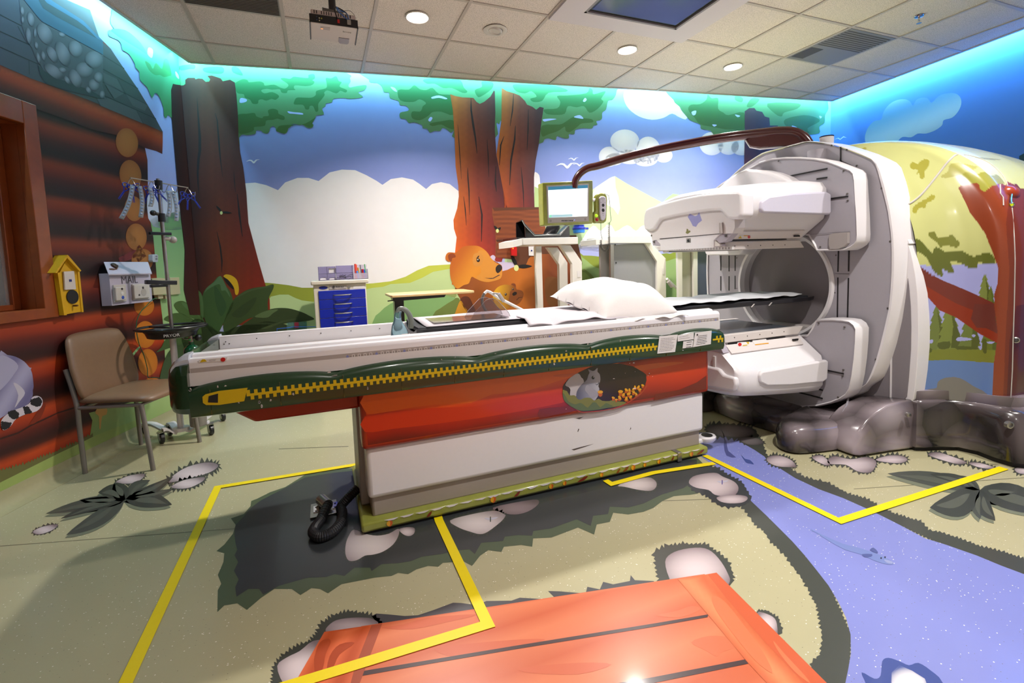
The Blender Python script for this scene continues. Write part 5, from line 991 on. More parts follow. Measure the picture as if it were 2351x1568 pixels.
# foot switch on the table's right end, corrugated hose and its floor plate
fsw = G(); fsw.loft([[Vector((2.20 + a * w, 2.27 + b * w * .75, z)) for a, b in [(cos(t * pi / 10), sin(t * pi / 10)) for t in range(20)]] for z, w in ((.050, .045), (.065, .060), (.082, .062), (.090, .055))])
o = fsw.out('foot_switch', WHT, pt, smooth=True)
g = G(); g.lathe((2.20, 2.27, .0895), [(.034, 0), (.034, .004), (.0, .005)], 20); g.out('switch_pad', BLK, o)
g = G(); g.box((2.10, 2.25, .052), (2.17, 2.29, .082)); g.out('switch_arm', WHT, o, bevel=.008)
hp = empty('floor_cable_plate', 'brushed metal floor plate where the black hose leaves the floor', 'floor plate', (-.05, 2.47, 0))
a = [PZ(*p, 0) for p in ((712, 1194), (714, 1162), (772, 1150), (778, 1180))]
g = G(); g.prism([p + Vector((0, 0, .006)) for p in a], (0, 0, .004)); g.out('plate', MTL, hp, bevel=.001)
pc = PZ(748, 1170, 0); g = G(); g.tube([pc + Vector((-.02, .05, .035)), pc + Vector((.01, -.03, .035))], .028, 14); g.out('elbow_cover', MTL, hp)
for d in (-.045, .045): g = G(); g.box((pc.x + d - .012, pc.y - .03, .010), (pc.x + d + .012, pc.y + .035, .014)); g.cyl((pc.x + d, pc.y - .018, .014), (pc.x + d, pc.y - .018, .017), .005, 8); g.cyl((pc.x + d, pc.y + .022, .014), (pc.x + d, pc.y + .022, .017), .005, 8); g.out('bracket', CHR, hp)
hs = G(); H_ = [Vector((pc.x + .01, pc.y - .03, .038))] + [PZ(*p, .026) for p in ((735, 1195), (722, 1212), (720, 1224), (735, 1232), (762, 1222), (782, 1200), (786, 1178), (783, 1163))] + [Vector((.06, 2.48, .06)), Vector((.11, 2.50, .09))]
H_ = crom([tuple(p) for p in H_], 14, False); hs.tube(H_, [.022 + .0022 * (i % 2) for i in range(len(H_))], 12)
o = hs.out('corrugated_hose', mat('black_rubber', '#202124', .45), None, smooth=False); tag(o, 'black corrugated hose looping on the floor at the table base', 'hose')
# ================================================================= SCANNER GANTRY
ga = empty('scanner_gantry', 'large round white hybrid scanner gantry with two detector heads and a tree-print rear housing', 'scanner', (3.5, 2.55, 0))
BC = (2.55, .985); BR = .365; XG = 3.20
def YZ(px, x): p = PX(px[0], px[1], x); return (p.y, p.z)
def D1(p): return Zm(1720, 300, 4.6125, p)
def D2(p): return Zm(1880, 560, 3.92, p)
def D3(p): return Zm(1460, 380, 4.898, p)
def D4(p): return Zm(1620, 720, 6.1868, p)
def D5(p): return Zm(1600, 860, 4.521, p)
def star(poly, c, n=144):
    """outline sampled at equal angles round c"""
    out = []
    for i in range(n):
        a = 2 * pi * i / n; dy, dz = cos(a), sin(a); best = None
        for (y0, z0), (y1, z1) in zip(poly, poly[1:] + poly[:1]):
            ey, ez = y1 - y0, z1 - z0; den = dy * ez - dz * ey
            if abs(den) < 1e-9: continue
            t = ((y0 - c[0]) * ez - (z0 - c[1]) * ey) / den; u = ((y0 - c[0]) * dz - (z0 - c[1]) * dy) / den
            if t > 0 and -1e-6 <= u <= 1 + 1e-6: best = t if best is None else max(best, t)
        out.append((c[0] + dy * (best or .5), c[1] + dz * (best or .5)))
    return out
face_px = D1([(610, 118), (700, 120), (860, 140), (970, 168), (1060, 200), (1200, 255), (1310, 305), (1360, 370), (1420, 600), (1480, 840), (1515, 1100), (1522, 1300), (1520, 1500)]) + D2([(655, 420), (640, 580), (600, 760), (560, 920), (520, 1060), (470, 1190), (430, 1265), (380, 1290)]) + [(1940, 905), (1890, 922), (1830, 925), (1770, 915), (1720, 890)]
YL = 3.325
out_px = D1([(610, 110), (700, 112), (860, 128), (975, 158), (1080, 190), (1230, 240), (1400, 320), (1455, 370), (1520, 560), (1590, 900), (1625, 1200), (1632, 1400)]) + D2([(760, 150), (755, 330), (740, 480), (710, 680), (660, 900), (600, 1090), (550, 1200), (510, 1240), (440, 1280)]) + [(1980, 903), (1940, 918), (1890, 930), (1830, 934), (1770, 925), (1715, 900)]
def mirror_close(px, x):
    P = [YZ(p, x) for p in px]
    return P + [(2 * 2.545 - y, z) for y, z in reversed(P)]
face = star(mirror_close(face_px, XG), BC); outr = star(mirror_close(out_px, XG + .03), BC)
NS = len(face); circ = lambda r, n=NS: [(BC[0] + r * cos(2 * pi * i / n), BC[1] + r * sin(2 * pi * i / n)) for i in range(n)]
R3 = lambda ring, x: [Vector((x, y, z)) for y, z in ring]
g = G(); g.loft([R3(circ(BR + .03), XG - .004), R3([(f[0] * .995 + BC[0] * .005, f[1] * .995 + BC[1] * .005) for f in face], XG)], cap=False); g.out('front_plate', GPN, ga, smooth=False)
g = G(); mid = [((a[0] * 2 + b[0]) / 3, (a[1] * 2 + b[1]) / 3) for a, b in zip(face, outr)]
g.loft([R3(face, XG), R3(face, XG - .012), R3(mid, XG - .012), R3(outr, XG + .022), R3(outr, XG + .17), R3(face, XG + .18)], cap=False)
g.out('plate_rim', WHT, ga, smooth=True, angle=50)
# bore: lip, tunnel, inner scanner ring
g = G(); g.loft([R3(circ(BR + .032), XG - .006), R3(circ(BR + .022), XG - .022), R3(circ(BR + .004), XG - .02), R3(circ(BR - .004), XG + .02)], cap=False); g.out('bore_lip', WHT, ga, smooth=True)
g = G(); g.loft([R3(circ(BR), XG), R3(circ(BR), XG + .66), R3(circ(BR - .01), XG + .67)], cap=False); g.out('bore_tunnel', mat('bore_grey', '#d6d2d4', .5), ga, smooth=True)
g = G(); g.loft([R3(circ(BR - .01), XG + .67), R3(circ(BR - .03), XG + .70), R3(circ(BR - .035), XG + .76), R3(circ(BR - .02), XG + .79)], cap=False); g.out('bore_ring', mat('dark_ring', '#3c4246', .25, coat=.4), ga, smooth=True)
g = G(); g.loft([R3(circ(BR - .02), XG + .79), R3(circ(BR), XG + .83), R3(circ(BR + .05), XG + 1.60)], cap=False); g.out('rear_tunnel', mat('pale_bore', '#c8d4dc', .45), ga, smooth=True)
g = G(); g.box((XG + 1.0, BC[0] - .36, BC[1] - .02), (XG + 1.06, BC[0] - .345, BC[1] + .03)); g.out('laser_window', mat('indigo_window', '#2a2350', .2), ga)
g = G(); g.box((XG + .02, BC[0] - .22, BC[1] - .352), (XG + .55, BC[0] + .22, BC[1] - .29)); g.out('bore_floor_block', GRY, ga, bevel=.01)
def slot(pts, x=XG - .003, w=.007, name='vent_slot', m=DRK):
    P = [PX(*p, x) for p in pts]; g = G()
    for a, b in zip(P, P[1:]): g.bar(a, b, .004, w, up=(0, 1, 0) if abs((b - a).z) < abs((b - a).y) else (0, 0, 1)) if 0 else g.add(*strip(a, b, w))
    return g.out(name, m, ga, smooth=False)
def strip(a, b, w):
    d = (b - a).normalized(); n = Vector((0, -d.z, d.y)) * (w / 2); o = Vector((-.0025, 0, 0)); v = [a - n, b - n, b + n, a + n]
    v = v + [p + o for p in v]; return v, [(0, 3, 2, 1), (4, 5, 6, 7), (0, 1, 5, 4), (1, 2, 6, 5), (2, 3, 7, 6), (3, 0, 4, 7)]
for q in ([(1925.5, 576), (1924, 624)], [(1924, 637), (1922.8, 731)], [(1949.5, 575), (1948.5, 623)], [(1948.3, 638), (1946, 733)], [(1930.5, 336.5), (1930.5, 377)], [(1931, 369), (1931, 378)], [(1954, 380), (1954.5, 388)],
          [(1655, 587), (1655, 621)], [(1655, 634), (1655, 667)], [(1674, 587), (1674, 623)], [(1674, 634), (1674, 667)], [(1688, 587), (1688, 622)], [(1688, 633), (1688, 664)]): slot(q, w=.008 if abs(q[0][1] - q[1][1]) > 20 else .012)
slot([(1931, 369), (1954, 379)], w=.002); slot([(1918, 628), (1950, 629)], w=.0015)
SCR = mat('screw_steel', '#6e6a66', .35, metal=.7)
def screw(px, x, parent=None):
    p = PX(*px, x); g = G(); g.lathe(p + Vector((.001, 0, 0)), [(.006, 0), (.006, .003), (.003, .005), (0, .005)], 8, (-1, 0, 0)); return g.out('screw', SCR, parent or ga)
for q in ((1909, 334), (1944, 344), (1967, 380), (2024.5, 432), (2044, 554), (1919.5, 586), (1917.5, 672), (2038.5, 707.5), (2011, 825), (1692, 592), (1692, 662)): screw(q, XG - .001)
# fixed column behind the plate: grey face, white edge
fo = [(2088, 560)] + D2([(800, 0), (840, 130), (870, 290), (888, 450), (895, 640), (897, 800), (893, 950), (880, 1150), (865, 1300), (855, 1395), (820, 1450), (780, 1495), (735, 1495)])
fi = [(2076, 600)] + D2([(770, 245), (792, 250), (812, 370), (828, 560), (833, 750), (830, 950), (812, 1200), (795, 1370), (770, 1400), (722, 1475)])
X3 = 3.28
P = [PX(*p, X3) for p in fo]; Q = [PX(*p, X3) for p in fi]
g = G(); g.prism([Vector((X3, 2.5, P[0].z + .5))] + [Vector((X3, 1.93, 1.62))] + P + [Vector((X3, P[-1].y, .02)), Vector((X3, 3.33, .02)), Vector((X3, 3.33, 1.4))], (.16, 0, 0)); g.out('column_edge', WHT, ga, bevel=.006)
g = G(); g.prism([Vector((X3 - .004, 2.5, 1.3)), Vector((X3 - .004, 1.98, 1.3))] + [p + Vector((-.004, 0, 0)) for p in Q] + [Vector((X3 - .004, Q[-1].y, .03)), Vector((X3 - .004, 3.25, .03)), Vector((X3 - .004, 3.25, 1.3))], (.004, 0, 0)); g.out('column_face', mat('column_grey_panel', '#857f84', .5), ga, smooth=False)
g = G(); a = PX(2047, 797, X3 - .006); b = PX(2045, 932, X3 - .006); g.bar(a, b, .008, .010, up=(1, 0, 0)); g.out('column_seam', WHT, ga, smooth=False)
# rotor panels carrying the heads
def panel(name, px, x, inner=.86, depth=.11):
    P = [YZ(p, x) for p in px]; c = (sum(p[0] for p in P) / len(P), sum(p[1] for p in P) / len(P)); ins = []
    n = len(P)
    for i in range(n):
        a, b, d = Vector(P[i - 1]), Vector(P[i]), Vector(P[(i + 1) % n]); e1 = (b - a).normalized(); e2 = (d - b).normalized(); nn = Vector((-(e1.y + e2.y), e1.x + e2.x))
        nn = nn.normalized() if nn.length > 1e-6 else Vector((0, 0))
        if nn.dot(Vector(c) - b) < 0: nn = -nn
        ins.append(tuple(b + nn * .014))
    g = G(); g.loft([R3(ins, x - .000), R3([((a[0] + b[0]) / 2, (a[1] + b[1]) / 2) for a, b in zip(P, ins)], x - .008), R3(P, x + .008), R3(P, x + depth)], cap=False); r = g.out(name + '_rim', WHT, ga, smooth=True, angle=50)
    g = G(); g.add(R3(ins, x + .001), [tuple(range(n))]); g.out(name, GPN, ga, smooth=False); return r
U = D1([(-400, 700), (-385, 640), (-277, 553), (-138, 461), (0, 395), (120, 330), (250, 292), (400, 278), (560, 278), (700, 288), (850, 315), (950, 352), (1030, 385), (1095, 410), (1130, 445), (1145, 520), (1155, 700), (1168, 900), (1175, 1100), (1170, 1165), (1140, 1210), (1090, 1245), (1040, 1268), (880, 1275), (730, 1275), (700, 1210), (640, 1115), (500, 1105), (200, 1120), (-200, 1130), (-400, 1130)])
panel('upper_rotor_panel', [(x - 3, y) for x, y in U], 3.06)
Lp = D4([(1440, 300), (1500, 210), (1560, 90), (1640, 72), (1800, 70), (1950, 80), (2050, 98), (2120, 150), (2155, 220), (2150, 400), (2130, 650), (2100, 880), (2060, 1080), (2010, 1160), (1930, 1215), (1800, 1270), (1600, 1320), (1400, 1338), (1150, 1338), (950, 1300), (750, 1230), (560, 1140), (400, 1050), (400, 600), (700, 350)])
panel('lower_rotor_panel', Lp, 3.06)
XU = 3.057
for q in (D1([(368, 494), (830, 402)]), D1([(715, 512), (828, 496)]), D1([(855, 722), (1050, 696)])): slot(q, XU, .010)
for q in (D4([(1710, 802), (1965, 855)]), D4([(1330, 1120), (1665, 1205)]), D4([(1610, 1075), (1665, 1088)])): slot(q, XU, .009)
for q in D1([(310, 322), (1000, 425), (1037, 668), (1042, 740), (752, 1232)]) + D4([(1605, 138), (1972, 192), (1955, 800), (1945, 888), (1882, 1188), (990, 1265)]): screw(q, XU)
g = G(); g.loft([R3(YZs, x) for YZs, x in ((lambda P: (P, 3.058))([YZ(p, 3.058) for p in D1([(860, 1100), (880, 1085), (1068, 1070), (1065, 1190), (1030, 1225), (960, 1255), (870, 1258), (855, 1200)])]), (lambda P: ([(y * .94 + .06 * P[0][0] - .0, z * .94 + .06 * (P[0][1] - .06)) for y, z in P], 3.045))([YZ(p, 3.058) for p in D1([(860, 1100), (880, 1085), (1068, 1070), (1065, 1190), (1030, 1225), (960, 1255), (870, 1258), (855, 1200)])]))]); g.out('corner_cap', GRY, ga, smooth=True)
slot(D1([(650, 1098), (870, 1082), (1068, 1070)]), XU - .001, .0018, 'panel_seam', mat('seam_grey', '#6c666c', .5))
# domed cover between panel and upper head
Dm = [YZ(p, 2.92) for p in D3([(880, 280), (960, 215), (1050, 130), (1140, 75), (1240, 42), (1380, 48), (1500, 75), (1620, 120), (1710, 180), (1500, 260), (1100, 320)])]
g = G(); g.loft([R3(Dm, 2.92), R3(Dm, 3.07)]); g.out('arm_dome', WHT, ga, bevel=.02, seg=3)
# detector heads
def head(name, sgn, label=None):
    e = bpy.data.objects.new(name, None); COL.objects.link(e); e.parent = ga; e.location = Vector((2.68, 2.55, .985 + sgn * .35)) - ga.location
    return e
def fix_child(e): return e
def sec(pts, x, sgn): return [Vector((x, y, .985 + sgn * z)) for y, z in pts]
def detector(name, sgn):
    body = [(2.28, .285), (2.28, .33), (2.215, .378), (2.115, .470), (2.100, .50), (2.098, .59), (2.125, .618), (2.25, .640), (2.45, .655), (2.65, .655), (2.85, .628), (2.96, .59), (3.0, .53), (3.0, .47), (2.89, .378), (2.82, .33), (2.82, .285)]
    def up(x, z): return z + (max(0, z - .47) / .17) * .078 * max(0, min(1, (x - 2.3) / .75)) ** .8
    g = G(); st = [(2.285, .93, -.02), (2.30, .975, -.008), (2.335, 1.0, 0), (2.5, 1, 0), (2.7, 1, 0), (2.9, 1.0, 0), (3.02, .99, -.004), (3.05, .95, -.02)]
    g.loft([sec([((y - 2.55) * s_ + 2.55, up(x, z) + (d if z > .4 else 0)) for y, z in body], x, sgn) for x, s_, d in st]); b = g.out(name, WHT, ga, smooth=True, angle=42)
    ch = [(2.455, .478), (2.435, .50), (2.44, .545), (2.50, .575), (2.7, .598), (3.0, .615), (3.045, .60), (3.05, .48), (3.03, .470)]
    g = G(); g.loft([[Vector((x, y, .985 + sgn * z)) for x, z in ch] for y in (2.084, 2.115)]); g.out('side_cheek', mat('cool_white_plastic', '#d0cddc', .35, coat=.1) if sgn > 0 else WHT, b, bevel=.011, seg=3)
    g = G(); g.box((2.36, 2.27, .985 + min(sgn * .272, sgn * .30)), (2.99, 2.83, .985 + max(sgn * .272, sgn * .30))); g.out('collimator_face', mat('graphite_plate', '#4f5660', .3, coat=.2), b)
    for y0, y1 in ((2.262, 2.30), (2.80, 2.838)):
        g = G(); g.prism([Vector((x, y0, .985 + sgn * z)) for x, z in ((2.335, .268), (3.045, .268), (3.03, .285), (3.0, .318), (2.34, .318))], (0, y1 - y0, 0)); g.out('collimator_rail', WRM, b, bevel=.003)
    n = Vector((0, -.043, -.057 * sgn)).normalized()
    q = [Vector((x, y, .985 + sgn * z)) for x, y, z in ((2.345, 2.262, .335), (3.0, 2.262, .335), (2.97, 2.205, .378), (2.335, 2.205, .378))]
    g = G(); g.prism([p + n * .004 for p in q], -n * .01); g.out('label_strip', mat('strip_white', '#dcd5d3', .35), b, smooth=False)
    g = G(); g.box((2.38, 2.2655, .985 + sgn * .327 - .003), (2.88, 2.2755, .985 + sgn * .327 + .003)); g.out('side_gap', DRK, b)
    g = G(); g.prism([Vector((x, 2.232, .985 + sgn * z)) for x, z in ((2.90, .340), (2.95, .340), (2.945, .350), (2.90, .350))], (0, -.010, 0)); g.out('side_notch', DRK, b)
    for i in range(5): c = Vector((2.42 + i * .11, 2.262, .985 + sgn * .29)); g = G(); g.lathe(c, [(.004, 0), (.003, .002), (0, .002)], 8, (0, -1, 0)); g.out('screw', SCR, b)
    if sgn > 0:
        hood = [PX(*p, 2.262) for p in D3([(92, 722), (80, 640), (85, 560), (103, 500), (135, 478), (300, 425), (500, 372), (700, 330), (950, 300), (1150, 290), (1185, 310), (1192, 420), (1190, 560), (1150, 600), (1110, 607), (1040, 602), (1000, 560), (945, 505), (800, 512), (600, 540), (420, 572), (272, 608), (235, 660), (200, 720), (150, 738)])]
        g = G(); g.loft([hood, [p + Vector((.10, 0, 0)) for p in hood]]); g.out('head_hood', WHT, b, bevel=.018, seg=4)
        dz = Vector((.0, 0, 0)); pn = [PX(*p, 2.284) for p in D3([(158, 725), (200, 700), (250, 615), (600, 545), (940, 505), (1030, 590), (1110, 608), (1112, 700), (1085, 765), (980, 768), (182, 842)])]
        g = G(); g.prism(pn, (.08, 0, 0)); g.out('end_panel', mat('end_panel_white', '#dfd9da', .35), b, smooth=False)
        for q, nm, m, th in (([(180, 845), (1085, 763), (1010, 850), (935, 872), (895, 828), (310, 885), (295, 910), (190, 900)], 'lock_tray', mat('tray_lilac', '#b4adb8', .4), .05), ([(225, 918), (295, 905), (895, 850), (940, 885), (945, 905), (260, 955)], 'front_rail', WRM, .05), ([(270, 830), (975, 768), (975, 762), (265, 822)], 'panel_gap', DRK, .01)):
            g = G(); g.prism([PX(*p, 2.290 if nm != 'panel_gap' else 2.2825) for p in D3(q)], (th, 0, 0)); g.out(nm, m, b, bevel=0 if nm == 'panel_gap' else .002, smooth=False)
        g = G(); g.prism([PX(*p, 2.284) for p in D3([(565, 820), (615, 817), (617, 868), (567, 870)])], (.01, 0, 0)); lk = g.out('latch', MTL, b, bevel=.001)
        g = G(); c = PX(*D3([(590, 845)])[0], 2.283); g.lathe(c, [(.010, 0), (.008, .004), (0, .004)], 10, (-1, 0, 0)); g.out('latch_button', BLK, lk)
        g = G(); g.prism([PX(*p, 2.284) for p in D3([(960, 645), (982, 640), (985, 765), (962, 768)])], (-.02, 0, 0)); g.out('grip_bar', GRY, b, bevel=.002)
        for q in ((205, 860), (1012, 790), (178, 788)): c = PX(*D3([q])[0], 2.286); g = G(); g.lathe(c, [(.008, 0), (.007, .004), (0, .005)], 10, (-1, 0, 0)); g.out('screw', SCR, b)
        sb = [PX(*p, 2.335) for p in D3([(262, 922), (1080, 912), (1080, 945), (265, 965)])]; g = G(); g.prism(sb, (.02, 0, 0)); s = g.out('scale_bar', LBL, b, smooth=False)
        g = G()
        for i in range(27):
            u = .03 + i * .036
            for v in (.25, .6):
                a_ = sb[0].lerp(sb[1], u).lerp(sb[3].lerp(sb[2], u), v); g.box((a_.x - .0012, a_.y - .003, a_.z - .0035), (a_.x, a_.y + .003, a_.z))
        o_ = g.out('scale_dots', INK, s, smooth=False); o_['kind'] = 'stuff'
    else:
        q = [(2.115, .50), (2.105, .54), (2.12, .585), (2.3, .60), (2.95, .58), (2.97, .53), (2.92, .50), (2.30, .47), (2.24, .47), (2.20, .50)]
        g = G(); g.loft([sec(q, x, sgn) for x in (2.262, 2.30)]); g.out('end_bumper', WHT, b, bevel=.012, seg=3)
        g = G(); g.prism([Vector((2.284, y, .985 + sgn * z)) for y, z in ((2.265, .30), (2.85, .30), (2.90, .36), (2.22, .372))], (.05, 0, 0)); g.out('front_rail', mat('tray_lilac', '#b4adb8', .4), b, bevel=.003)
        g = G(); g.box((2.276, 2.28, .985 - .47), (2.286, 2.30, .985 - .40)); g.out('grip_bar', LBL, b, bevel=.002)
    return b
ud = detector('upper_detector', 1); ld = detector('lower_detector', -1)
# printed lavender star, leaf scrap and warning sticker on the upper head
g = G(); g.prism([PX(*p, 2.2835) for p in D3([(605, 540), (640, 560), (665, 570), (690, 560), (710, 522), (725, 570), (742, 618), (700, 650), (675, 690), (640, 680), (615, 630), (582, 578)])], (.002, 0, 0)); g.out('lavender_patch', mat('lavender_print', '#9a9ad0', .4), ud, smooth=False)
g = G(); g.prism([PX(*p, 2.2835) for p in D3(crom([(560, 758), (568, 735), (572, 710), (588, 720), (590, 735), (605, 730), (613, 745), (600, 755), (588, 765), (580, 768)], 3))], (.002, 0, 0)); g.out('leaf_patch', mat('olive_print', '#7c7c4a', .4), ud, smooth=False)
def sticker(px, sgn, parent, bars):
    n = Vector((0, -.043, -.057 * sgn)).normalized(); p0 = Vector((2.5, 2.2335, .985 + sgn * .3565)) + n * .0055
    def W(q, o): return [on(*p, p0 + n * o, n) + n * 0 for p in q]
    g = G(); g.prism(W(px, 0), -n * .003); s = g.out('warning_label', LBL, parent, smooth=False)
    for nm, q, m in bars: g = G(); g.prism(W(q, .0006), -n * .0006); g.out(nm, m, s, smooth=False)
OGE = mat('orange_print', '#d89a2c', .5)
sticker(D3([(1145, 826), (1165, 785), (1295, 785), (1285, 826)]), 1, ud, [('warning_triangle', D3([(1150, 820), (1178, 790), (1192, 820)]), YEL), ('caution_bar', D3([(1212, 787), (1260, 786), (1260, 794), (1212, 795)]), OGE), ('no_touch_sign', D3(ell(1272, 803, 16, 17, 0, 14)), RED)])
sticker(D4([(445, 455), (455, 405), (630, 398), (625, 462)]), -1, ld, [('no_touch_sign', D4(ell(487, 437, 26, 24, 0, 14)), RED), ('caution_bar', D4([(530, 447), (595, 440), (592, 452), (528, 460)]), YEL), ('warning_triangle', D4([(575, 402), (622, 400), (608, 440)]), YEL)])
sticker(D4([(665, 372), (850, 350), (896, 412), (896, 428), (703, 448), (665, 390)]), -1, ld, [('caution_bar', D4([(703, 434), (893, 412), (898, 426), (705, 448)]), OGE)])
# other upper shoulder pad seen left of the bore, antenna post, thin cylinder cover
g = G(); g.loft([R3([YZ(p, 3.05) for p in D3([(770, 950), (1200, 915), (1215, 930), (1180, 990), (1150, 1005), (800, 1010), (780, 990)])], x) for x in (3.05, 3.19)]); g.out('arm_foot', WHT, ga, bevel=.01)
a = PX(1872, 352, XG - .03); g = G(); g.cyl((XG - .01, a.y, a.z - .11), (XG - .01, a.y, a.z + .02), .06, 20); g.out('cylinder_bulge', GPN, ga)
g = G(); q = PX(1898, 309, XG + .25); g.cyl((XG + .25, q.y, 1.6), (XG + .25, q.y, q.z - .02), .045, 20); c_ = g.out('top_post', WHT, ga); g = G(); g.cyl((XG + .25, q.y, q.z - .02), (XG + .25, q.y, q.z - .012), .046, 20); g.out('post_cap', BLK, c_)
# ---------------------------------------------------------------- tree-print housing (rear scanner body)
HB = lambda p: Zm(1900, 300, 3.734, p); HC_ = lambda p: Zm(2050, 560, 2.904, p)
paint = []
def pp(pts, c, smooth=0): 
    P = crom(pts, smooth) if smooth else pts; xs = [p[0] for p in P]; ys = [p[1] for p in P]; paint.append((min(xs), max(xs), min(ys), max(ys), P, lin(c) if isinstance(c, str) else c))
pp([(2060, 611), (2330, 604), (2500, 600), (2500, 1000), (2040, 1000)], '#a4a8e0')
for cx, top, w, bot, c in ((2111, 668, 22, 812, '#6f7a34'), (2150, 700, 30, 810, '#6c7a3c'), (2180, 690, 34, 808, '#78863e'), (2226, 700, 30, 812, '#6c7a3c'), (2261, 627, 24, 720, '#7c8844'), (2275, 655, 26, 812, '#66742e')):
    P = [(cx, top)]
    n = 6
    for i in range(1, n): t = i / n; P += [(cx + w * (t ** .7), top + (bot - top) * t), (cx + w * (t ** .7) * .72, top + (bot - top) * (t + .02))]
    P += [(cx + w, bot), (cx - w, bot)]
    for i in range(n - 1, 0, -1): t = i / n; P += [(cx - w * (t ** .7) * .72, top + (bot - top) * (t + .02)), (cx - w * (t ** .7), top + (bot - top) * t)]
    pp(P, c)
    pp([(cx + 1, top + 8), (cx + w * .8, top + (bot - top) * .75), (cx + w * .5, bot - 8), (cx + w * .1, bot - 10), (cx + w * .25, top + (bot - top) * .5)], '#525c26')
pp([(2100, 806), (2200, 800), (2310, 806), (2400, 806), (2400, 900), (2100, 900)], '#78802e')
for q in ([(225, 655), (245, 640), (270, 640), (262, 662), (240, 660)], [(425, 630), (450, 620), (520, 630), (515, 642), (430, 648)], [(525, 605), (550, 605), (545, 622), (530, 618)], [(625, 652), (680, 652), (660, 665), (630, 662)]): pp(HC_(q), '#a4a8e0', 2)
for q in ([(175, 700), (245, 690), (260, 720), (180, 745)], [(300, 660), (380, 650), (375, 695), (310, 700)], [(425, 680), (520, 685), (580, 700), (430, 705)], [(595, 640), (625, 640), (625, 725), (600, 720)]): pp(HC_(q), '#525c26', 2)
pp([(2080, 830), (2180, 826), (2300, 835), (2400, 838), (2400, 960), (2080, 960)], '#5f7fb8')
pp(HC_([(130, 1045), (160, 1010), (230, 970), (290, 960), (300, 920), (340, 895), (400, 888), (460, 900), (540, 950), (620, 995), (640, 1080), (120, 1100)]), '#7a7874', 3)
pp(HC_([(100, 1100), (130, 1045), (180, 1035), (210, 1055), (240, 1090), (300, 1100), (650, 1060), (900, 1060), (900, 1140), (100, 1140)]), '#4c4a44', 2)
pp(HB([(600, 1092), (726, 1105), (800, 1170), (900, 1240), (1000, 1290), (1100, 1330), (1250, 1395), (1430, 1480), (1450, 1700), (1300, 1600), (1100, 1560), (960, 1530), (880, 1440), (830, 1385), (765, 1340), (600, 1200)]), (.17, .028, .018))
pp(HB([(600, 1250), (760, 1300), (860, 1340), (960, 1400), (1100, 1480), (1300, 1560), (1470, 1700), (1470, 1830), (1300, 1740), (1100, 1600), (960, 1540), (870, 1440), (765, 1340), (600, 1230)]), '#8c3018')
pp(HC_([(545, 400), (670, 400), (695, 560), (702, 655), (640, 622), (560, 562), (520, 500)]), (.14, .03, .022))
pp(HC_([(560, 560), (620, 560), (700, 600), (702, 658), (640, 622)]), '#8c3018')
pp(HB([(1120, 490), (1170, 590), (1220, 700), (1280, 780), (1350, 880), (1390, 980), (1430, 1090), (1465, 1180), (1460, 1300), (1430, 1400), (1430, 1500), (1460, 1750), (1425, 2000), (1400, 2450), (2400, 2450), (2400, 505), (1620, 470), (1540, 435), (1300, 440), (1175, 445)]), '#8a3c20')
pp(HB([(1500, 480), (1560, 560), (1530, 800), (1560, 1200), (1530, 1700), (1500, 2400), (2400, 2450), (2400, 500), (1620, 455)]), '#74301e')
pp(HB([(1620, 1500), (1560, 1800), (1530, 2400), (2400, 2400), (2400, 1400)]), '#5c2420')
GL = '#c9cc86'
pp(HB([(1110, 430), (1175, 445), (1290, 452), (1310, 500), (1350, 520), (1400, 480), (1480, 455), (1530, 465), (1545, 432), (1600, 460), (1620, 455), (1650, 490), (1700, 500), (1800, 480), (1900, 520), (1900, 200), (1100, 200)]), GL, 2)
for q in ([(970, 390), (1030, 350), (1050, 290), (1130, 275), (1250, 300), (1290, 312), (1200, 360), (1100, 390), (1000, 405)],): pp(HB(q), '#aeac5e', 3)
pp(HB([(1150, 390), (1200, 350), (1260, 375), (1300, 365), (1340, 350), (1400, 385), (1460, 380), (1520, 455), (1480, 455), (1400, 480), (1350, 520), (1310, 500), (1295, 455), (1240, 452), (1175, 445)]), '#99983a', 3)
for q in ([(705, 300), (730, 268), (770, 285), (800, 260), (840, 243), (872, 260), (862, 310), (832, 350), (830, 400), (795, 412), (785, 365), (760, 376), (775, 335), (725, 330)], [(730, 700), (735, 655), (790, 612), (850, 582), (890, 550), (922, 560), (908, 592), (850, 622), (838, 660), (800, 662), (770, 680), (758, 710)],
          [(285, 160), (320, 142), (335, 152), (310, 175)], [(1260, 228), (1340, 232), (1480, 245), (1440, 252), (1330, 245)]): pp(HB(q), '#a4a03e', 3)
pp(HB([(865, 900), (880, 866), (920, 870), (945, 918), (1000, 915), (1070, 895), (1100, 930), (1135, 962), (1110, 1002), (1060, 990), (1000, 990), (965, 1000), (940, 960)]), '#7a7f34', 3)
pp(HB([(720, 980), (748, 965), (755, 932), (795, 940), (850, 1000), (900, 1050), (912, 1010), (950, 1000), (1010, 1040), (1080, 1032), (1150, 1027), (1250, 1080), (1350, 1045), (1420, 1070), (1435, 1130), (1380, 1145), (1290, 1130), (1280, 1180), (1200, 1170), (1130, 1130), (1050, 1125), (1090, 1205), (1040, 1215), (975, 1180), (995, 1240), (960, 1250), (900, 1190), (850, 1090), (780, 1040), (745, 1030)]), '#626a2a', 2)
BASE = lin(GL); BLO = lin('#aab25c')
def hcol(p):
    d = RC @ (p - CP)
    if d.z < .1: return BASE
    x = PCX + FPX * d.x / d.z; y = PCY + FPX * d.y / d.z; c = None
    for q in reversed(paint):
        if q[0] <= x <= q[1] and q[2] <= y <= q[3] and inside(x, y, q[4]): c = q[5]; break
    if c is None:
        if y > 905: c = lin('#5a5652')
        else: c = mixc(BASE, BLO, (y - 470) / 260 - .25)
    return c
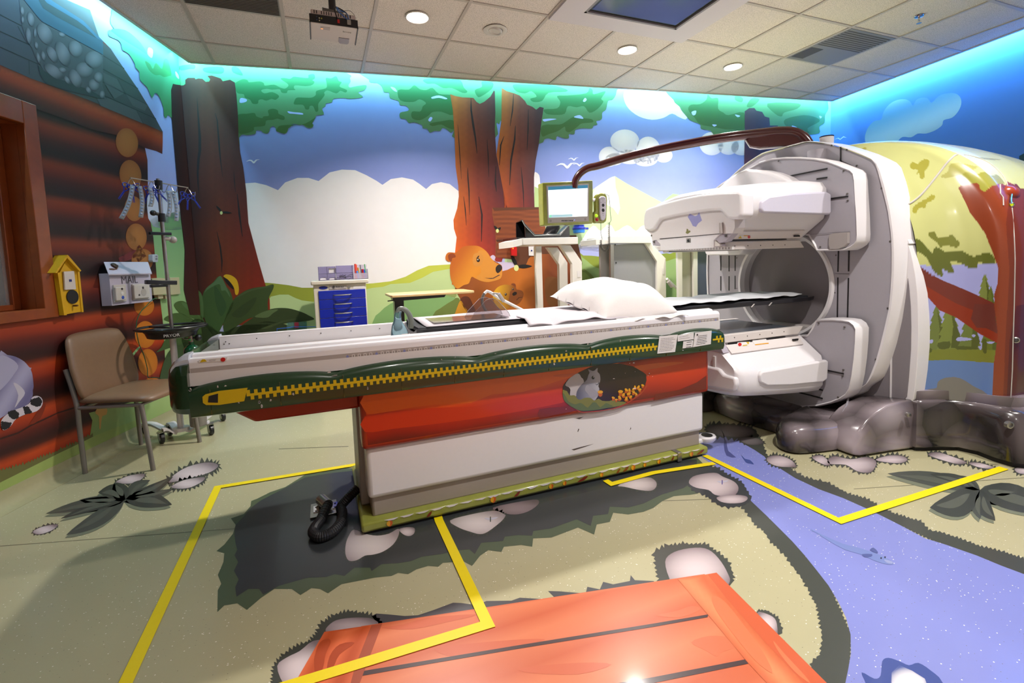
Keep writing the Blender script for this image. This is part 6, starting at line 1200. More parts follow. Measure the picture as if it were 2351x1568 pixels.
def hsec(w, zt, zs, n):
    """half section from floor up over the top: returns (dy, z) pairs, dy measured from the centre"""
    out = []
    for i in range(n + 1):
        t = i / n
        if t < .62: out.append((w, .30 + (zs - .30) * t / .62))
        else:
            a = (t - .62) / .38 * pi / 2; out.append((w * max(0, cos(a)) ** .80, zs + (zt - zs) * max(0, sin(a)) ** .85))
    return out
prof = [(3.33, .80, 1.86), (3.385, .835, 1.90), (3.42, .868, 1.925), (3.46, .905, 1.945), (3.50, .955, 1.96), (3.54, 1.02, 1.975), (3.565, 1.075, 1.985), (3.60, 1.115, 1.99), (3.66, 1.135, 2.0), (3.80, 1.15, 2.005), (4.1, 1.16, 2.0), (4.5, 1.15, 1.97), (4.75, 1.08, 1.90), (4.85, .98, 1.82)]
den = []
for a, b in zip(prof, prof[1:]):
    k = max(3, int(sqrt((a[0] - b[0]) ** 2 + (a[1] - b[1]) ** 2) / (.0022 if a[0] < 3.7 else .006 if a[0] < 4.2 else .03)))
    for j in range(k): t = j / k; den.append(tuple(a[m] + (b[m] - a[m]) * t for m in range(3)))
den.append(prof[-1])
for it in range(60): den = [den[0]] + [tuple((den[i - 1][m] + 2 * den[i][m] + den[i + 1][m]) / 4 for m in range(3)) for i in range(1, len(den) - 1)] + [den[-1]]
NV = 460; vs = []; fs = []
for x, w, zt in den:
    h = hsec(w, zt, 1.05, NV)
    full = [(BC[0] - dy, z) for dy, z in h] + [(BC[0] + dy, z) for dy, z in h[-2::-12]]
    vs += [Vector((x + .0, y, z)) for y, z in full]
M_ = len(full)
for i in range(len(den) - 1):
    for j in range(M_ - 1): a = i * M_ + j; fs.append((a, a + 1, a + M_ + 1, a + M_))
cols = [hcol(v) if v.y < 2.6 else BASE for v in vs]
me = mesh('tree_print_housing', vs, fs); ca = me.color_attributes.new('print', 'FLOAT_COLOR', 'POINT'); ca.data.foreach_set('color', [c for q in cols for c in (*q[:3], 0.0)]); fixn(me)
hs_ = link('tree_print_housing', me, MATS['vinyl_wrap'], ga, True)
rear = [(y, z) for y, z in [(BC[0] - dy, z) for dy, z in hsec(.98, 1.82, 1.05, 30)] + [(BC[0] + dy, z) for dy, z in hsec(.98, 1.82, 1.05, 30)[-2::-1]]]
rr = star(rear, BC, 64); g = G(); g.loft([R3(rr, 4.85), R3([(BC[0] + .42 * cos(2 * pi * i / 64), BC[1] + .42 * sin(2 * pi * i / 64)) for i in range(64)], 4.87)], cap=False); g.out('housing_rear', WHT, ga)
# rounded top moulding line, seam, pull cord, buttons on the housing
from mathutils.bvhtree import BVHTree
bvh = BVHTree.FromPolygons(vs, fs)
def onh(px, py, lift=.004):
    d = ray(px, py).normalized(); h = bvh.ray_cast(CP, d); return (h[0] - d * lift) if h[0] else None
def hline(name, px, r, m, lift=.003):
    P = [onh(x, y, lift) for x, y in px]; P = [p for p in P if p]
    if len(P) > 1: g = G(); g.tube(P, r, 6); return g.out(name, m, ga)
hline('housing_seam', crom(HB([(612, 645), (700, 625), (790, 560), (870, 470), (950, 370), (1020, 280), (1080, 220), (1110, 205)]), 5, False), .006, mat('seam_strip', '#c9c4bc', .4))
hline('trunk_seam', HB([(1480, 460), (1482, 540), (1505, 570), (1508, 640)]), .003, MATS['seam_strip'])
hline('side_seam', HB([(1582, 660), (1600, 900), (1607, 1100), (1604, 1300), (1600, 1500), (1590, 1800), (1584, 2050), (1570, 2300)]), .0025, MATS['seam_strip'])
hline('arch_line', crom(HB([(1170, 205), (1250, 220), (1340, 250), (1420, 300), (1490, 370), (1530, 430), (1545, 470)]), 4, False), .002, MATS['seam_strip'])
def hbolt(name, px, r, m, m2):
    p = onh(*px, .0)
    if not p: return
    d = (CP - p).normalized(); d.z = 0; d.normalize(); g = G(); g.lathe(p - d * .01, [(r, 0), (r, .018), (r * .7, .021), (r * .6, .014), (0, .014)], 18, d); o = g.out(name, m, ga); g = G(); g.lathe(p + d * .004, [(r * .55, 0), (r * .55, .004), (0, .006)], 14, d); g.out('centre', m2, o)
hbolt('bolt_cover', HC_([(820, 640)])[0], .017, MTL, mat('dark_steel', '#4a4a4c', .4)); hbolt('emergency_button', HB([(1578, 532)])[0], .020, CHR, RED); hbolt('run_lamp', HB([(1577, 634)])[0], .013, CHR, mat('lime_lamp', '#c8d818', .3, emis=.6))
p = onh(*HB([(1560, 540)])[0], 0)
if p: g = G(); g.ball(p + Vector((.04, .03, 0)), .07, 16, sc=(1, .8, .75)); g.out('button_boss', mat('rust_red_cover', '#96381c', .25, coat=.4), ga, smooth=True)
hline('button_link', HB([(1578, 545), (1572, 590), (1576, 625)]), .004, CHR, .02)
# ---------------------------------------------------------------- rock-print base covers
def rockmat():
    m = mat('rock_print', '#6a6466', .22, coat=.6); nt = m.node_tree; b = nt.nodes['Principled BSDF']; L = nt.links
    tc = nt.nodes.new('ShaderNodeTexCoord'); nz = nt.nodes.new('ShaderNodeTexNoise'); nz.inputs['Scale'].default_value = 2.2; wv = nt.nodes.new('ShaderNodeMixRGB'); wv.inputs[0].default_value = .12; L.new(tc.outputs['Object'], nz.inputs['Vector']); L.new(tc.outputs['Object'], wv.inputs[1]); L.new(nz.outputs['Color'], wv.inputs[2])
    v = nt.nodes.new('ShaderNodeTexVoronoi'); v.inputs['Scale'].default_value = 4.0; v.inputs['Randomness'].default_value = 1
    r = nt.nodes.new('ShaderNodeValToRGB'); e = r.color_ramp.elements; e[0].position = .05; e[0].color = lin('#c4bac0') + (1,); e[1].position = .75; e[1].color = lin('#2e2a29') + (1,); q = e.new(.40); q.color = lin('#7c7276') + (1,)
    mx = nt.nodes.new('ShaderNodeMixRGB'); mx.blend_type = 'MULTIPLY'; mx.inputs[0].default_value = .8
    s = nt.nodes.new('ShaderNodeSeparateColor'); r2 = nt.nodes.new('ShaderNodeValToRGB'); f = r2.color_ramp.elements; f[0].color = lin('#6c6866') + (1,); f[1].position = 1; f[1].color = lin('#f4f0f2') + (1,)
    L.new(wv.outputs[0], v.inputs['Vector']); L.new(v.outputs['Distance'], r.inputs[0]); L.new(v.outputs['Color'], s.inputs[0]); L.new(s.outputs[0], r2.inputs[0]); L.new(r.outputs[0], mx.inputs[1]); L.new(r2.outputs[0], mx.inputs[2]); L.new(mx.outputs[0], b.inputs['Base Color']); return m
RK = rockmat()
def blob(name, rings, bev=0, m=RK):
    g = G(); g.loft([[Vector(p) for p in r] for r in rings]); return g.out(name, m, ga, bevel=bev, seg=3, smooth=True, angle=50)
def outl(base, z, ins=0.0, c=None):
    cx = sum(p[0] for p in base) / len(base); cy = sum(p[1] for p in base) / len(base); o = []
    for x, y in base:
        d = Vector((cx - x, cy - y)); L = d.length; d = d / L if L else d; o.append((x + d.x * ins, y + d.y * ins, z))
    return o
def f2(px): return [tuple(PZ(*p, 0))[:2] for p in px]
def mound(name, base, prof): return blob(name, [outl(base, z, i) for z, i in prof])
# low front lobe in front of the gantry
lobe = [tuple(p) for p in crom([(3.30, 1.90), (3.02, 1.88), (2.85, 1.90), (2.70, 1.93), (2.60, 1.97), (2.575, 2.04), (2.62, 2.12), (2.72, 2.19), (2.85, 2.24), (3.05, 2.28), (3.30, 2.30)], 3, False)]
mound('rock_base_lobe', lobe, ((.004, .012), (.012, 0), (.09, 0), (.13, .012), (.155, .04), (.165, .09)))
bar_ = [(3.35, 2.20), (2.86, 2.20), (2.80, 2.26), (2.76, 2.55), (2.78, 2.80), (2.86, 2.86), (3.35, 2.86)]
mound('rock_base_bar', bar_, ((.004, .01), (.012, 0), (.10, 0), (.135, .02), (.15, .06)))
far_ = [(3.40, 2.80), (2.95, 2.80), (2.70, 2.82), (2.64, 2.95), (2.66, 3.10), (2.90, 3.22), (3.40, 3.25)]
mound('rock_base_lobe', far_, ((.004, .01), (.012, 0), (.15, 0), (.21, .03), (.235, .09)))
foot = [(3.38, 1.99), (3.12, 1.97), (2.90, 1.93), (2.86, 1.87), (2.872, 1.79), (2.90, 1.765), (3.0, 1.75), (3.12, 1.735), (3.24, 1.70), (3.38, 1.70)]
g = G(); rings = []
for x, zt, y0 in ((2.862, .07, 1.80), (2.89, .15, 1.775), (2.95, .215, 1.765), (3.02, .26, 1.755), (3.10, .29, 1.745), (3.20, .305, 1.725), (3.34, .31, 1.70)):
    rings.append([(x, y0, .01), (x, y0, zt * .8), (x, y0 + .02, zt), (x, 1.92, zt * .93), (x, 2.0, zt * .86), (x, 2.0, .01)])
blob('rock_foot', rings, .012)
g = G(); g.tube(crom([(2.885, 1.93, .10), (2.96, 1.94, .19), (3.06, 1.97, .245), (3.18, 2.05, .27), (3.28, 2.2, .27)], 5, False), .006, 6); g.out('rock_foot_seam', mat('grey_seam', '#8c8890', .3), ga)
# skirt of rock under the housing
sk_ = [(3.26, 1.69), (3.30, 1.665), (3.40, 1.63), (3.48, 1.585), (3.50, 1.50), (3.465, 1.41), (3.46, 1.33), (3.50, 1.29), (3.60, 1.27), (4.2, 1.26), (4.8, 1.30), (4.8, 2.4), (3.3, 2.4)]
g = G(); tp = [(3.30, 1.715), (3.34, 1.705), (3.42, 1.67), (3.49, 1.62), (3.535, 1.53), (3.56, 1.46), (3.585, 1.41), (3.62, 1.385), (3.68, 1.375), (4.2, 1.37), (4.8, 1.40), (4.8, 2.4), (3.3, 2.4)]
L_ = lambda a, b, t: [(p[0] * (1 - t) + q[0] * t, p[1] * (1 - t) + q[1] * t) for p, q in zip(a, b)]
blob('rock_skirt', [[(x, y, z) for x, y in L_(sk_, tp, t)] for z, t in ((.025, .10), (.03, 0), (.12, .12), (.19, .22), (.24, .30), (.285, .42), (.30, .60), (.305, .98), (.36, 1.0))])
g = G(); g.prism([(p[0] + .015, p[1] + .015, .0) for p in sk_], (0, 0, .03)); g.out('skirt_gap', DRK, ga, smooth=False)
for q, r in (((2.0, 0), 0),): pass
for px in ((2086, 952), (2318, 975)):
    p = PZ(*px, .0); 
    for zz in [.30, .22]:
        pass
g = G(); p = PX(2087, 952, 3.33); p = PY(2087, 952, 1.70); g.lathe(p + Vector((.0, .01, 0)), [(.014, 0), (.014, .016), (.009, .018), (.008, .012), (0, .012)], 14, (-.4, -1, 0)); g.out('bolt_cover', MTL, ga)
p = PY(2318, 975, 1.36); g = G(); g.lathe(p + Vector((.0, .01, 0)), [(.02, 0), (.02, .018), (.013, .02), (.012, .012), (0, .012)], 14, (-.4, -1, 0)); g.out('bolt_cover', MTL, ga)
# ---------------------------------------------------------------- monitor boom
PLUM = mat('maroon_plastic', '#4a1c1e', .2, coat=.6, noise=.12)
bm_ = empty('monitor_boom', 'glossy maroon curved boom arching from the gantry to the hanging monitor', 'boom arm', (3.30, 2.75, 1.7))
yb = lambda x: 2.55 + (3.30 - x) * .75
def BP(px, py):
    """point of the boom: the boom lies in a vertical plane from the gantry top to the monitor"""
    n = Vector((.75, 1, 0)).normalized(); return on(px, py, (3.30, 2.55, 0), n)
pth = crom([(1862, 345), (1848, 322), (1828, 306), (1795, 302), (1740, 307), (1650, 318), (1560, 334), (1480, 350), (1420, 366), (1375, 380), (1350, 386), (1333, 397), (1322, 413), (1318, 432)], 5, False)
P = [BP(*p) for p in pth]; g = G(); n_ = len(P); nrm = Vector((.75, 1, 0)).normalized(); rings = []
for i, p in enumerate(P):
    t = (P[min(i + 1, n_ - 1)] - P[max(i - 1, 0)]).normalized(); u = nrm.cross(t).normalized(); k = i / n_; a = .040 - .012 * k; b = .036 - .010 * k
    if k < .12: a *= 1.1
    rings.append([p + nrm * (cos(s * pi / 8) * b) + u * (sin(s * pi / 8) * a) for s in range(16)])
g.loft(rings); g.out('boom_tube', PLUM, bm_, smooth=True)
q = [BP(*p) for p in ((1712, 322), (1722, 338), (1745, 340), (1790, 336), (1808, 337), (1822, 345), (1870, 352), (1860, 326), (1836, 304), (1800, 302), (1740, 306))]
g = G(); g.prism([p - nrm * .02 for p in q], nrm * .04); g.out('boom_gusset', PLUM, bm_, bevel=.006)
g = G(); g.tube([p for p in [BP(*p) for p in ((1712, 322), (1722, 338), (1745, 342), (1790, 338), (1808, 339), (1822, 347))]], .006, 8); g.out('gusset_trim', WHT, bm_)
# monitor
MY = 3.48
mo = empty('control_monitor', 'square monitor in an olive green frame, lit pale screen, hanging from the maroon boom', 'monitor', (1.9, 3.5, 1.5))
def MP(px, py, o=0.0): return on(px, py, (1.7, MY, 1.5), MN) + MN * o
MN = Vector((.10, -1, .03)).normalized()
E7 = A7
g = G(); q = [MP(*p) for p in E7([(822, 290), (832, 282), (1640, 240), (1648, 256), (1650, 600), (1648, 940), (1635, 950), (860, 984), (845, 972), (832, 700)])]; g.prism(q, -MN * .07)
mf = g.out('monitor_frame', mat('olive_green_frame', '#8c8f38', .25, coat=.5, noise=.3, nscale=25), mo, bevel=.008)
g = G(); q = [MP(*p, .002) for p in E7([(882, 330), (1580, 300), (1578, 912), (908, 944)])]; g.prism(q, -MN * .004); bz = g.out('bezel', mat('bezel_beige', '#a89f98', .4), mo, bevel=.001)
g = G(); q = [MP(*p, .003) for p in E7([(910, 350), (1560, 320), (1555, 830), (925, 855)])]; g.prism(q, -MN * .002); scn = g.out('screen', mat('lit_screen', '#f2fbfb', .4, emis=.9), mo)
for nm, pp_, m in (('screen_title_bar', [(910, 350), (1560, 320), (1560, 370), (912, 405)], mat('screen_blue', '#3c86a8', .4, emis=.35)), ('screen_task_bar', [(928, 808), (1310, 797), (1310, 835), (926, 855)], mat('screen_pale_blue', '#a8ccd4', .4, emis=.5)), ('screen_icon', [(932, 815), (970, 812), (970, 845), (932, 848)], mat('screen_green', '#58d878', .4, emis=.5))):
    g = G(); g.prism([MP(*p, .0036) for p in E7(pp_)], -MN * .0008); g.out(nm, m, scn, smooth=False)
for x in (1143, 1170, 1197, 1222, 1255, 1282, 1308): g = G(); g.prism([MP(*p, .003) for p in E7([(x - 9, 895), (x + 9, 894), (x + 9, 911), (x - 9, 912)])], -MN * .002); g.out('button', BLK, bz, smooth=False)
g = G(); g.lathe(MP(*E7([(1344, 892)])[0], .002), [(.003, 0), (.003, .002), (0, .002)], 10, MN); g.out('power_light', mat('blue_led', '#5a7cff', .3, emis=2), bz)
for x, y in ((955, 905), (1520, 880)): g = G(); g.lathe(MP(*E7([(x, y)])[0], .0015), [(.010, 0), (.010, .0015), (0, .0015)], 16, MN); g.out('speaker_grille', mat('grille_beige', '#8f8782', .6), bz)
# handset on a bracket beside the monitor
hd = empty('control_handset', 'hand controller with round keypads in an olive holder beside the monitor', 'controller', (2.2, 3.5, 1.5))
g = G(); g.prism([MP(*p) for p in E7([(1695, 560), (1705, 500), (1730, 465), (1780, 450), (1840, 455), (1875, 490), (1885, 560), (1880, 700), (1875, 850), (1868, 910), (1830, 940), (1780, 945), (1700, 940), (1665, 905), (1660, 820), (1680, 770), (1700, 740)])], -MN * .04); g.out('holder', MATS['olive_green_frame'], hd, bevel=.006)
g = G(); g.prism([MP(*p, .018) for p in E7([(1740, 540), (1760, 510), (1800, 505), (1835, 520), (1845, 560), (1845, 780), (1838, 860), (1815, 900), (1790, 905), (1760, 880), (1745, 800)])], -MN * .02); hb = g.out('handset', mat('handset_lilac', '#cbc4cc', .35), hd, bevel=.005)
for cx, cy, r in ((1793, 655, .014), (1793, 737, .015)):
    c = MP(*E7([(cx, cy)])[0], .0185); g = G(); g.lathe(c, [(r * .55, 0), (r * .55, .001), (r, .001), (r, 0)], 22, MN); g.out('round_keypad', INK, hb)
for cx, cy in ((1762, 551), (1780, 551), (1798, 551), (1816, 551), (1791, 578), (1760, 612), (1791, 605), (1821, 612), (1783, 790), (1803, 790), (1793, 820)): g = G(); g.lathe(MP(*E7([(cx, cy)])[0], .018), [(.0028, 0), (.0028, .001), (0, .001)], 8, MN); g.out('key', INK, hb)
for cy, m, nm in ((820, mat('lime_button', '#b8e020', .3, emis=.5), 'start_button'), (884, RED, 'stop_button')):
    cx = 1702 if cy < 850 else 1712; g = G(); g.lathe(MP(*E7([(cx, cy)])[0], .0), [(.015, 0), (.015, .004), (.010, .005), (.010, .012), (0, .014)], 16, MN); g.out(nm, m, hd)
g = G(); g.tube([MP(*p, -.02) for p in E7([(1640, 560), (1710, 555)])], .014, 10); g.out('bracket_arm', WHT, hd)
# coiled cord
A_ = [MP(*p, .0) for p in E7([(1778, 945), (1778, 1100), (1800, 1210)])]; g = G(); g.tube(A_, .0022, 6)
cc = crom([tuple(MP(*p, .01)) for p in E7([(1898, 930), (1896, 1050), (1900, 1200), (1895, 1300), (1870, 1370), (1830, 1390), (1790, 1370), (1768, 1310), (1765, 1220)])], 4, False)
cc = [Vector(p) for p in cc]; tot = [0]
for a, b in zip(cc, cc[1:]): tot.append(tot[-1] + (b - a).length)
H = []; turns = 46; N_ = turns * 10
for i in range(N_ + 1):
    s = tot[-1] * i / N_; j = max(k for k in range(len(tot)) if tot[k] <= s + 1e-9); j = min(j, len(cc) - 2); t = (s - tot[j]) / max(1e-9, tot[j + 1] - tot[j]); c = cc[j].lerp(cc[j + 1], min(1, t)); d = (cc[j + 1] - cc[j]).normalized(); u = MN.cross(d).normalized(); a = 2 * pi * i / 10; H.append(c + MN * (.009 * cos(a)) + u * (.009 * sin(a)))
g.tube(H, .0018, 5); g.tube([MP(*p, .03) for p in E7([(1800, 470), (1870, 500), (1885, 600), (1895, 760), (1910, 900), (1898, 930)])], .0022, 6); g.out('coiled_cord', mat('cord_grey', '#55534e', .5), hd)
# ================================================================= CEILING THINGS
CW = mat('ceiling_white_trim', '#cfc8c2', .5)
wherel = ('farthest left, beside the projector', 'between the ceiling screen and the back wall', 'farthest right, toward the vent panel')
for (x, y), w_ in zip(DOWN, wherel):
    e = empty('ceiling_downlight', 'lit round recessed downlight, ' + w_, 'ceiling light', (x, y, HC), 'lit round downlights')
    g = G(); g.lathe((x, y, HC - .004), [(.085, .006), (.088, 0), (.080, -.004), (.074, .002), (.074, .006)], 32); g.out('trim_ring', CW, e)
    g = G(); g.lathe((x, y, HC - .002), [(.074, 0), (0, 0)], 32); g.out('lens', mat('lit_lens', '#fff6ee', .5, emis=9), e)
x, y = 1.38, 3.62
e = empty('gimbal_light', 'unlit white round swivelling spotlight in the ceiling between two lit downlights', 'ceiling light', (x, y, HC))
g = G(); g.lathe((x, y, HC - .004), [(.090, .006), (.094, 0), (.080, -.006), (.060, -.002), (.055, .004)], 32); g.out('trim_ring', CW, e)
g = G(); g.lathe((x, y, HC - .004), [(.056, .006), (.050, -.010), (.046, -.012), (.040, -.004), (.0, -.002)], 28, (.25, -.1, 1)); g.out('swivel_eye', CW, e)
# screen recessed in the ceiling
e = empty('ceiling_screen', 'dark blue screen set in a wide white frame in the ceiling', 'screen', (2.30, 2.4, HC))
g = G(); x0, x1, y0, y1 = 1.695, 2.945, 1.48, 3.315; a0, a1, b0, b1 = 1.895, 2.735, 1.66, 3.145; zb = HC - .018
for lo, hi in (((x0, b1, zb), (x1, y1, HC + .006)), ((x0, y0, zb), (x1, b0, HC + .006)), ((x0, b0, zb), (a0, b1, HC + .006)), ((a1, b0, zb), (x1, b1, HC + .006))): g.box(lo, hi)
g.out('screen_frame', mat('frame_white', '#d2c8cc', .55), e)
g = G()
for lo, hi in (((a0, b1 - .02, zb + .0), (a1, b1, zb + .03)), ((a1 - .02, b0, zb), (a1, b1, zb + .03)), ((a0, b0, zb), (a0 + .02, b1, zb + .03)), ((a0, b0, zb), (a1, b0 + .02, zb + .03))): g.box(lo, hi)
g.out('reveal', mat('reveal_grey', '#8a8284', .5), e)
g = G(); g.box((a0 + .02, b0 + .02, zb + .012), (a1 - .02, b1 - .02, zb + .03)); g.out('screen_bezel', BLK, e)
g = G(); g.box((a0 + .045, b0 + .045, zb + .010), (a1 - .045, b1 - .045, zb + .0125)); sc_ = g.out('screen_glass', mat('dim_blue_screen', '#26305c', .12, noise=.5, nscale=1.5, emis=.10), e)
# vents
def vent(name, label_, x0, y0, x1, y1, full):
    e = empty(name, label_, 'ceiling vent', ((x0 + x1) / 2, (y0 + y1) / 2, HC))
    g = G(); g.box((x0 + .012, y0 + .012, HC - .003), (x1 - .012, y1 - .012, HC + .004)); g.out('vent_panel', mat('vent_grey', '#8e8a86', .5, metal=.2), e)
    g = G()
    if full:
        for i in range(28):
            yy = y0 + .03 + i * (y1 - y0 - .06) / 27; g.bar(Vector((x0 + .02, yy, HC - .005)), Vector((x1 - .02, yy, HC - .005)), .004, .006)
    else:
        for i in range(10):
            yy = y0 + .04 + i * .028
            for j in range(40): xx = x0 + .03 + j * (x1 - x0 - .06) / 40; g.box((xx, yy, HC - .0045), (xx + .007, yy + .014, HC - .003))
        g.box((x0 + .03, y0 + .36, HC - .0045), (x0 + .18, y1 - .05, HC - .003))
    o = g.out('perforations' if not full else 'louvres', mat('vent_dark', '#55514e', .6), e, smooth=False); o['kind'] = 'stuff'
vent('ceiling_vent', 'square grey perforated vent panel in the ceiling near the right corner', GX + 8 * T, GY - 3 * T, GX + 9 * T, GY - 2 * T, False)
vent('return_air_grille', 'dark grey ceiling grille at the top left edge of the picture', GX, GY - 2 * T, GX + 1 * T, GY - 1 * T, True)
e = empty('sprinkler_head', 'small chrome fire sprinkler hanging from the ceiling at the upper right', 'sprinkler', (4.47, 2.395, HC))
g = G(); g.lathe((4.47, 2.395, HC - .006), [(.032, .006), (.030, 0), (.012, -.003)], 20); g.out('escutcheon', CHR, e)
g = G(); g.cyl((4.47, 2.395, HC), (4.47, 2.395, HC - .035), .007, 10); g.bar((4.458, 2.395, HC - .012), (4.462, 2.395, HC - .05), .003, .003); g.bar((4.482, 2.395, HC - .012), (4.478, 2.395, HC - .05), .003, .003); g.lathe((4.47, 2.395, HC - .055), [(.018, 0), (.016, .003), (0, .004)], 14); g.out('deflector', CHR, e)
# projector
pj = empty('projector', 'white ceiling projector with black connector panel, hung by the top edge near the tree wall', 'projector', (.17, 3.33, HC))
pa, pb = PZ(711.5, 50, 2.72), PZ(822, 63, 2.72); yb0 = pa.y; XA, XB = pa.x, pb.x; YF = yb0 + .235
body = mat('projector_white', '#cdc0bc', .4)
z1 = PY(712, 31, yb0).z; z2 = PY(716, 19, yb0).z
g = G(); g.box((XA, yb0 + .004, 2.72), (XB, YF, z1)); po = g.out('case_bottom', body, pj, bevel=.006)
g = G(); g.box((XA + .008, yb0 + .004, z1), (XB - .008, YF, z2)); pt_ = g.out('case_top', body, pj, bevel=.006)
g = G(); g.box((XA - .002, yb0, 2.722), (XB + .002, yb0 + .006, z1 + .002)); cpnl = g.out('connector_panel', BLK, pj, bevel=.002)
for sx in (XA, XB): g = G(); g.box((sx - .003, yb0, 2.717), (sx + .003, YF, 2.730)); g.out('edge_trim', BLK, pj)
for i in range(16):
    if i in (2, 8, 9): continue
    xx = XA + .025 + i * .014; g = G(); g.box((xx, yb0 + .002, z1 + .008), (xx + .005, yb0 + .0045, z2 - .006)); g.out('vent_slot', DRK, pt_, smooth=False)
rr_ = .007
for dx, dz, m in ((.055, .6, '#c8c0a0'), (.068, .6, '#c8b83c'), (.055, .3, '#c8c0a0'), (.04, .7, '#3c4a6c'), (.04, .35, '#3c4a6c')):
    g = G(); zz = 2.72 + (z1 - 2.72) * dz; g.cyl((XA + dx, yb0 - .004, zz), (XA + dx, yb0 + .001, zz), .0035, 10); g.out('jack', mat('jack_' + m[1:], m, .4), cpnl)
g = G(); g.box((XA + .158, yb0 - .010, 2.735), (XA + .172, yb0, 2.755)); g.out('red_plug', RED, cpnl, bevel=.002)
g = G(); g.box((XA + .215, yb0 - .012, 2.733), (XA + .238, yb0, 2.762)); g.out('silver_plug', MTL, cpnl, bevel=.002)
g = G(); q = [(XA + .17, YF - .08), (XA + .235, YF - .08), (XA + .235, YF - .02), (XA + .225, YF), (XA + .18, YF), (XA + .17, YF - .02)]; g.prism([(a, b, 2.716) for a, b in q], (0, 0, .006)); lr = g.out('foot_recess', mat('lilac_grey', '#9a929c', .4), po)
g = G(); g.box((XA + .06, yb0 + .04, 2.7185), (XA + .115, yb0 + .075, 2.7205)); kp = g.out('keypad', mat('keypad_grey', '#b4a8a4', .5), po); g = G(); g.box((XA + .062, yb0 + .062, 2.7175), (XA + .074, yb0 + .068, 2.7187)); g.out('amber_light', mat('amber_led', '#ff8a4a', .4, emis=2), kp)
text('maker_name', 'BENQ', .020, (XB - .035, yb0 + .060, 2.7186), (-1, 0, 0), (0, 0, -1), mat('emboss_grey', '#9c908c', .5), po, .0003)
mx = (XA + XB) / 2
g = G(); g.prism([(mx - .058, yb0 + .06, z2), (mx + .062, yb0 + .06, z2), (mx + .062, yb0 + .06, z2 + .035), (mx - .062, yb0 + .06, z2 + .045)], (0, .10, 0)); g.out('mount_plate', mat('mount_grey', '#6f6e6c', .35, metal=.5), pj)
g = G(); g.cyl((mx, yb0 + .11, z2 + .03), (mx, yb0 + .11, HC), .022, 16); g.lathe((mx, yb0 + .11, HC - .01), [(.06, .01), (.055, 0)], 20); g.out('mount_pole', mat('mount_dark', '#3c3a3a', .4, metal=.5), pj)
for off, m, n in ((0, BLK, 'black_cable'), (.01, mat('blue_cable', '#3c6cb4', .4), 'blue_cable')):
    g = G(); g.tube(crom([(XA + .160 + off * 6.5, yb0 - .006, 2.757), (XA + .145 + off * 2, yb0 - .02, 2.80), (XA + .15 + off, yb0 - .01, 2.825), (XA + .175, yb0 + .01, 2.83 - off), (XA + .215, yb0 - .005, 2.80), (XA + .225, yb0 - .012, 2.762)], 5, False), .0035, 8); g.out(n, m, pj)
g = G(); g.tube(crom([(mx + .05, yb0 + .08, z2 + .045), (mx + .10, yb0 + .06, z2 + .05), (mx + .135, yb0 + .05, z2 + .01), (mx + .125, yb0 + .04, z2 - .03)], 5, False), .0012, 6); g.out('safety_wire', DRK, pj)
# ================================================================= LEFT WALL
FW = Vector((.94, -.34, 0)).normalized(); SW_ = Vector((.34, .94, 0)).normalized()
# chair
r0 = Vector((-1.45, 3.668, 0)); ch = empty('visitor_chair', 'brown padded visitor chair with grey tube legs in front of the log wall', 'chair', (-1.17, 3.82, 0))
LEGM = mat('grey_tube_metal', '#86807a', .4, metal=.35, noise=.1); BRN = mat('brown_vinyl_pad', '#7c6048', .42, noise=.12, nscale=40, coat=.1, bump=.15)
def C_(a, b, z): return Vector((-1.171, 3.823, 0)) + FW * a + SW_ * b + Vector((0, 0, z))
for sb in (-1, 1):
    g = G(); g.tube(crom([tuple(C_(-.20, .235 * sb, 0)), tuple(C_(-.205, .235 * sb, .28)), tuple(C_(-.205, .235 * sb, .42)), tuple(C_(-.225, .235 * sb, .55)), tuple(C_(-.25, .235 * sb, .66))], 5, False), .0135, 12); l = g.out('leg', LEGM, ch)
    g = G(); g.tube([C_(.215, .235 * sb, 0), C_(.195, .235 * sb, .25), C_(.18, .235 * sb, .425)], .0135, 12); g.out('leg', LEGM, ch)
    g = G(); g.tube([C_(-.205, .235 * sb, .415), C_(.18, .235 * sb, .42)], .011, 10); g.out('side_rail', LEGM, ch)
for a in (-.18, .17): g = G(); g.tube([C_(a, -.235, .418), C_(a, .235, .418)], .010, 10); g.out('cross_rail', LEGM, ch)
def cushion(fn, name, n=20, m=BRN):
    vs = []; fs = []
    for s in (1, -1):
        b = len(vs); vs += [fn(2 * i / n - 1, 2 * j / n - 1, s) for i in range(n + 1) for j in range(n + 1)]
        for i in range(n):
            for j in range(n): q = (b + i * (n + 1) + j, b + (i + 1) * (n + 1) + j, b + (i + 1) * (n + 1) + j + 1, b + i * (n + 1) + j + 1); fs.append(q)
    me = mesh(name, vs, fs); bm = bmesh.new(); bm.from_mesh(me); bmesh.ops.remove_doubles(bm, verts=bm.verts, dist=.0008); bm.to_mesh(me); bm.free(); return link(name, fixn(me), m, ch, True)
def sq(u, v, k=.22):
    """square to rounded square"""
    return u * (1 - k * abs(v) ** 4 * abs(u) ** 3), v * (1 - k * abs(u) ** 4 * abs(v) ** 3)
def seatf(u, v, s):
    a, b = sq(u, v, .12); e = max(0, (1 - abs(u) ** 6) * (1 - abs(v) ** 6)) ** .5
    return C_(.01 + a * .245, b * .255, .452 + s * e * (.034 if s > 0 else .018) - .015 * max(0, u) ** 3)
def backf(u, v, s):
    a, b = sq(u, v, .10); z = .658 + b * .212; w = .255 - .03 * max(0, b); e = max(0, (1 - abs(u) ** 6) * (1 - abs(v) ** 6)) ** .5
    return C_(-.232 - .045 * b + s * e * .026 + .022 * a * a, a * w, z)
cushion(seatf, 'seat'); cushion(backf, 'backrest')
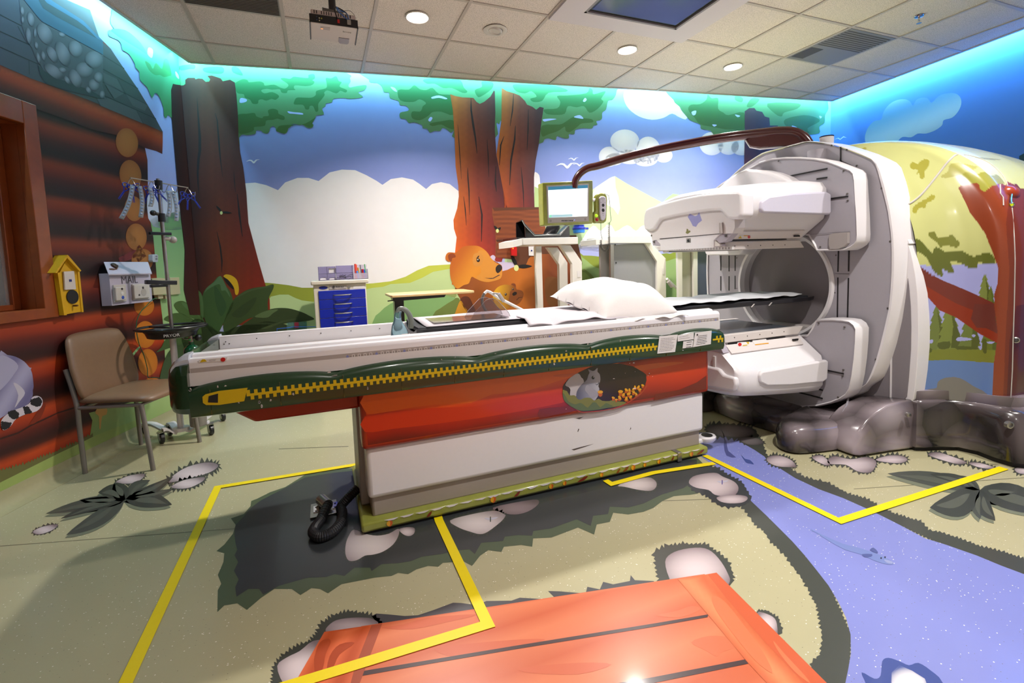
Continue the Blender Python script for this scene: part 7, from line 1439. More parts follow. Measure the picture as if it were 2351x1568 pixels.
# birdhouse with a switch plate
bh = empty('birdhouse', 'yellow birdhouse with a white switch plate on the log wall', 'birdhouse', SW(1.39, 1.15, .05)); YB = mat('birdhouse_yellow', '#d0a010', .5, noise=.15)
Lp_ = lambda p: Zm(0, 200, 2.8, p); OFB = .055
def lpr(name, px, off, th, m, parent, bevel=0):
    g = G(); q = [PL(*p, off) for p in Lp_(px)]; n = Vector((NL.x, NL.y, 0)); g.prism(q, -n * th); return g.out(name, m, parent, bevel=bevel, smooth=False)
b_ = lpr('body', [(385, 1190), (432, 1100), (500, 1180), (522, 1443), (418, 1462)], OFB - .004, OFB - .008, YB, bh)
lpr('side_board', [(371, 1195), (386, 1190), (430, 1466), (412, 1466)], OFB, OFB - .004, YB, bh); lpr('side_board', [(498, 1180), (511, 1178), (538, 1446), (525, 1446)], OFB, OFB - .004, YB, bh)
lpr('roof_board', [(355, 1193), (428, 1085), (432, 1078), (434, 1095), (366, 1196)], OFB + .02, OFB + .016, YB, bh); lpr('roof_board', [(430, 1078), (438, 1080), (523, 1180), (515, 1186), (430, 1096)], OFB + .02, OFB + .016, YB, bh)
e_ = PL(*Lp_([(467, 1348)])[0], OFB); g = G(); g.lathe(e_, [(.043, -.002), (.043, .002), (0, .002)], 24, (NL.x, NL.y, 0)); g.out('entry_hole', DRK, bh)
e_ = PL(*Lp_([(472, 1405)])[0], OFB); g = G(); n3 = Vector((NL.x, NL.y, 0)); g.cyl(e_, e_ + n3 * .025, .006, 10); g.out('perch', mat('perch_brown', '#6a4010', .5), bh)
sp = lpr('switch_plate', [(412, 1186), (478, 1182), (490, 1300), (420, 1303)], OFB + .008, .010, mat('ivory_plate', '#cfc6c0', .4), bh, .002)
lpr('switch', [(446, 1236), (461, 1235), (463, 1250), (448, 1251)], OFB + .0105, .003, mat('navy_switch', '#1c2c78', .4), sp)
# mailbox
mb = empty('mailbox', 'white slant-roofed mailbox cut-out lettered MAIL on the log wall', 'mailbox', SW(.90, 1.1, .05)); MW = mat('mailbox_white', '#b9b2c2', .5)
M2 = lambda p: Zm(230, 380, 3.919, p)
def mpr(name, px, off, th, m, parent, bevel=0):
    g = G(); q = [PL(*p, off) for p in M2(px)]; g.prism(q, -n3 * th); return g.out(name, m, parent, bevel=bevel, smooth=False)
mpr('body', [(78, 970), (450, 966), (470, 1222), (107, 1261)], .07, .065, MW, mb)
g = G(); q0 = [PL(*p, .098) for p in M2([(75, 977), (465, 968)])]; q1 = [PL(*p, .02) for p in M2([(430, 868), (32, 867)])]; q = q0 + q1; g.prism(q, (0, 0, -.008)); g.out('roof', MW, mb, smooth=False)
for p, ttl in (((190, 1056), 'M'), ((240, 1053), 'A'), ((300, 1052), 'I'), ((325, 1050), 'L')): pass
o_ = PL(*M2([(190, 1064)])[0], .0712); text('letters', 'MAIL', .076, o_, (-DL.x, -DL.y, .0), (NL.x, NL.y, 0), mat('letter_grey', '#5a5460', .5), mb, .001)
sn = Print(lambda px, py, o: PL(px, py, .1) + n3 * o)
# snail on the roof
def RF(px, py): 
    a_, b_, c_ = q[0], q[1], q[2]; nn = (b_ - a_).cross(c_ - a_).normalized(); return on(px, py, a_, nn)
g = G(); nn = ((q[1] - q[0]).cross(q[2] - q[0])).normalized(); nn = nn if nn.dot(CP - q[0]) > 0 else -nn
cs = RF(*M2([(122, 905)])[0]); g.prism([RF(*p) + nn * .001 for p in M2([(78, 930), (100, 928), (130, 932), (150, 915), (155, 895), (160, 910), (150, 935), (120, 940), (85, 938)])], nn * .003); s_ = g.out('snail_body', mat('snail_brown', '#5a3822', .5), mb, smooth=False)
g = G(); g.lathe(cs, [(.022, 0), (.020, .012), (.008, .018), (0, .018)], 18, nn); g.out('snail_shell', mat('snail_shell', '#3a2418', .4), s_)
cu = empty('nurse_call_station', 'white call unit with a blue dot on the left half of the mailbox', 'call button', PL(*M2([(185, 1150)])[0], .07))
mpr('back_plate', [(123, 1075), (230, 1068), (243, 1222), (135, 1233)], .082, .012, mat('ivory_unit', '#c2bcb6', .4), cu, .003)
b2 = mpr('call_handset', [(140, 1095), (222, 1090), (235, 1212), (152, 1218)], .100, .018, MATS['ivory_unit'], cu, .006)
for px_, r_, m, nm in (((196, 1110), .008, INK, 'port'), ((199, 1150), .012, LBL, 'white_button'), ((204, 1187), .012, mat('blue_button', '#3858b8', .4), 'blue_button')): g = G(); g.lathe(PL(*M2([px_])[0], .100), [(r_, 0), (r_, .002), (0, .003)], 14, n3); g.out(nm, m, b2)
cu = empty('wall_intercom', 'wide white speaker unit on the right half of the mailbox', 'intercom', PL(*M2([(380, 1130)])[0], .07))
mpr('back_plate', [(292, 1068), (440, 1060), (458, 1200), (305, 1212)], .082, .012, MATS['ivory_unit'], cu, .003)
b2 = mpr('speaker_unit', [(305, 1075), (435, 1066), (448, 1190), (315, 1200)], .094, .012, MATS['ivory_unit'], cu, .006)
for px_, r_ in (((385, 1099), .009), ((351, 1165), .007)): g = G(); g.lathe(PL(*M2([px_])[0], .094), [(r_, 0), (r_, .002), (0, .003)], 14, n3); g.out('port', INK, b2)
g = G(); g.lathe(PL(*M2([(392, 1140)])[0], .0935), [(.028, 0), (.028, .0015), (0, .0015)], 20, n3); g.out('speaker_disc', mat('ivory_dark', '#aaa49c', .5), b2)
# beige cable box, sensor, green cord
cb = empty('cable_box', 'beige junction box with sockets behind the drip stand', 'junction box', PL(390, 660, .03))
A4r = lambda px, off, th, m, nm, par, bv=.002: (lambda g: (g.prism([PL(*p, off) for p in A4(px)], -n3 * th), g.out(nm, m, par, bevel=bv, smooth=False))[1])(G())
BG = mat('beige_box', '#b9b08e', .5)
A4r([(48, 415), (155, 408), (250, 420), (262, 600), (70, 615)], .06, .06, BG, 'box', cb); A4r([(262, 403), (374, 400), (390, 600), (272, 612)], .02, .02, BG, 'cover_plate', cb)
for x in (118, 205): A4r([(x, 612), (x + 60, 608), (x + 66, 655), (x + 8, 660)], .04, .03, BG, 'socket', cb)
tb = empty('wall_sensor', 'small pale blue sensor box on the corner log above the drip stand clamp', 'sensor', PL(358, 593, .02)); b_ = A4r([(55, 128), (110, 124), (125, 140), (120, 218), (65, 220), (55, 200)], .035, .034, mat('pale_blue_case', '#a8b0bc', .4), 'case', tb, .004)
for yy in (145, 170, 185): A4r([(92, yy), (112, yy - 1), (112, yy + 5), (92, yy + 6)], .037, .002, INK, 'label_line', b_, 0)
g = G(); g.tube(crom([tuple(PL(*p, o)) for p, o in (((361, 684), .04), ((350, 688), .07), ((338, 700), .06), ((322, 718), .05), ((313, 745), .04), ((318, 785), .04), ((330, 815), .04), ((338, 845), .05), ((340, 866), .06), ((352, 867), .10), ((368, 868), .14))], 6, False), .0028, 6); o = g.out('green_cord', mat('green_cable', '#1c6a4a', .4)); tag(o, 'thin green cord hanging down the logs from the beige junction box', 'cord')
# ---------------------------------------------------------------- drip stand
PXc, PYc = -1.035, 4.13
iv = empty('drip_stand', 'tall metal drip stand on white castered base behind the brown chair', 'drip stand', (PXc, PYc, 0))
g = G(); g.cyl((PXc, PYc, .08), (PXc, PYc, .80), .021, 16); g.out('lower_pole', WHT, iv)
g = G(); g.cyl((PXc, PYc, .80), (PXc, PYc, 1.90), .0125, 14); g.out('upper_pole', MTL, iv)
BD = Vector((.80, .60, 0)).normalized()
def IVP(px, py): n = Vector((BD.y, -BD.x, 0)); return on(px, py, (PXc, PYc, 0), n)
zt_ = IVP(367, 420).z
g = G(); g.cyl((PXc, PYc, zt_ - .05), (PXc, PYc, zt_ + .015), .021, 14, r2=.024); g.out('top_cap', BLK, iv)
g = G(); g.cyl((PXc, PYc, 1.80), (PXc, PYc, zt_), .010, 12); g.out('inner_pole', MTL, iv)
hk = IVP(299, 408), IVP(432, 431)
g = G(); g.tube([hk[0], hk[1]], .004, 8); g.out('hook_bar', MTL, iv)
zl = IVP(375, 500).z; g = G(); g.cyl((PXc, PYc, zl - .03), (PXc, PYc, zl + .03), .022, 14); g.ball(Vector((PXc, PYc, zl + .03)) - BD * .05, .020); g.tube([Vector((PXc, PYc, zl + .02)), Vector((PXc, PYc, zl + .03)) - BD * .05], .012, 8); g.out('height_lock', BLK, iv)
z_ = IVP(372, 537).z; g = G(); g.bar(Vector((PXc, PYc - .02, z_)) - BD * .08, Vector((PXc, PYc - .02, z_)) + BD * .055, .03, .022); g.out('pole_clamp', BLK, iv, bevel=.004); g = G(); g.ball(Vector((PXc, PYc, z_ - .04)) + BD * .06, .026); g.tube([Vector((PXc, PYc, z_ - .03)), Vector((PXc, PYc, z_ - .035)) + BD * .05], .015, 8); g.out('clamp_knob', GRY, iv)
z_ = IVP(385, 650).z; g = G(); g.bar(Vector((PXc, PYc - .02, z_ + .015)) - BD * .13, Vector((PXc, PYc - .02, z_)) + BD * .06, .04, .03); g.bar(Vector((PXc, PYc - .03, z_ - .015)) - BD * .10, Vector((PXc, PYc - .02, z_ - .015)), .03, .02); g.out('pole_clamp', BLK, iv, bevel=.004)
# steering ring with tray
zr = .835; g = G(); g.tube([Vector((PXc + .215 * cos(a), PYc + .215 * sin(a), zr)) for a in [2 * pi * i / 40 for i in range(40)]], .0095, 8, closed=True)
for a in (.4, 2.5, 4.6): g.tube([Vector((PXc + .215 * cos(a), PYc + .215 * sin(a), zr)), Vector((PXc + .02 * cos(a), PYc + .02 * sin(a), zr - .005))], .008, 8)
rg = g.out('steering_ring', BLK, iv)
g = G(); g.lathe((PXc, PYc, zr - .075), [(.125, 0), (.150, .008), (.168, .062), (.175, .064), (.175, .058), (.14, .012), (0, .01)], 36); ty = g.out('tray', BLK, iv)
d_ = (CP - Vector((PXc, PYc, CH))).normalized(); x_ = Vector((-d_.y, d_.x, 0)); x_ = -x_ if x_.x < 0 else x_; text('tray_name', 'PRYOR', .030, Vector((PXc, PYc, zr - .055)) + d_ * .163 - x_ * .052, x_, d_, LBL, ty, .002)
# base
CAS = [PZ(*p, 0) for p in ((372, 1018), (485, 998), (330, 1001), (512, 966))]; ctr = Vector((PXc, PYc, 0))
CAS.append(ctr * 2 - (CAS[0] + CAS[3]) / 2 + Vector((-.05, .25, 0)))
WB = mat('base_white', '#d8d2d4', .35)
g = G(); g.cyl((PXc, PYc, .060), (PXc, PYc, .085), .055, 20); g.out('base_hub', WB, iv)
for p in CAS:
    d = (Vector((p.x, p.y, 0)) - ctr); L = d.length; d.normalize(); q = crom([tuple(ctr + Vector((0, 0, .07)) + d * .03), tuple(ctr + d * (L * .35) + Vector((0, 0, .055))), tuple(ctr + d * (L * .7) + Vector((0, 0, .098))), tuple(ctr + d * (L - .01) + Vector((0, 0, .10)))], 3, False)
    g = G(); s = Vector((-d.y, d.x, 0)); g.loft([[Vector(a) + s * .025 + Vector((0, 0, .006)), Vector(a) - s * .025 + Vector((0, 0, .006)), Vector(a) - s * .025 - Vector((0, 0, .010)), Vector(a) + s * .025 - Vector((0, 0, .010))] for a in q]); bl_ = g.out('base_leg', WB, iv, smooth=False)
    c = Vector((p.x, p.y, 0)); w = Vector((-.5, .86, 0)).cross(Vector((0, 0, 1))); g = G(); g.cyl(c + w * .012 + Vector((0, 0, .038)), c - w * .012 + Vector((0, 0, .038)), .0375, 22); cw = g.out('caster_wheel', BLK, iv, bevel=.003)
    g = G(); g.cyl(c + w * .015 + Vector((0, 0, .038)), c - w * .015 + Vector((0, 0, .038)), .020, 16); g.bar(c + w * .017 + Vector((0, 0, .038)), c + w * .017 + Vector((0, 0, .088)), .03, .003, up=tuple(w)); g.bar(c - w * .017 + Vector((0, 0, .038)), c - w * .017 + Vector((0, 0, .088)), .03, .003, up=tuple(w)); g.box((c.x - .022, c.y - .022, .084), (c.x + .022, c.y + .022, .090)); g.out('caster_fork', MTL, cw)
# oxygen cylinder
ox = Vector((-.915, 4.10, 0)); ob = empty('oxygen_cylinder', 'green-shouldered oxygen cylinder standing on the drip stand base', 'gas cylinder', (ox.x, ox.y, .085))
g = G(); g.lathe((ox.x, ox.y, .088), [(.050, 0), (.055, .01), (.055, .50)], 26); g.out('cylinder_body', mat('cylinder_grey', '#8f8986', .4, metal=.3), ob)
g = G(); g.lathe((ox.x, ox.y, .588), [(.0555, 0), (.0555, .06), (.050, .085), (.03, .105), (.018, .112), (.018, .13)], 26); sh = g.out('green_shoulder', mat('oxygen_green', '#0e4a2c', .2, coat=.6), ob)
g = G(); g.lathe((ox.x, ox.y, .60), [(.0562, 0), (.0562, .03)], 26); g.out('label_band', LBL, sh)
g = G(); g.cyl((ox.x, ox.y, .715), (ox.x, ox.y, .79), .014, 12); g.out('valve_post', MTL, ob); g = G(); g.ball((ox.x + .045, ox.y, .745), .024, 12); g.cyl((ox.x, ox.y, .745), (ox.x + .04, ox.y, .745), .008, 8); g.out('valve_knob', BLK, ob); g = G(); g.tube(crom([(ox.x, ox.y, .745), (ox.x - .035, ox.y, .742), (ox.x - .05, ox.y, .76), (ox.x - .035, ox.y, .79), (ox.x - .01, ox.y, .785)], 4, False), .005, 8); g.out('yoke_loop', MTL, ob); g = G(); g.ball((ox.x - .005, ox.y - .015, .735), .007, 8); g.out('green_tip', mat('bright_green', '#20b050', .4), ob)
# hooks on the stand and what hangs from them
hooks = [IVP(x, y) for x, y in ((300, 409), (347, 416), (388, 423), (430, 431))]
VD = Vector((BD.y, -BD.x, 0))
for p in hooks:
    for s in (-1, 1):
        g = G(); g.tube(crom([tuple(p), tuple(p + VD * s * .012 + BD * .008 * s + Vector((0, 0, -.02))), tuple(p + VD * s * .02 + BD * s * .018 + Vector((0, 0, -.052))), tuple(p + VD * s * .03 + BD * s * .03 + Vector((0, 0, -.055))), tuple(p + VD * s * .034 + BD * s * .036 + Vector((0, 0, -.03)))], 4, False), .0025, 6); g.out('hook', MTL, iv)
BLU = mat('blue_plastic', '#1c2c9c', .3, coat=.3)
def scissors(p, ang, label_, grp):
    e = empty('plastic_clamp', label_, 'clamp', p, grp)
    d = (Vector((0, 0, -1)) * cos(ang) + BD * sin(ang)).normalized(); s = d.cross(VD).normalized()
    for sg in (-1, 1):
        c = p + s * sg * .016 + d * .012; g = G(); g.tube([c + (s * cos(a) + d * sin(a)) * .0145 for a in [2 * pi * i / 16 for i in range(16)]], .0032, 6, closed=True)
        g.tube([c + d * .014, p + d * .062 + s * sg * -.002, p + d * .12 + s * sg * -.004], [.0035, .004, .002], 6); g.out('clamp_half', BLU, e)
k = 0
cl_places = ((0, (-.55, .05, .5), 'clear ladder strips'), (1, (-.3, .35, .7), 'height lock'), (3, (-.6, -.1, .55), 'tree trunk edge'))
names = {0: 'leftmost drip stand hook', 1: 'hook left of the stand pole', 3: 'rightmost drip stand hook'}
tilt = {0: 'tips swung to the left', 1: 'hanging nearly straight', 2: 'tips swung to the right'}
for hi, angs, _ in cl_places:
    for j, a in enumerate(angs):
        scissors(hooks[hi] + VD * (.01 * j - .01) + BD * (.012 * (j - 1)) + Vector((0, 0, -.045)), a, 'blue plastic clamp on the %s, %s' % (names[hi], tilt[j]), 'blue clamps on the drip stand')
STR = mat('clear_strip', '#c2cad4', .15, trans=.6, ior=1.2); DOT = mat('dot_blue', '#8fa4c8', .15, coat=.5)
def strip_(hp, px1, label_):
    a = hp + Vector((0, 0, -.05)) + VD * .02; b = IVP(*px1) + VD * .02; d = (b - a); L = d.length; d.normalize(); s = d.cross(VD).normalized()
    e = empty('electrode_strip', label_, 'strip', a, 'clear strips on the drip stand')
    sag = lambda t: a + d * (L * t) + s * (-.012 * sin(pi * t))
    g = G(); pts = [sag(i / 14) for i in range(15)]; g.add([q + s * o for q in pts for o in (-.014, .014)], [(2 * i, 2 * i + 1, 2 * i + 3, 2 * i + 2) for i in range(14)]); o = g.out('film', STR, e, smooth=True); th = o.modifiers.new('t', 'SOLIDIFY'); th.thickness = .001
    n = max(4, int(L / .024))
    for i in range(n):
        c = sag((i + .8) / (n + 1)); g = G(); g.ball(c + VD * .002, .0078, 10, sc=(1, 1, .75)); g.out('blister', DOT, e)
strip_(hooks[0], (275, 503), 'clear blister strip on the left hook, its end swung left'); strip_(hooks[0] + BD * .04, (320, 500), 'clear blister strip on the left hook, its end swung right')
strip_(hooks[1] - BD * .02, (342, 475), 'short clear blister strip hanging left of the drip stand pole'); strip_(hooks[2] - BD * .02, (383, 498), 'clear blister strip just right of the drip stand pole'); strip_(hooks[2] + BD * .01, (402, 508), 'long clear blister strip slanting right of the drip stand pole')
# ================================================================= BACK OF THE ROOM
# blue drawer cabinet
CBY = 4.50; cab = empty('drawer_cabinet', 'beige cabinet with blue drawers against the painted hills', 'drawer cabinet', (.18, CBY + .2, 0)); BE = mat('cabinet_beige', '#cfc8ba', .45)
xl = PY(722, 700, CBY).x; xr = PY(843, 700, CBY).x; zt = PY(722, 655, CBY).z
K2 = lambda p: Zm(700, 590, 5.2706, p)
g = G(); g.box((xl, CBY, .03), (xr, CBY + .36, zt)); g.out('body', BE, cab, bevel=.006)
g = G(); g.box((xl - .018, CBY - .018, zt), (xr + .022, CBY + .38, zt + .036)); g.out('top_slab', BE, cab, bevel=.008)
BLD = mat('royal_blue_metal', '#0a24a0', .35, noise=.05, coat=.2)
tops = [PY(*K2([(165, y)])[0], CBY).z for y in (414, 524, 638, 750)]; tops += [tops[-1] - .105 - .0 * i for i in (0,)]; tops += [tops[-1] - .11, tops[-1] - .22, tops[-1] - .33, tops[-1] - .44]
fx0, fx1 = PY(*K2([(168, 500)])[0], CBY).x, PY(*K2([(735, 500)])[0], CBY).x
for i, (a, b) in enumerate(zip(tops, tops[1:])):
    if b < .08: b = .08
    g = G(); g.box((fx0, CBY - .010, b + .004), (fx1, CBY + .01, a)); dr = g.out('drawer', BLD, cab, bevel=.002)
    hz = a - .042; hx = (fx0 + fx1) / 2; g = G(); g.tube(crom([(hx - .075, CBY - .008, hz), (hx - .06, CBY - .030, hz), (hx, CBY - .042, hz), (hx + .06, CBY - .030, hz), (hx + .075, CBY - .008, hz)], 4, False), .0055, 8); g.out('handle', MTL, dr)
    if b <= .09: break
def k2(name, px, off, m, par, th=.004): g = G(); g.prism([PY(*p, CBY - off) for p in K2(px)], (0, th, 0)); return g.out(name, m, par, smooth=False)
k2('brand_badge', ell(222, 372, 54, 20, -2, 20), .002, mat('navy_badge', '#1c2c8a', .4), cab); lk = k2('code_lock', [(293, 348), (505, 340), (505, 382), (293, 390)], .004, GRY, cab)
k2('lock_dial', ell(348, 361, 15, 15, 0, 14), .008, INK, lk)
for i in range(5): k2('lock_key', [(376 + i * 20, 353), (386 + i * 20, 352), (386 + i * 20, 366), (376 + i * 20, 367)], .006, INK, lk, .002)
k2('key_lock', ell(535, 362, 16, 16, 0, 14), .010, MTL, cab); k2('paper_label', [(583, 352), (722, 345), (724, 382), (585, 388)], .002, LBL, cab)
# organisers on the cabinet
LAV = mat('lavender_clear_plastic', '#c9c0ea', .1, trans=.78, ior=1.15); ztop = zt + .037
def organiser(x0, x1, y0, h, label_, vdiv):
    e = empty('clear_organiser', label_, 'organiser box', ((x0 + x1) / 2, y0 + .06, ztop), 'lavender organisers on the cabinet'); g = G(); t = .003
    for lo, hi in (((x0, y0, ztop), (x1, y0 + .12, ztop + t)), ((x0, y0, ztop + h), (x1, y0 + .12, ztop + h + t)), ((x0, y0, ztop), (x0 + t, y0 + .12, ztop + h)), ((x1 - t, y0, ztop), (x1, y0 + .12, ztop + h)), ((x0, y0, ztop + h * .48), (x1, y0 + .12, ztop + h * .48 + t)), ((x0, y0 + .117, ztop), (x1, y0 + .12, ztop + h))): g.box(lo, hi)
    if vdiv: g.box(((x0 + x1) / 2, y0, ztop), ((x0 + x1) / 2 + t, y0 + .12, ztop + h))
    g.out('case', LAV, e, smooth=False); return e
xa = [PY(*K2([(x, 300)])[0], CBY + .05).x for x in (168, 378, 384, 592, 585, 768)]; hh = PY(*K2([(300, 118)])[0], CBY + .05).z - ztop
o1 = organiser(xa[0], xa[1], CBY + .05, hh, 'lavender four-cell organiser box at the left of the cabinet top', True); o2 = organiser(xa[2], xa[3], CBY + .05, hh + .004, 'lavender two-shelf organiser box in the middle of the cabinet top', False)
def small(name, cat, lab, lo, hi, m, bv=.002, grp=None): g = G(); g.box(lo, hi); o = g.out(name, m, None, bevel=bv); tag(o, lab, cat, grp); return o
small('gauze_box', 'box', 'small white box in the upper right cell of the left organiser', (xa[0] + .088, CBY + .065, ztop + hh * .49 + .004), (xa[0] + .148, CBY + .12, ztop + hh * .49 + .048), LBL)
g = G(); rnd = random.Random(5)
for i in range(34): a_ = Vector((xa[2] + .02 + rnd.random() * .12, CBY + .07 + rnd.random() * .04, ztop + .006 + rnd.random() * .035)); g.tube([a_, a_ + Vector((rnd.uniform(-.04, .04), rnd.uniform(-.01, .01), rnd.uniform(-.01, .015)))], .0014, 5)
o = g.out('cable_ties', mat('dark_thread', '#33302e', .6), None, smooth=False); tag(o, 'tangle of dark ties in the lower shelf of the middle organiser', 'ties', None, 'stuff')
for nm_, lab_, x_a, x_b, z_a, h_a in (('gauze_pad', 'white folded gauze in the lower left cell of the left organiser', .012, .065, .004, .022), ('swab_packet', 'pale packet in the lower right cell of the left organiser', .088, .148, .004, .016)):
    g = G(); g.loft([[Vector((xa[0] + x_a + (x_b - x_a) * (.5 + u * s * .5), CBY + .09 + v * s * .025, ztop + z_a + z)) for u, v in ((-1, -1), (1, -1), (1, 1), (-1, 1))] for z, s in ((0, 1), (h_a * .6, .95), (h_a, .5))]); o = g.out(nm_, LBL, None); tag(o, lab_, 'gauze')
pc_ = empty('pen_caddy', 'clear caddy crammed with coloured pens at the right of the cabinet top', 'caddy', ((xa[4] + xa[5]) / 2, CBY + .1, ztop)); g = G(); x0, x1 = xa[4], xa[5]; y0 = CBY + .04
for lo, hi in (((x0, y0, ztop), (x1, y0 + .11, ztop + .003)), ((x0, y0, ztop), (x1, y0 + .003, ztop + .055)), ((x0, y0 + .107, ztop), (x1, y0 + .11, ztop + .13)), ((x0, y0, ztop), (x0 + .003, y0 + .11, ztop + .09)), ((x1 - .003, y0, ztop), (x1, y0 + .11, ztop + .09))): g.box(lo, hi)
g.out('case', mat('clear_pink_plastic', '#e6dfee', .1, trans=.7, ior=1.15), pc_, smooth=False)
for i, (dx, hgt, c, nm, r) in enumerate(((.028, .135, '#d84a3c', 'red', .009), (.042, .130, '#e0604c', 'orange red', .008), (.062, .10, '#b89a4a', 'tan', .007), (.080, .125, '#5c6468', 'grey', .0045), (.095, .085, '#b81c24', 'dark red', .011), (.108, .08, '#2c58c8', 'royal blue', .010), (.118, .13, '#5ca868', 'green', .005), (.05, .07, '#4a88d8', 'sky blue', .011))):
    g = G(); b = Vector((x0 + dx, y0 + .05, ztop + .004)); g.cyl(b, b + Vector((rnd.uniform(-.012, .012), 0, hgt)), r, 10); o = g.out('marker_pen', mat('pen_' + c[1:], c, .35)); tag(o, '%s pen standing in the caddy on the cabinet' % nm, 'pen', 'pens in the caddy')
# overbed table
ot = empty('overbed_table', 'light wood overbed table on a black column in front of the bear mural', 'overbed table', (.60, 4.2, 0)); OTY = 4.05
za = PY(897, 684, OTY).z; xo0, xo1 = PY(897, 680, OTY).x, PY(1091, 668, OTY).x
g = G(); q = [(xo0 + .012, OTY), (xo1 - .03, OTY), (xo1, OTY + .03), (xo1, OTY + .36), (xo1 - .03, OTY + .40), (xo0 + .03, OTY + .40), (xo0, OTY + .37), (xo0, OTY + .02)]; g.prism([(a, b, za) for a, b in q], (0, 0, .022)); g.out('table_top', mat('maple_laminate', '#d8b684', .4, noise=.2, nscale=12, coat=.2), ot, bevel=.005)
g = G(); cx_ = PY(917, 700, OTY + .15).x; g.box((cx_ - .04, OTY + .15, .06), (cx_ + .04, OTY + .25, za - .03)); g.out('column', BLK, ot, bevel=.006)
g = G(); g.prism([(cx_ - .06, OTY + .14, za - .002), (cx_ + .42, OTY + .14, za - .002), (cx_ + .40, OTY + .14, za - .030), (cx_ - .05, OTY + .14, za - .040)], (0, .12, 0)); g.out('top_bracket', BLK, ot); g = G(); g.tube([(cx_ - .10, OTY + .14, za - .035), (cx_ - .04, OTY + .14, za - .030)], .005, 8); g.out('release_lever', BLK, ot)
g = G(); g.box((cx_ - .03, OTY + .10, .05), (cx_ + .62, OTY + .16, .085)); g.box((cx_ - .03, OTY + .26, .05), (cx_ + .62, OTY + .32, .085)); g.box((cx_ - .05, OTY + .10, .05), (cx_ + .05, OTY + .32, .085)); g.out('base_frame', BLK, ot, bevel=.005)
for a in (cx_, cx_ + .58):
    for b in (OTY + .13, OTY + .29): g = G(); g.cyl((a, b - .012, .026), (a, b + .012, .026), .026, 16); g.out('caster', BLK, ot)
# clear sign holder and blue cord left of the cabinet
sh_ = empty('clear_holder', 'clear plastic holder with a small red tag beside the drawer cabinet', 'holder', PB(680, 750, .02)); g = G(); q = [PB(*p, .06) for p in A4([(1662, 948), (1890, 938), (1895, 1100), (1668, 1100)])]; n4 = Vector((NB.x, NB.y, 0)); g.prism(q, -n4 * .003); g.prism([p - n4 * .055 for p in q], -n4 * .003); g.prism([q[3], q[2], q[2] - n4 * .058, q[3] - n4 * .058], (0, 0, .003)); g.out('holder', mat('clear_green_plastic', '#a8ccc0', .1, trans=.82, ior=1.12), sh_, smooth=False)
g = G(); g.prism([PB(*p, .066) for p in A4([(1755, 942), (1806, 940), (1806, 1010), (1757, 1012)])], -n4 * .004); g.out('red_tag', mat('pink_red', '#b8384c', .5), sh_, smooth=False)
g = G(); g.tube([PB(*p, .07) for p in A4([(1550, 1095), (1546, 1018), (1665, 1008), (1750, 995), (1890, 996), (2010, 994)])], .0035, 6); o = g.out('blue_cord', mat('cord_blue', '#2c5cc0', .4)); tag(o, 'thin blue cord strung along the wall left of the drawer cabinet', 'cord')
# collimator carts
CF = mat('cart_white', '#dcd8d2', .35, coat=.1)
def poly_y(name, px, y, th, m, par, bv=.003): g = G(); g.prism([PY(*p, y) for p in px], (0, th, 0)); return g.out(name, m, par, bevel=bv, smooth=False)
A7i = A7; c1_ = empty('collimator_cart', 'white open-frame cart carrying a black V-shaped cradle, left of the monitor handset', 'equipment cart', (2.0, 4.3, 0)); y1_ = 4.02
poly_y('top_bar', A7([(490, 1190), (1405, 1170), (1405, 1285), (490, 1300)]), y1_, .44, CF, c1_)
g = G(); q = [PY(*p, y1_) for p in A7([(490, 1190), (490, 1300)])]; q2 = [PY(*p, y1_ - .10) for p in A7([(342, 1340), (338, 1238)])]; g.loft([[q[0], q[1], q2[0], q2[1]], [p + Vector((0, .36, 0)) for p in (q[0], q[1], q2[0], q2[1])]]); g.out('end_handle', CF, c1_)
for nm, px in (('post', [(1230, 566), (1243.5, 565), (1249, 760), (1236, 760)]), ('front_leg', [(1286, 563), (1310, 563), (1336, 601), (1337, 760), (1317, 760), (1314, 606)]),):
    P_0 = [PY(*p, y1_ + .02) for p in px]; P_0 = [Vector((p.x, p.y, max(.06, p.z) if p.z > .78 else .08)) for p in P_0]; g = G(); g.prism(P_0, (0, .05, 0)); g.out(nm, CF, c1_, bevel=.003, smooth=False)
P_0 = [PY(*p, y1_ + .36) for p in ((1256, 568), (1280, 568), (1303, 603), (1304, 760), (1286, 760), (1284, 608))]; P_0 = [Vector((p.x, p.y, p.z if p.z > .78 else .08)) for p in P_0]; g = G(); g.prism(P_0, (0, .05, 0)); g.out('rear_leg', CF, c1_, bevel=.003, smooth=False)
bx = [PY(1236, 600, y1_).x, PY(1337, 600, y1_).x]; g = G(); g.box((bx[0] - .08, y1_, .05), (bx[1] + .02, y1_ + .42, .10)); g.out('cart_base', CF, c1_, bevel=.004)
for a in (bx[0] - .05, bx[1] - .02):
    for b in (y1_ + .05, y1_ + .37): g = G(); g.cyl((a, b - .012, .027), (a, b + .012, .027), .027, 16); g.out('caster', BLK, c1_)
poly_y('sticker', ((1325, 622), (1333, 622), (1333, 636), (1326, 637)), y1_ + .018, .003, LBL, c1_, 0)
BC_ = mat('black_cradle', '#1c1a1c', .25, coat=.4)
cr_ = empty('cradle', 'glossy black V-shaped cradle on the cart below the monitor', 'cradle', PY(1245, 543, y1_ + .2)); 
poly_y('near_cheek', A7([(535, 985), (545, 990), (690, 1148), (830, 1145), (1115, 1140), (1240, 985), (1265, 985), (1272, 1160), (1255, 1170), (545, 1185)]), y1_ + .02, .012, BC_, cr_, .002); poly_y('far_cheek', A7([(392, 935), (460, 895), (490, 895), (700, 1130), (830, 1140), (900, 985), (1100, 975), (1110, 1150), (395, 1180)]), y1_ + .38, .012, BC_, cr_, .002)
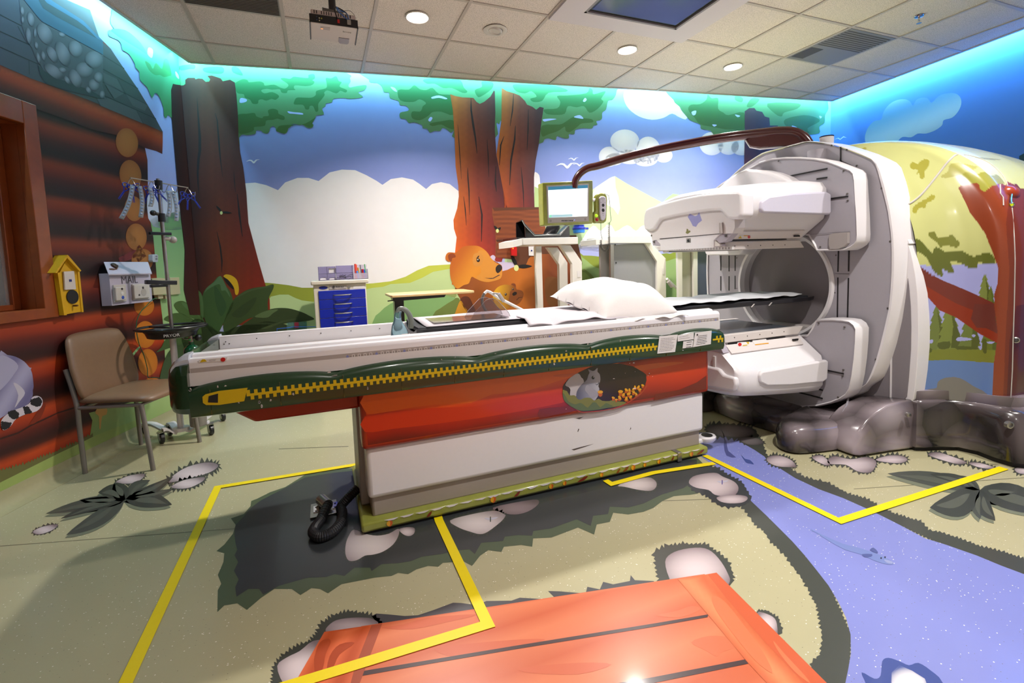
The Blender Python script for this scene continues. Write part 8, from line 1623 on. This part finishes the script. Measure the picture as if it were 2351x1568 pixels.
g = G(); a = [PY(*p, y1_ + .02) for p in A7([(490, 905), (540, 990), (690, 1150), (1115, 1140), (1250, 985)])]; b = [PY(*p, y1_ + .38) for p in A7([(400, 935), (470, 900), (700, 1135), (1000, 1130), (1110, 985)])]
g.add(a + b, [(i, i + 1, 6 + i, 5 + i) for i in range(4)]); o = g.out('trough_skin', BC_, cr_); s = o.modifiers.new('t', 'SOLIDIFY'); s.thickness = .01
g = G(); g.tube([PY(*p, y1_ + .018) for p in A7([(490, 900), (535, 985), (690, 1150), (830, 1145), (1115, 1140), (1245, 985)])], .004, 6); g.out('edge_bead', MTL, cr_)
g = G(); e0, e1 = PY(*A7([(400, 1190)])[0], y1_ + .03), PY(*A7([(1250, 1175)])[0], y1_ + .03); g.box((e0.x, y1_ + .03, e1.z - .012), (e1.x, y1_ + .38, e1.z + .008)); g.out('cradle_foot', BC_, cr_)
# second cart with the grey panel
A8r = A8; c2_ = empty('collimator_cart', 'white cart closed by a large grey panel, right of the coiled handset cord', 'equipment cart', (2.95, 4.3, 0)); y2_ = 4.02
N6 = lambda p: Zm(1200, 520, 4.7, p)
def low(P, z=.10, lim=.80): return [Vector((p.x, p.y, p.z if p.z > lim else z)) for p in P]
poly_y('top_bar', N6([(940, 105), (1380, 100), (1395, 180), (940, 180)]), y2_, .44, CF, c2_)
poly_y('top_tray', N6([(860, 110), (890, 30), (920, -20), (960, -10), (1000, 60), (1340, 60), (1395, 100), (940, 110)]), y2_ + .30, .03, CF, c2_)
poly_y('end_handle', N6([(790, 138), (850, 130), (940, 150), (940, 185), (792, 200)]), y2_ + .02, .30, CF, c2_)
for nm, px, y, m in (('grey_panel', [(980, 200), (1320, 175), (1450, 375), (1450, 900), (985, 900)], y2_ + .05, mat('panel_mid_grey', '#8f9094', .45)), ('right_leg', [(1320, 178), (1385, 178), (1400, 200), (1545, 345), (1550, 900), (1452, 900), (1450, 378)], y2_ + .02, CF), ('left_post', [(838, 200), (940, 190), (945, 900), (848, 900)], y2_ + .14, mat('post_grey', '#a8a4a0', .4, metal=.2)), ('slim_rail', [(948, 190), (985, 195), (985, 900), (950, 900)], y2_ + .03, MTL)):
    P_0 = low([PY(*p, y) for p in N6(px)]); g = G(); g.prism(P_0, (0, .03, 0)); o = g.out(nm, m, c2_, bevel=.002, smooth=False)
    if nm == 'grey_panel':
        for q in ((1007, 392), (1010, 590), (997, 196)): c = PY(*N6([q])[0], y); g = G(); g.lathe(c, [(.008, 0), (.008, .003), (0, .003)], 10, (0, -1, 0)); g.out('screw', BLK, o)
b0, b1 = PY(*N6([(838, 500)])[0], y2_).x, PY(*N6([(1550, 500)])[0], y2_).x
g = G(); g.box((b0, y2_, .05), (b1, y2_ + .44, .10)); g.out('cart_base', CF, c2_, bevel=.004)
for a in (b0 + .05, b1 - .05):
    for b in (y2_ + .05, y2_ + .38): g = G(); g.cyl((a, b - .012, .027), (a, b + .012, .027), .027, 16); g.out('caster', BLK, c2_)
poly_y('sticker', N6([(1507, 450), (1535, 450), (1535, 515), (1510, 516)]), y2_ + .017, .002, LBL, c2_, 0)
g = G(); g.tube([PY(1531, 640, y2_), PY(1566, 674, y2_ + .1), PY(1580, 690, y2_ + .1)], .013, 10); pb_ = g.out('push_bar', CF, c2_); g = G(); g.tube([PY(1534, 646, y2_ - .01), PY(1543, 658, y2_ - .01)], .02, 10); g.out('grip', GRY, pb_)
# third cart, behind the heads
c3_ = empty('collimator_cart', 'white and slate upright cart seen between the detector heads and the grey-panel cart', 'equipment cart', (3.75, 4.05, 0)); y3_ = 3.92
for nm, px, y, m in (('left_post', [(1672, 250), (1722, 250), (1722, 680), (1700, 700), (1690, 690)], y3_ + .02, CF), ('inner_panel', [(1722, 250), (1840, 250), (1840, 705), (1715, 715)], y3_ + .06, mat('panel_pale', '#b4b0a6', .45)), ('right_post', [(1840, 250), (1888, 250), (1888, 710), (1860, 705)], y3_ + .02, CF), ('slate_panel', [(1888, 250), (1990, 250), (1990, 730), (1888, 720)], y3_ + .03, mat('slate_blue', '#565c70', .45))):
    P_0 = [PY(*p, y) for p in N6(px)]; zm = (P_0[0].z + P_0[2].z) / 2; P_0 = [Vector((p.x, p.y, p.z if p.z > zm else .10)) for p in P_0]; g = G(); g.prism(P_0, (0, .03, 0)); g.out(nm, m, c3_, bevel=.002, smooth=False)
b0, b1 = PY(*N6([(1672, 500)])[0], y3_).x, PY(*N6([(1990, 500)])[0], y3_).x; zt3 = PY(*N6([(1800, 250)])[0], y3_).z
g = G(); g.box((b0, y3_, .05), (b1, y3_ + .40, .10)); g.out('cart_base', CF, c3_, bevel=.004); g = G(); g.box((b0 - .02, y3_, zt3), (b1 + .02, y3_ + .40, zt3 + .06)); g.out('top_bar', CF, c3_, bevel=.004)
for a in (b0 + .04, b1 - .04):
    for b in (y3_ + .05, y3_ + .34): g = G(); g.cyl((a, b - .012, .027), (a, b + .012, .027), .027, 16); g.out('caster', BLK, c3_)
# wall fittings behind the carts
def wb(px, f, off, th, m, nm, par, bv=.002): g = G(); g.prism([PB(*p, off) for p in f(px)], -n4 * th); return g.out(nm, m, par, bevel=bv, smooth=False)
e = empty('red_wall_box', 'red emergency box on the painted sign board behind the first cart', 'wall box', PB(1184, 575, .02)); b_ = wb([(1128, 152), (1165, 150), (1222, 186), (1222, 312), (1140, 305)], A6, .05, .05, RED, 'case', e); wb(ell(1163, 199, 7, 7, 0, 10), A6, .054, .004, mat('yellow_led', '#d8e830', .4, emis=.5), 'indicator', b_, 0)
e = empty('wall_plate', 'white wall plate with a dark blue button behind the cart post', 'wall plate', PB(1220, 576, .01)); b_ = wb([(1395, 165), (1480, 165), (1480, 310), (1400, 308)], A6, .012, .012, LBL, 'plate', e); wb(ell(1441, 231, 11, 11, 0, 12), A6, .016, .004, MATS['navy_switch'], 'button', b_, 0)
e = empty('suction_canister', 'clear canister with royal blue lid on the wall behind the monitor', 'canister', PB(1330, 530, .05)); c = PB(*A7([(1420, 1050)])[0], .09)
g = G(); g.lathe(c + Vector((0, 0, -.035)), [(.060, 0), (.064, .01), (.066, .035)], 24); g.out('skirt', mat('sky_blue_plastic', '#2c7cd0', .3), e); g = G(); g.lathe(c, [(.066, 0), (.074, .005), (.074, .022), (.060, .026), (.058, .05), (0, .052)], 24); g.bar(c + Vector((.03, -.02, .01)), c + Vector((.10, -.02, .01)), .03, .022); g.out('lid', BLU, e, bevel=.002)
g = G(); g.lathe(c + Vector((0, 0, .05)), [(.064, 0), (.068, .10), (0, .11)], 24); g.out('jar', mat('pale_green_clear', '#b8d4b8', .1, trans=.7, ior=1.15), e); g = G(); g.prism([c + Vector((-.075, -.068, .065)), c + Vector((.02, -.068, .065)), c + Vector((.02, -.068, .085)), c + Vector((-.075, -.068, .085))], (0, .003, 0)); g.out('label', LBL, e); g = G(); g.bar(c + Vector((0, .04, -.01)), c + Vector((0, .09, -.01)), .03, .06); g.out('wall_bracket', GRY, e)
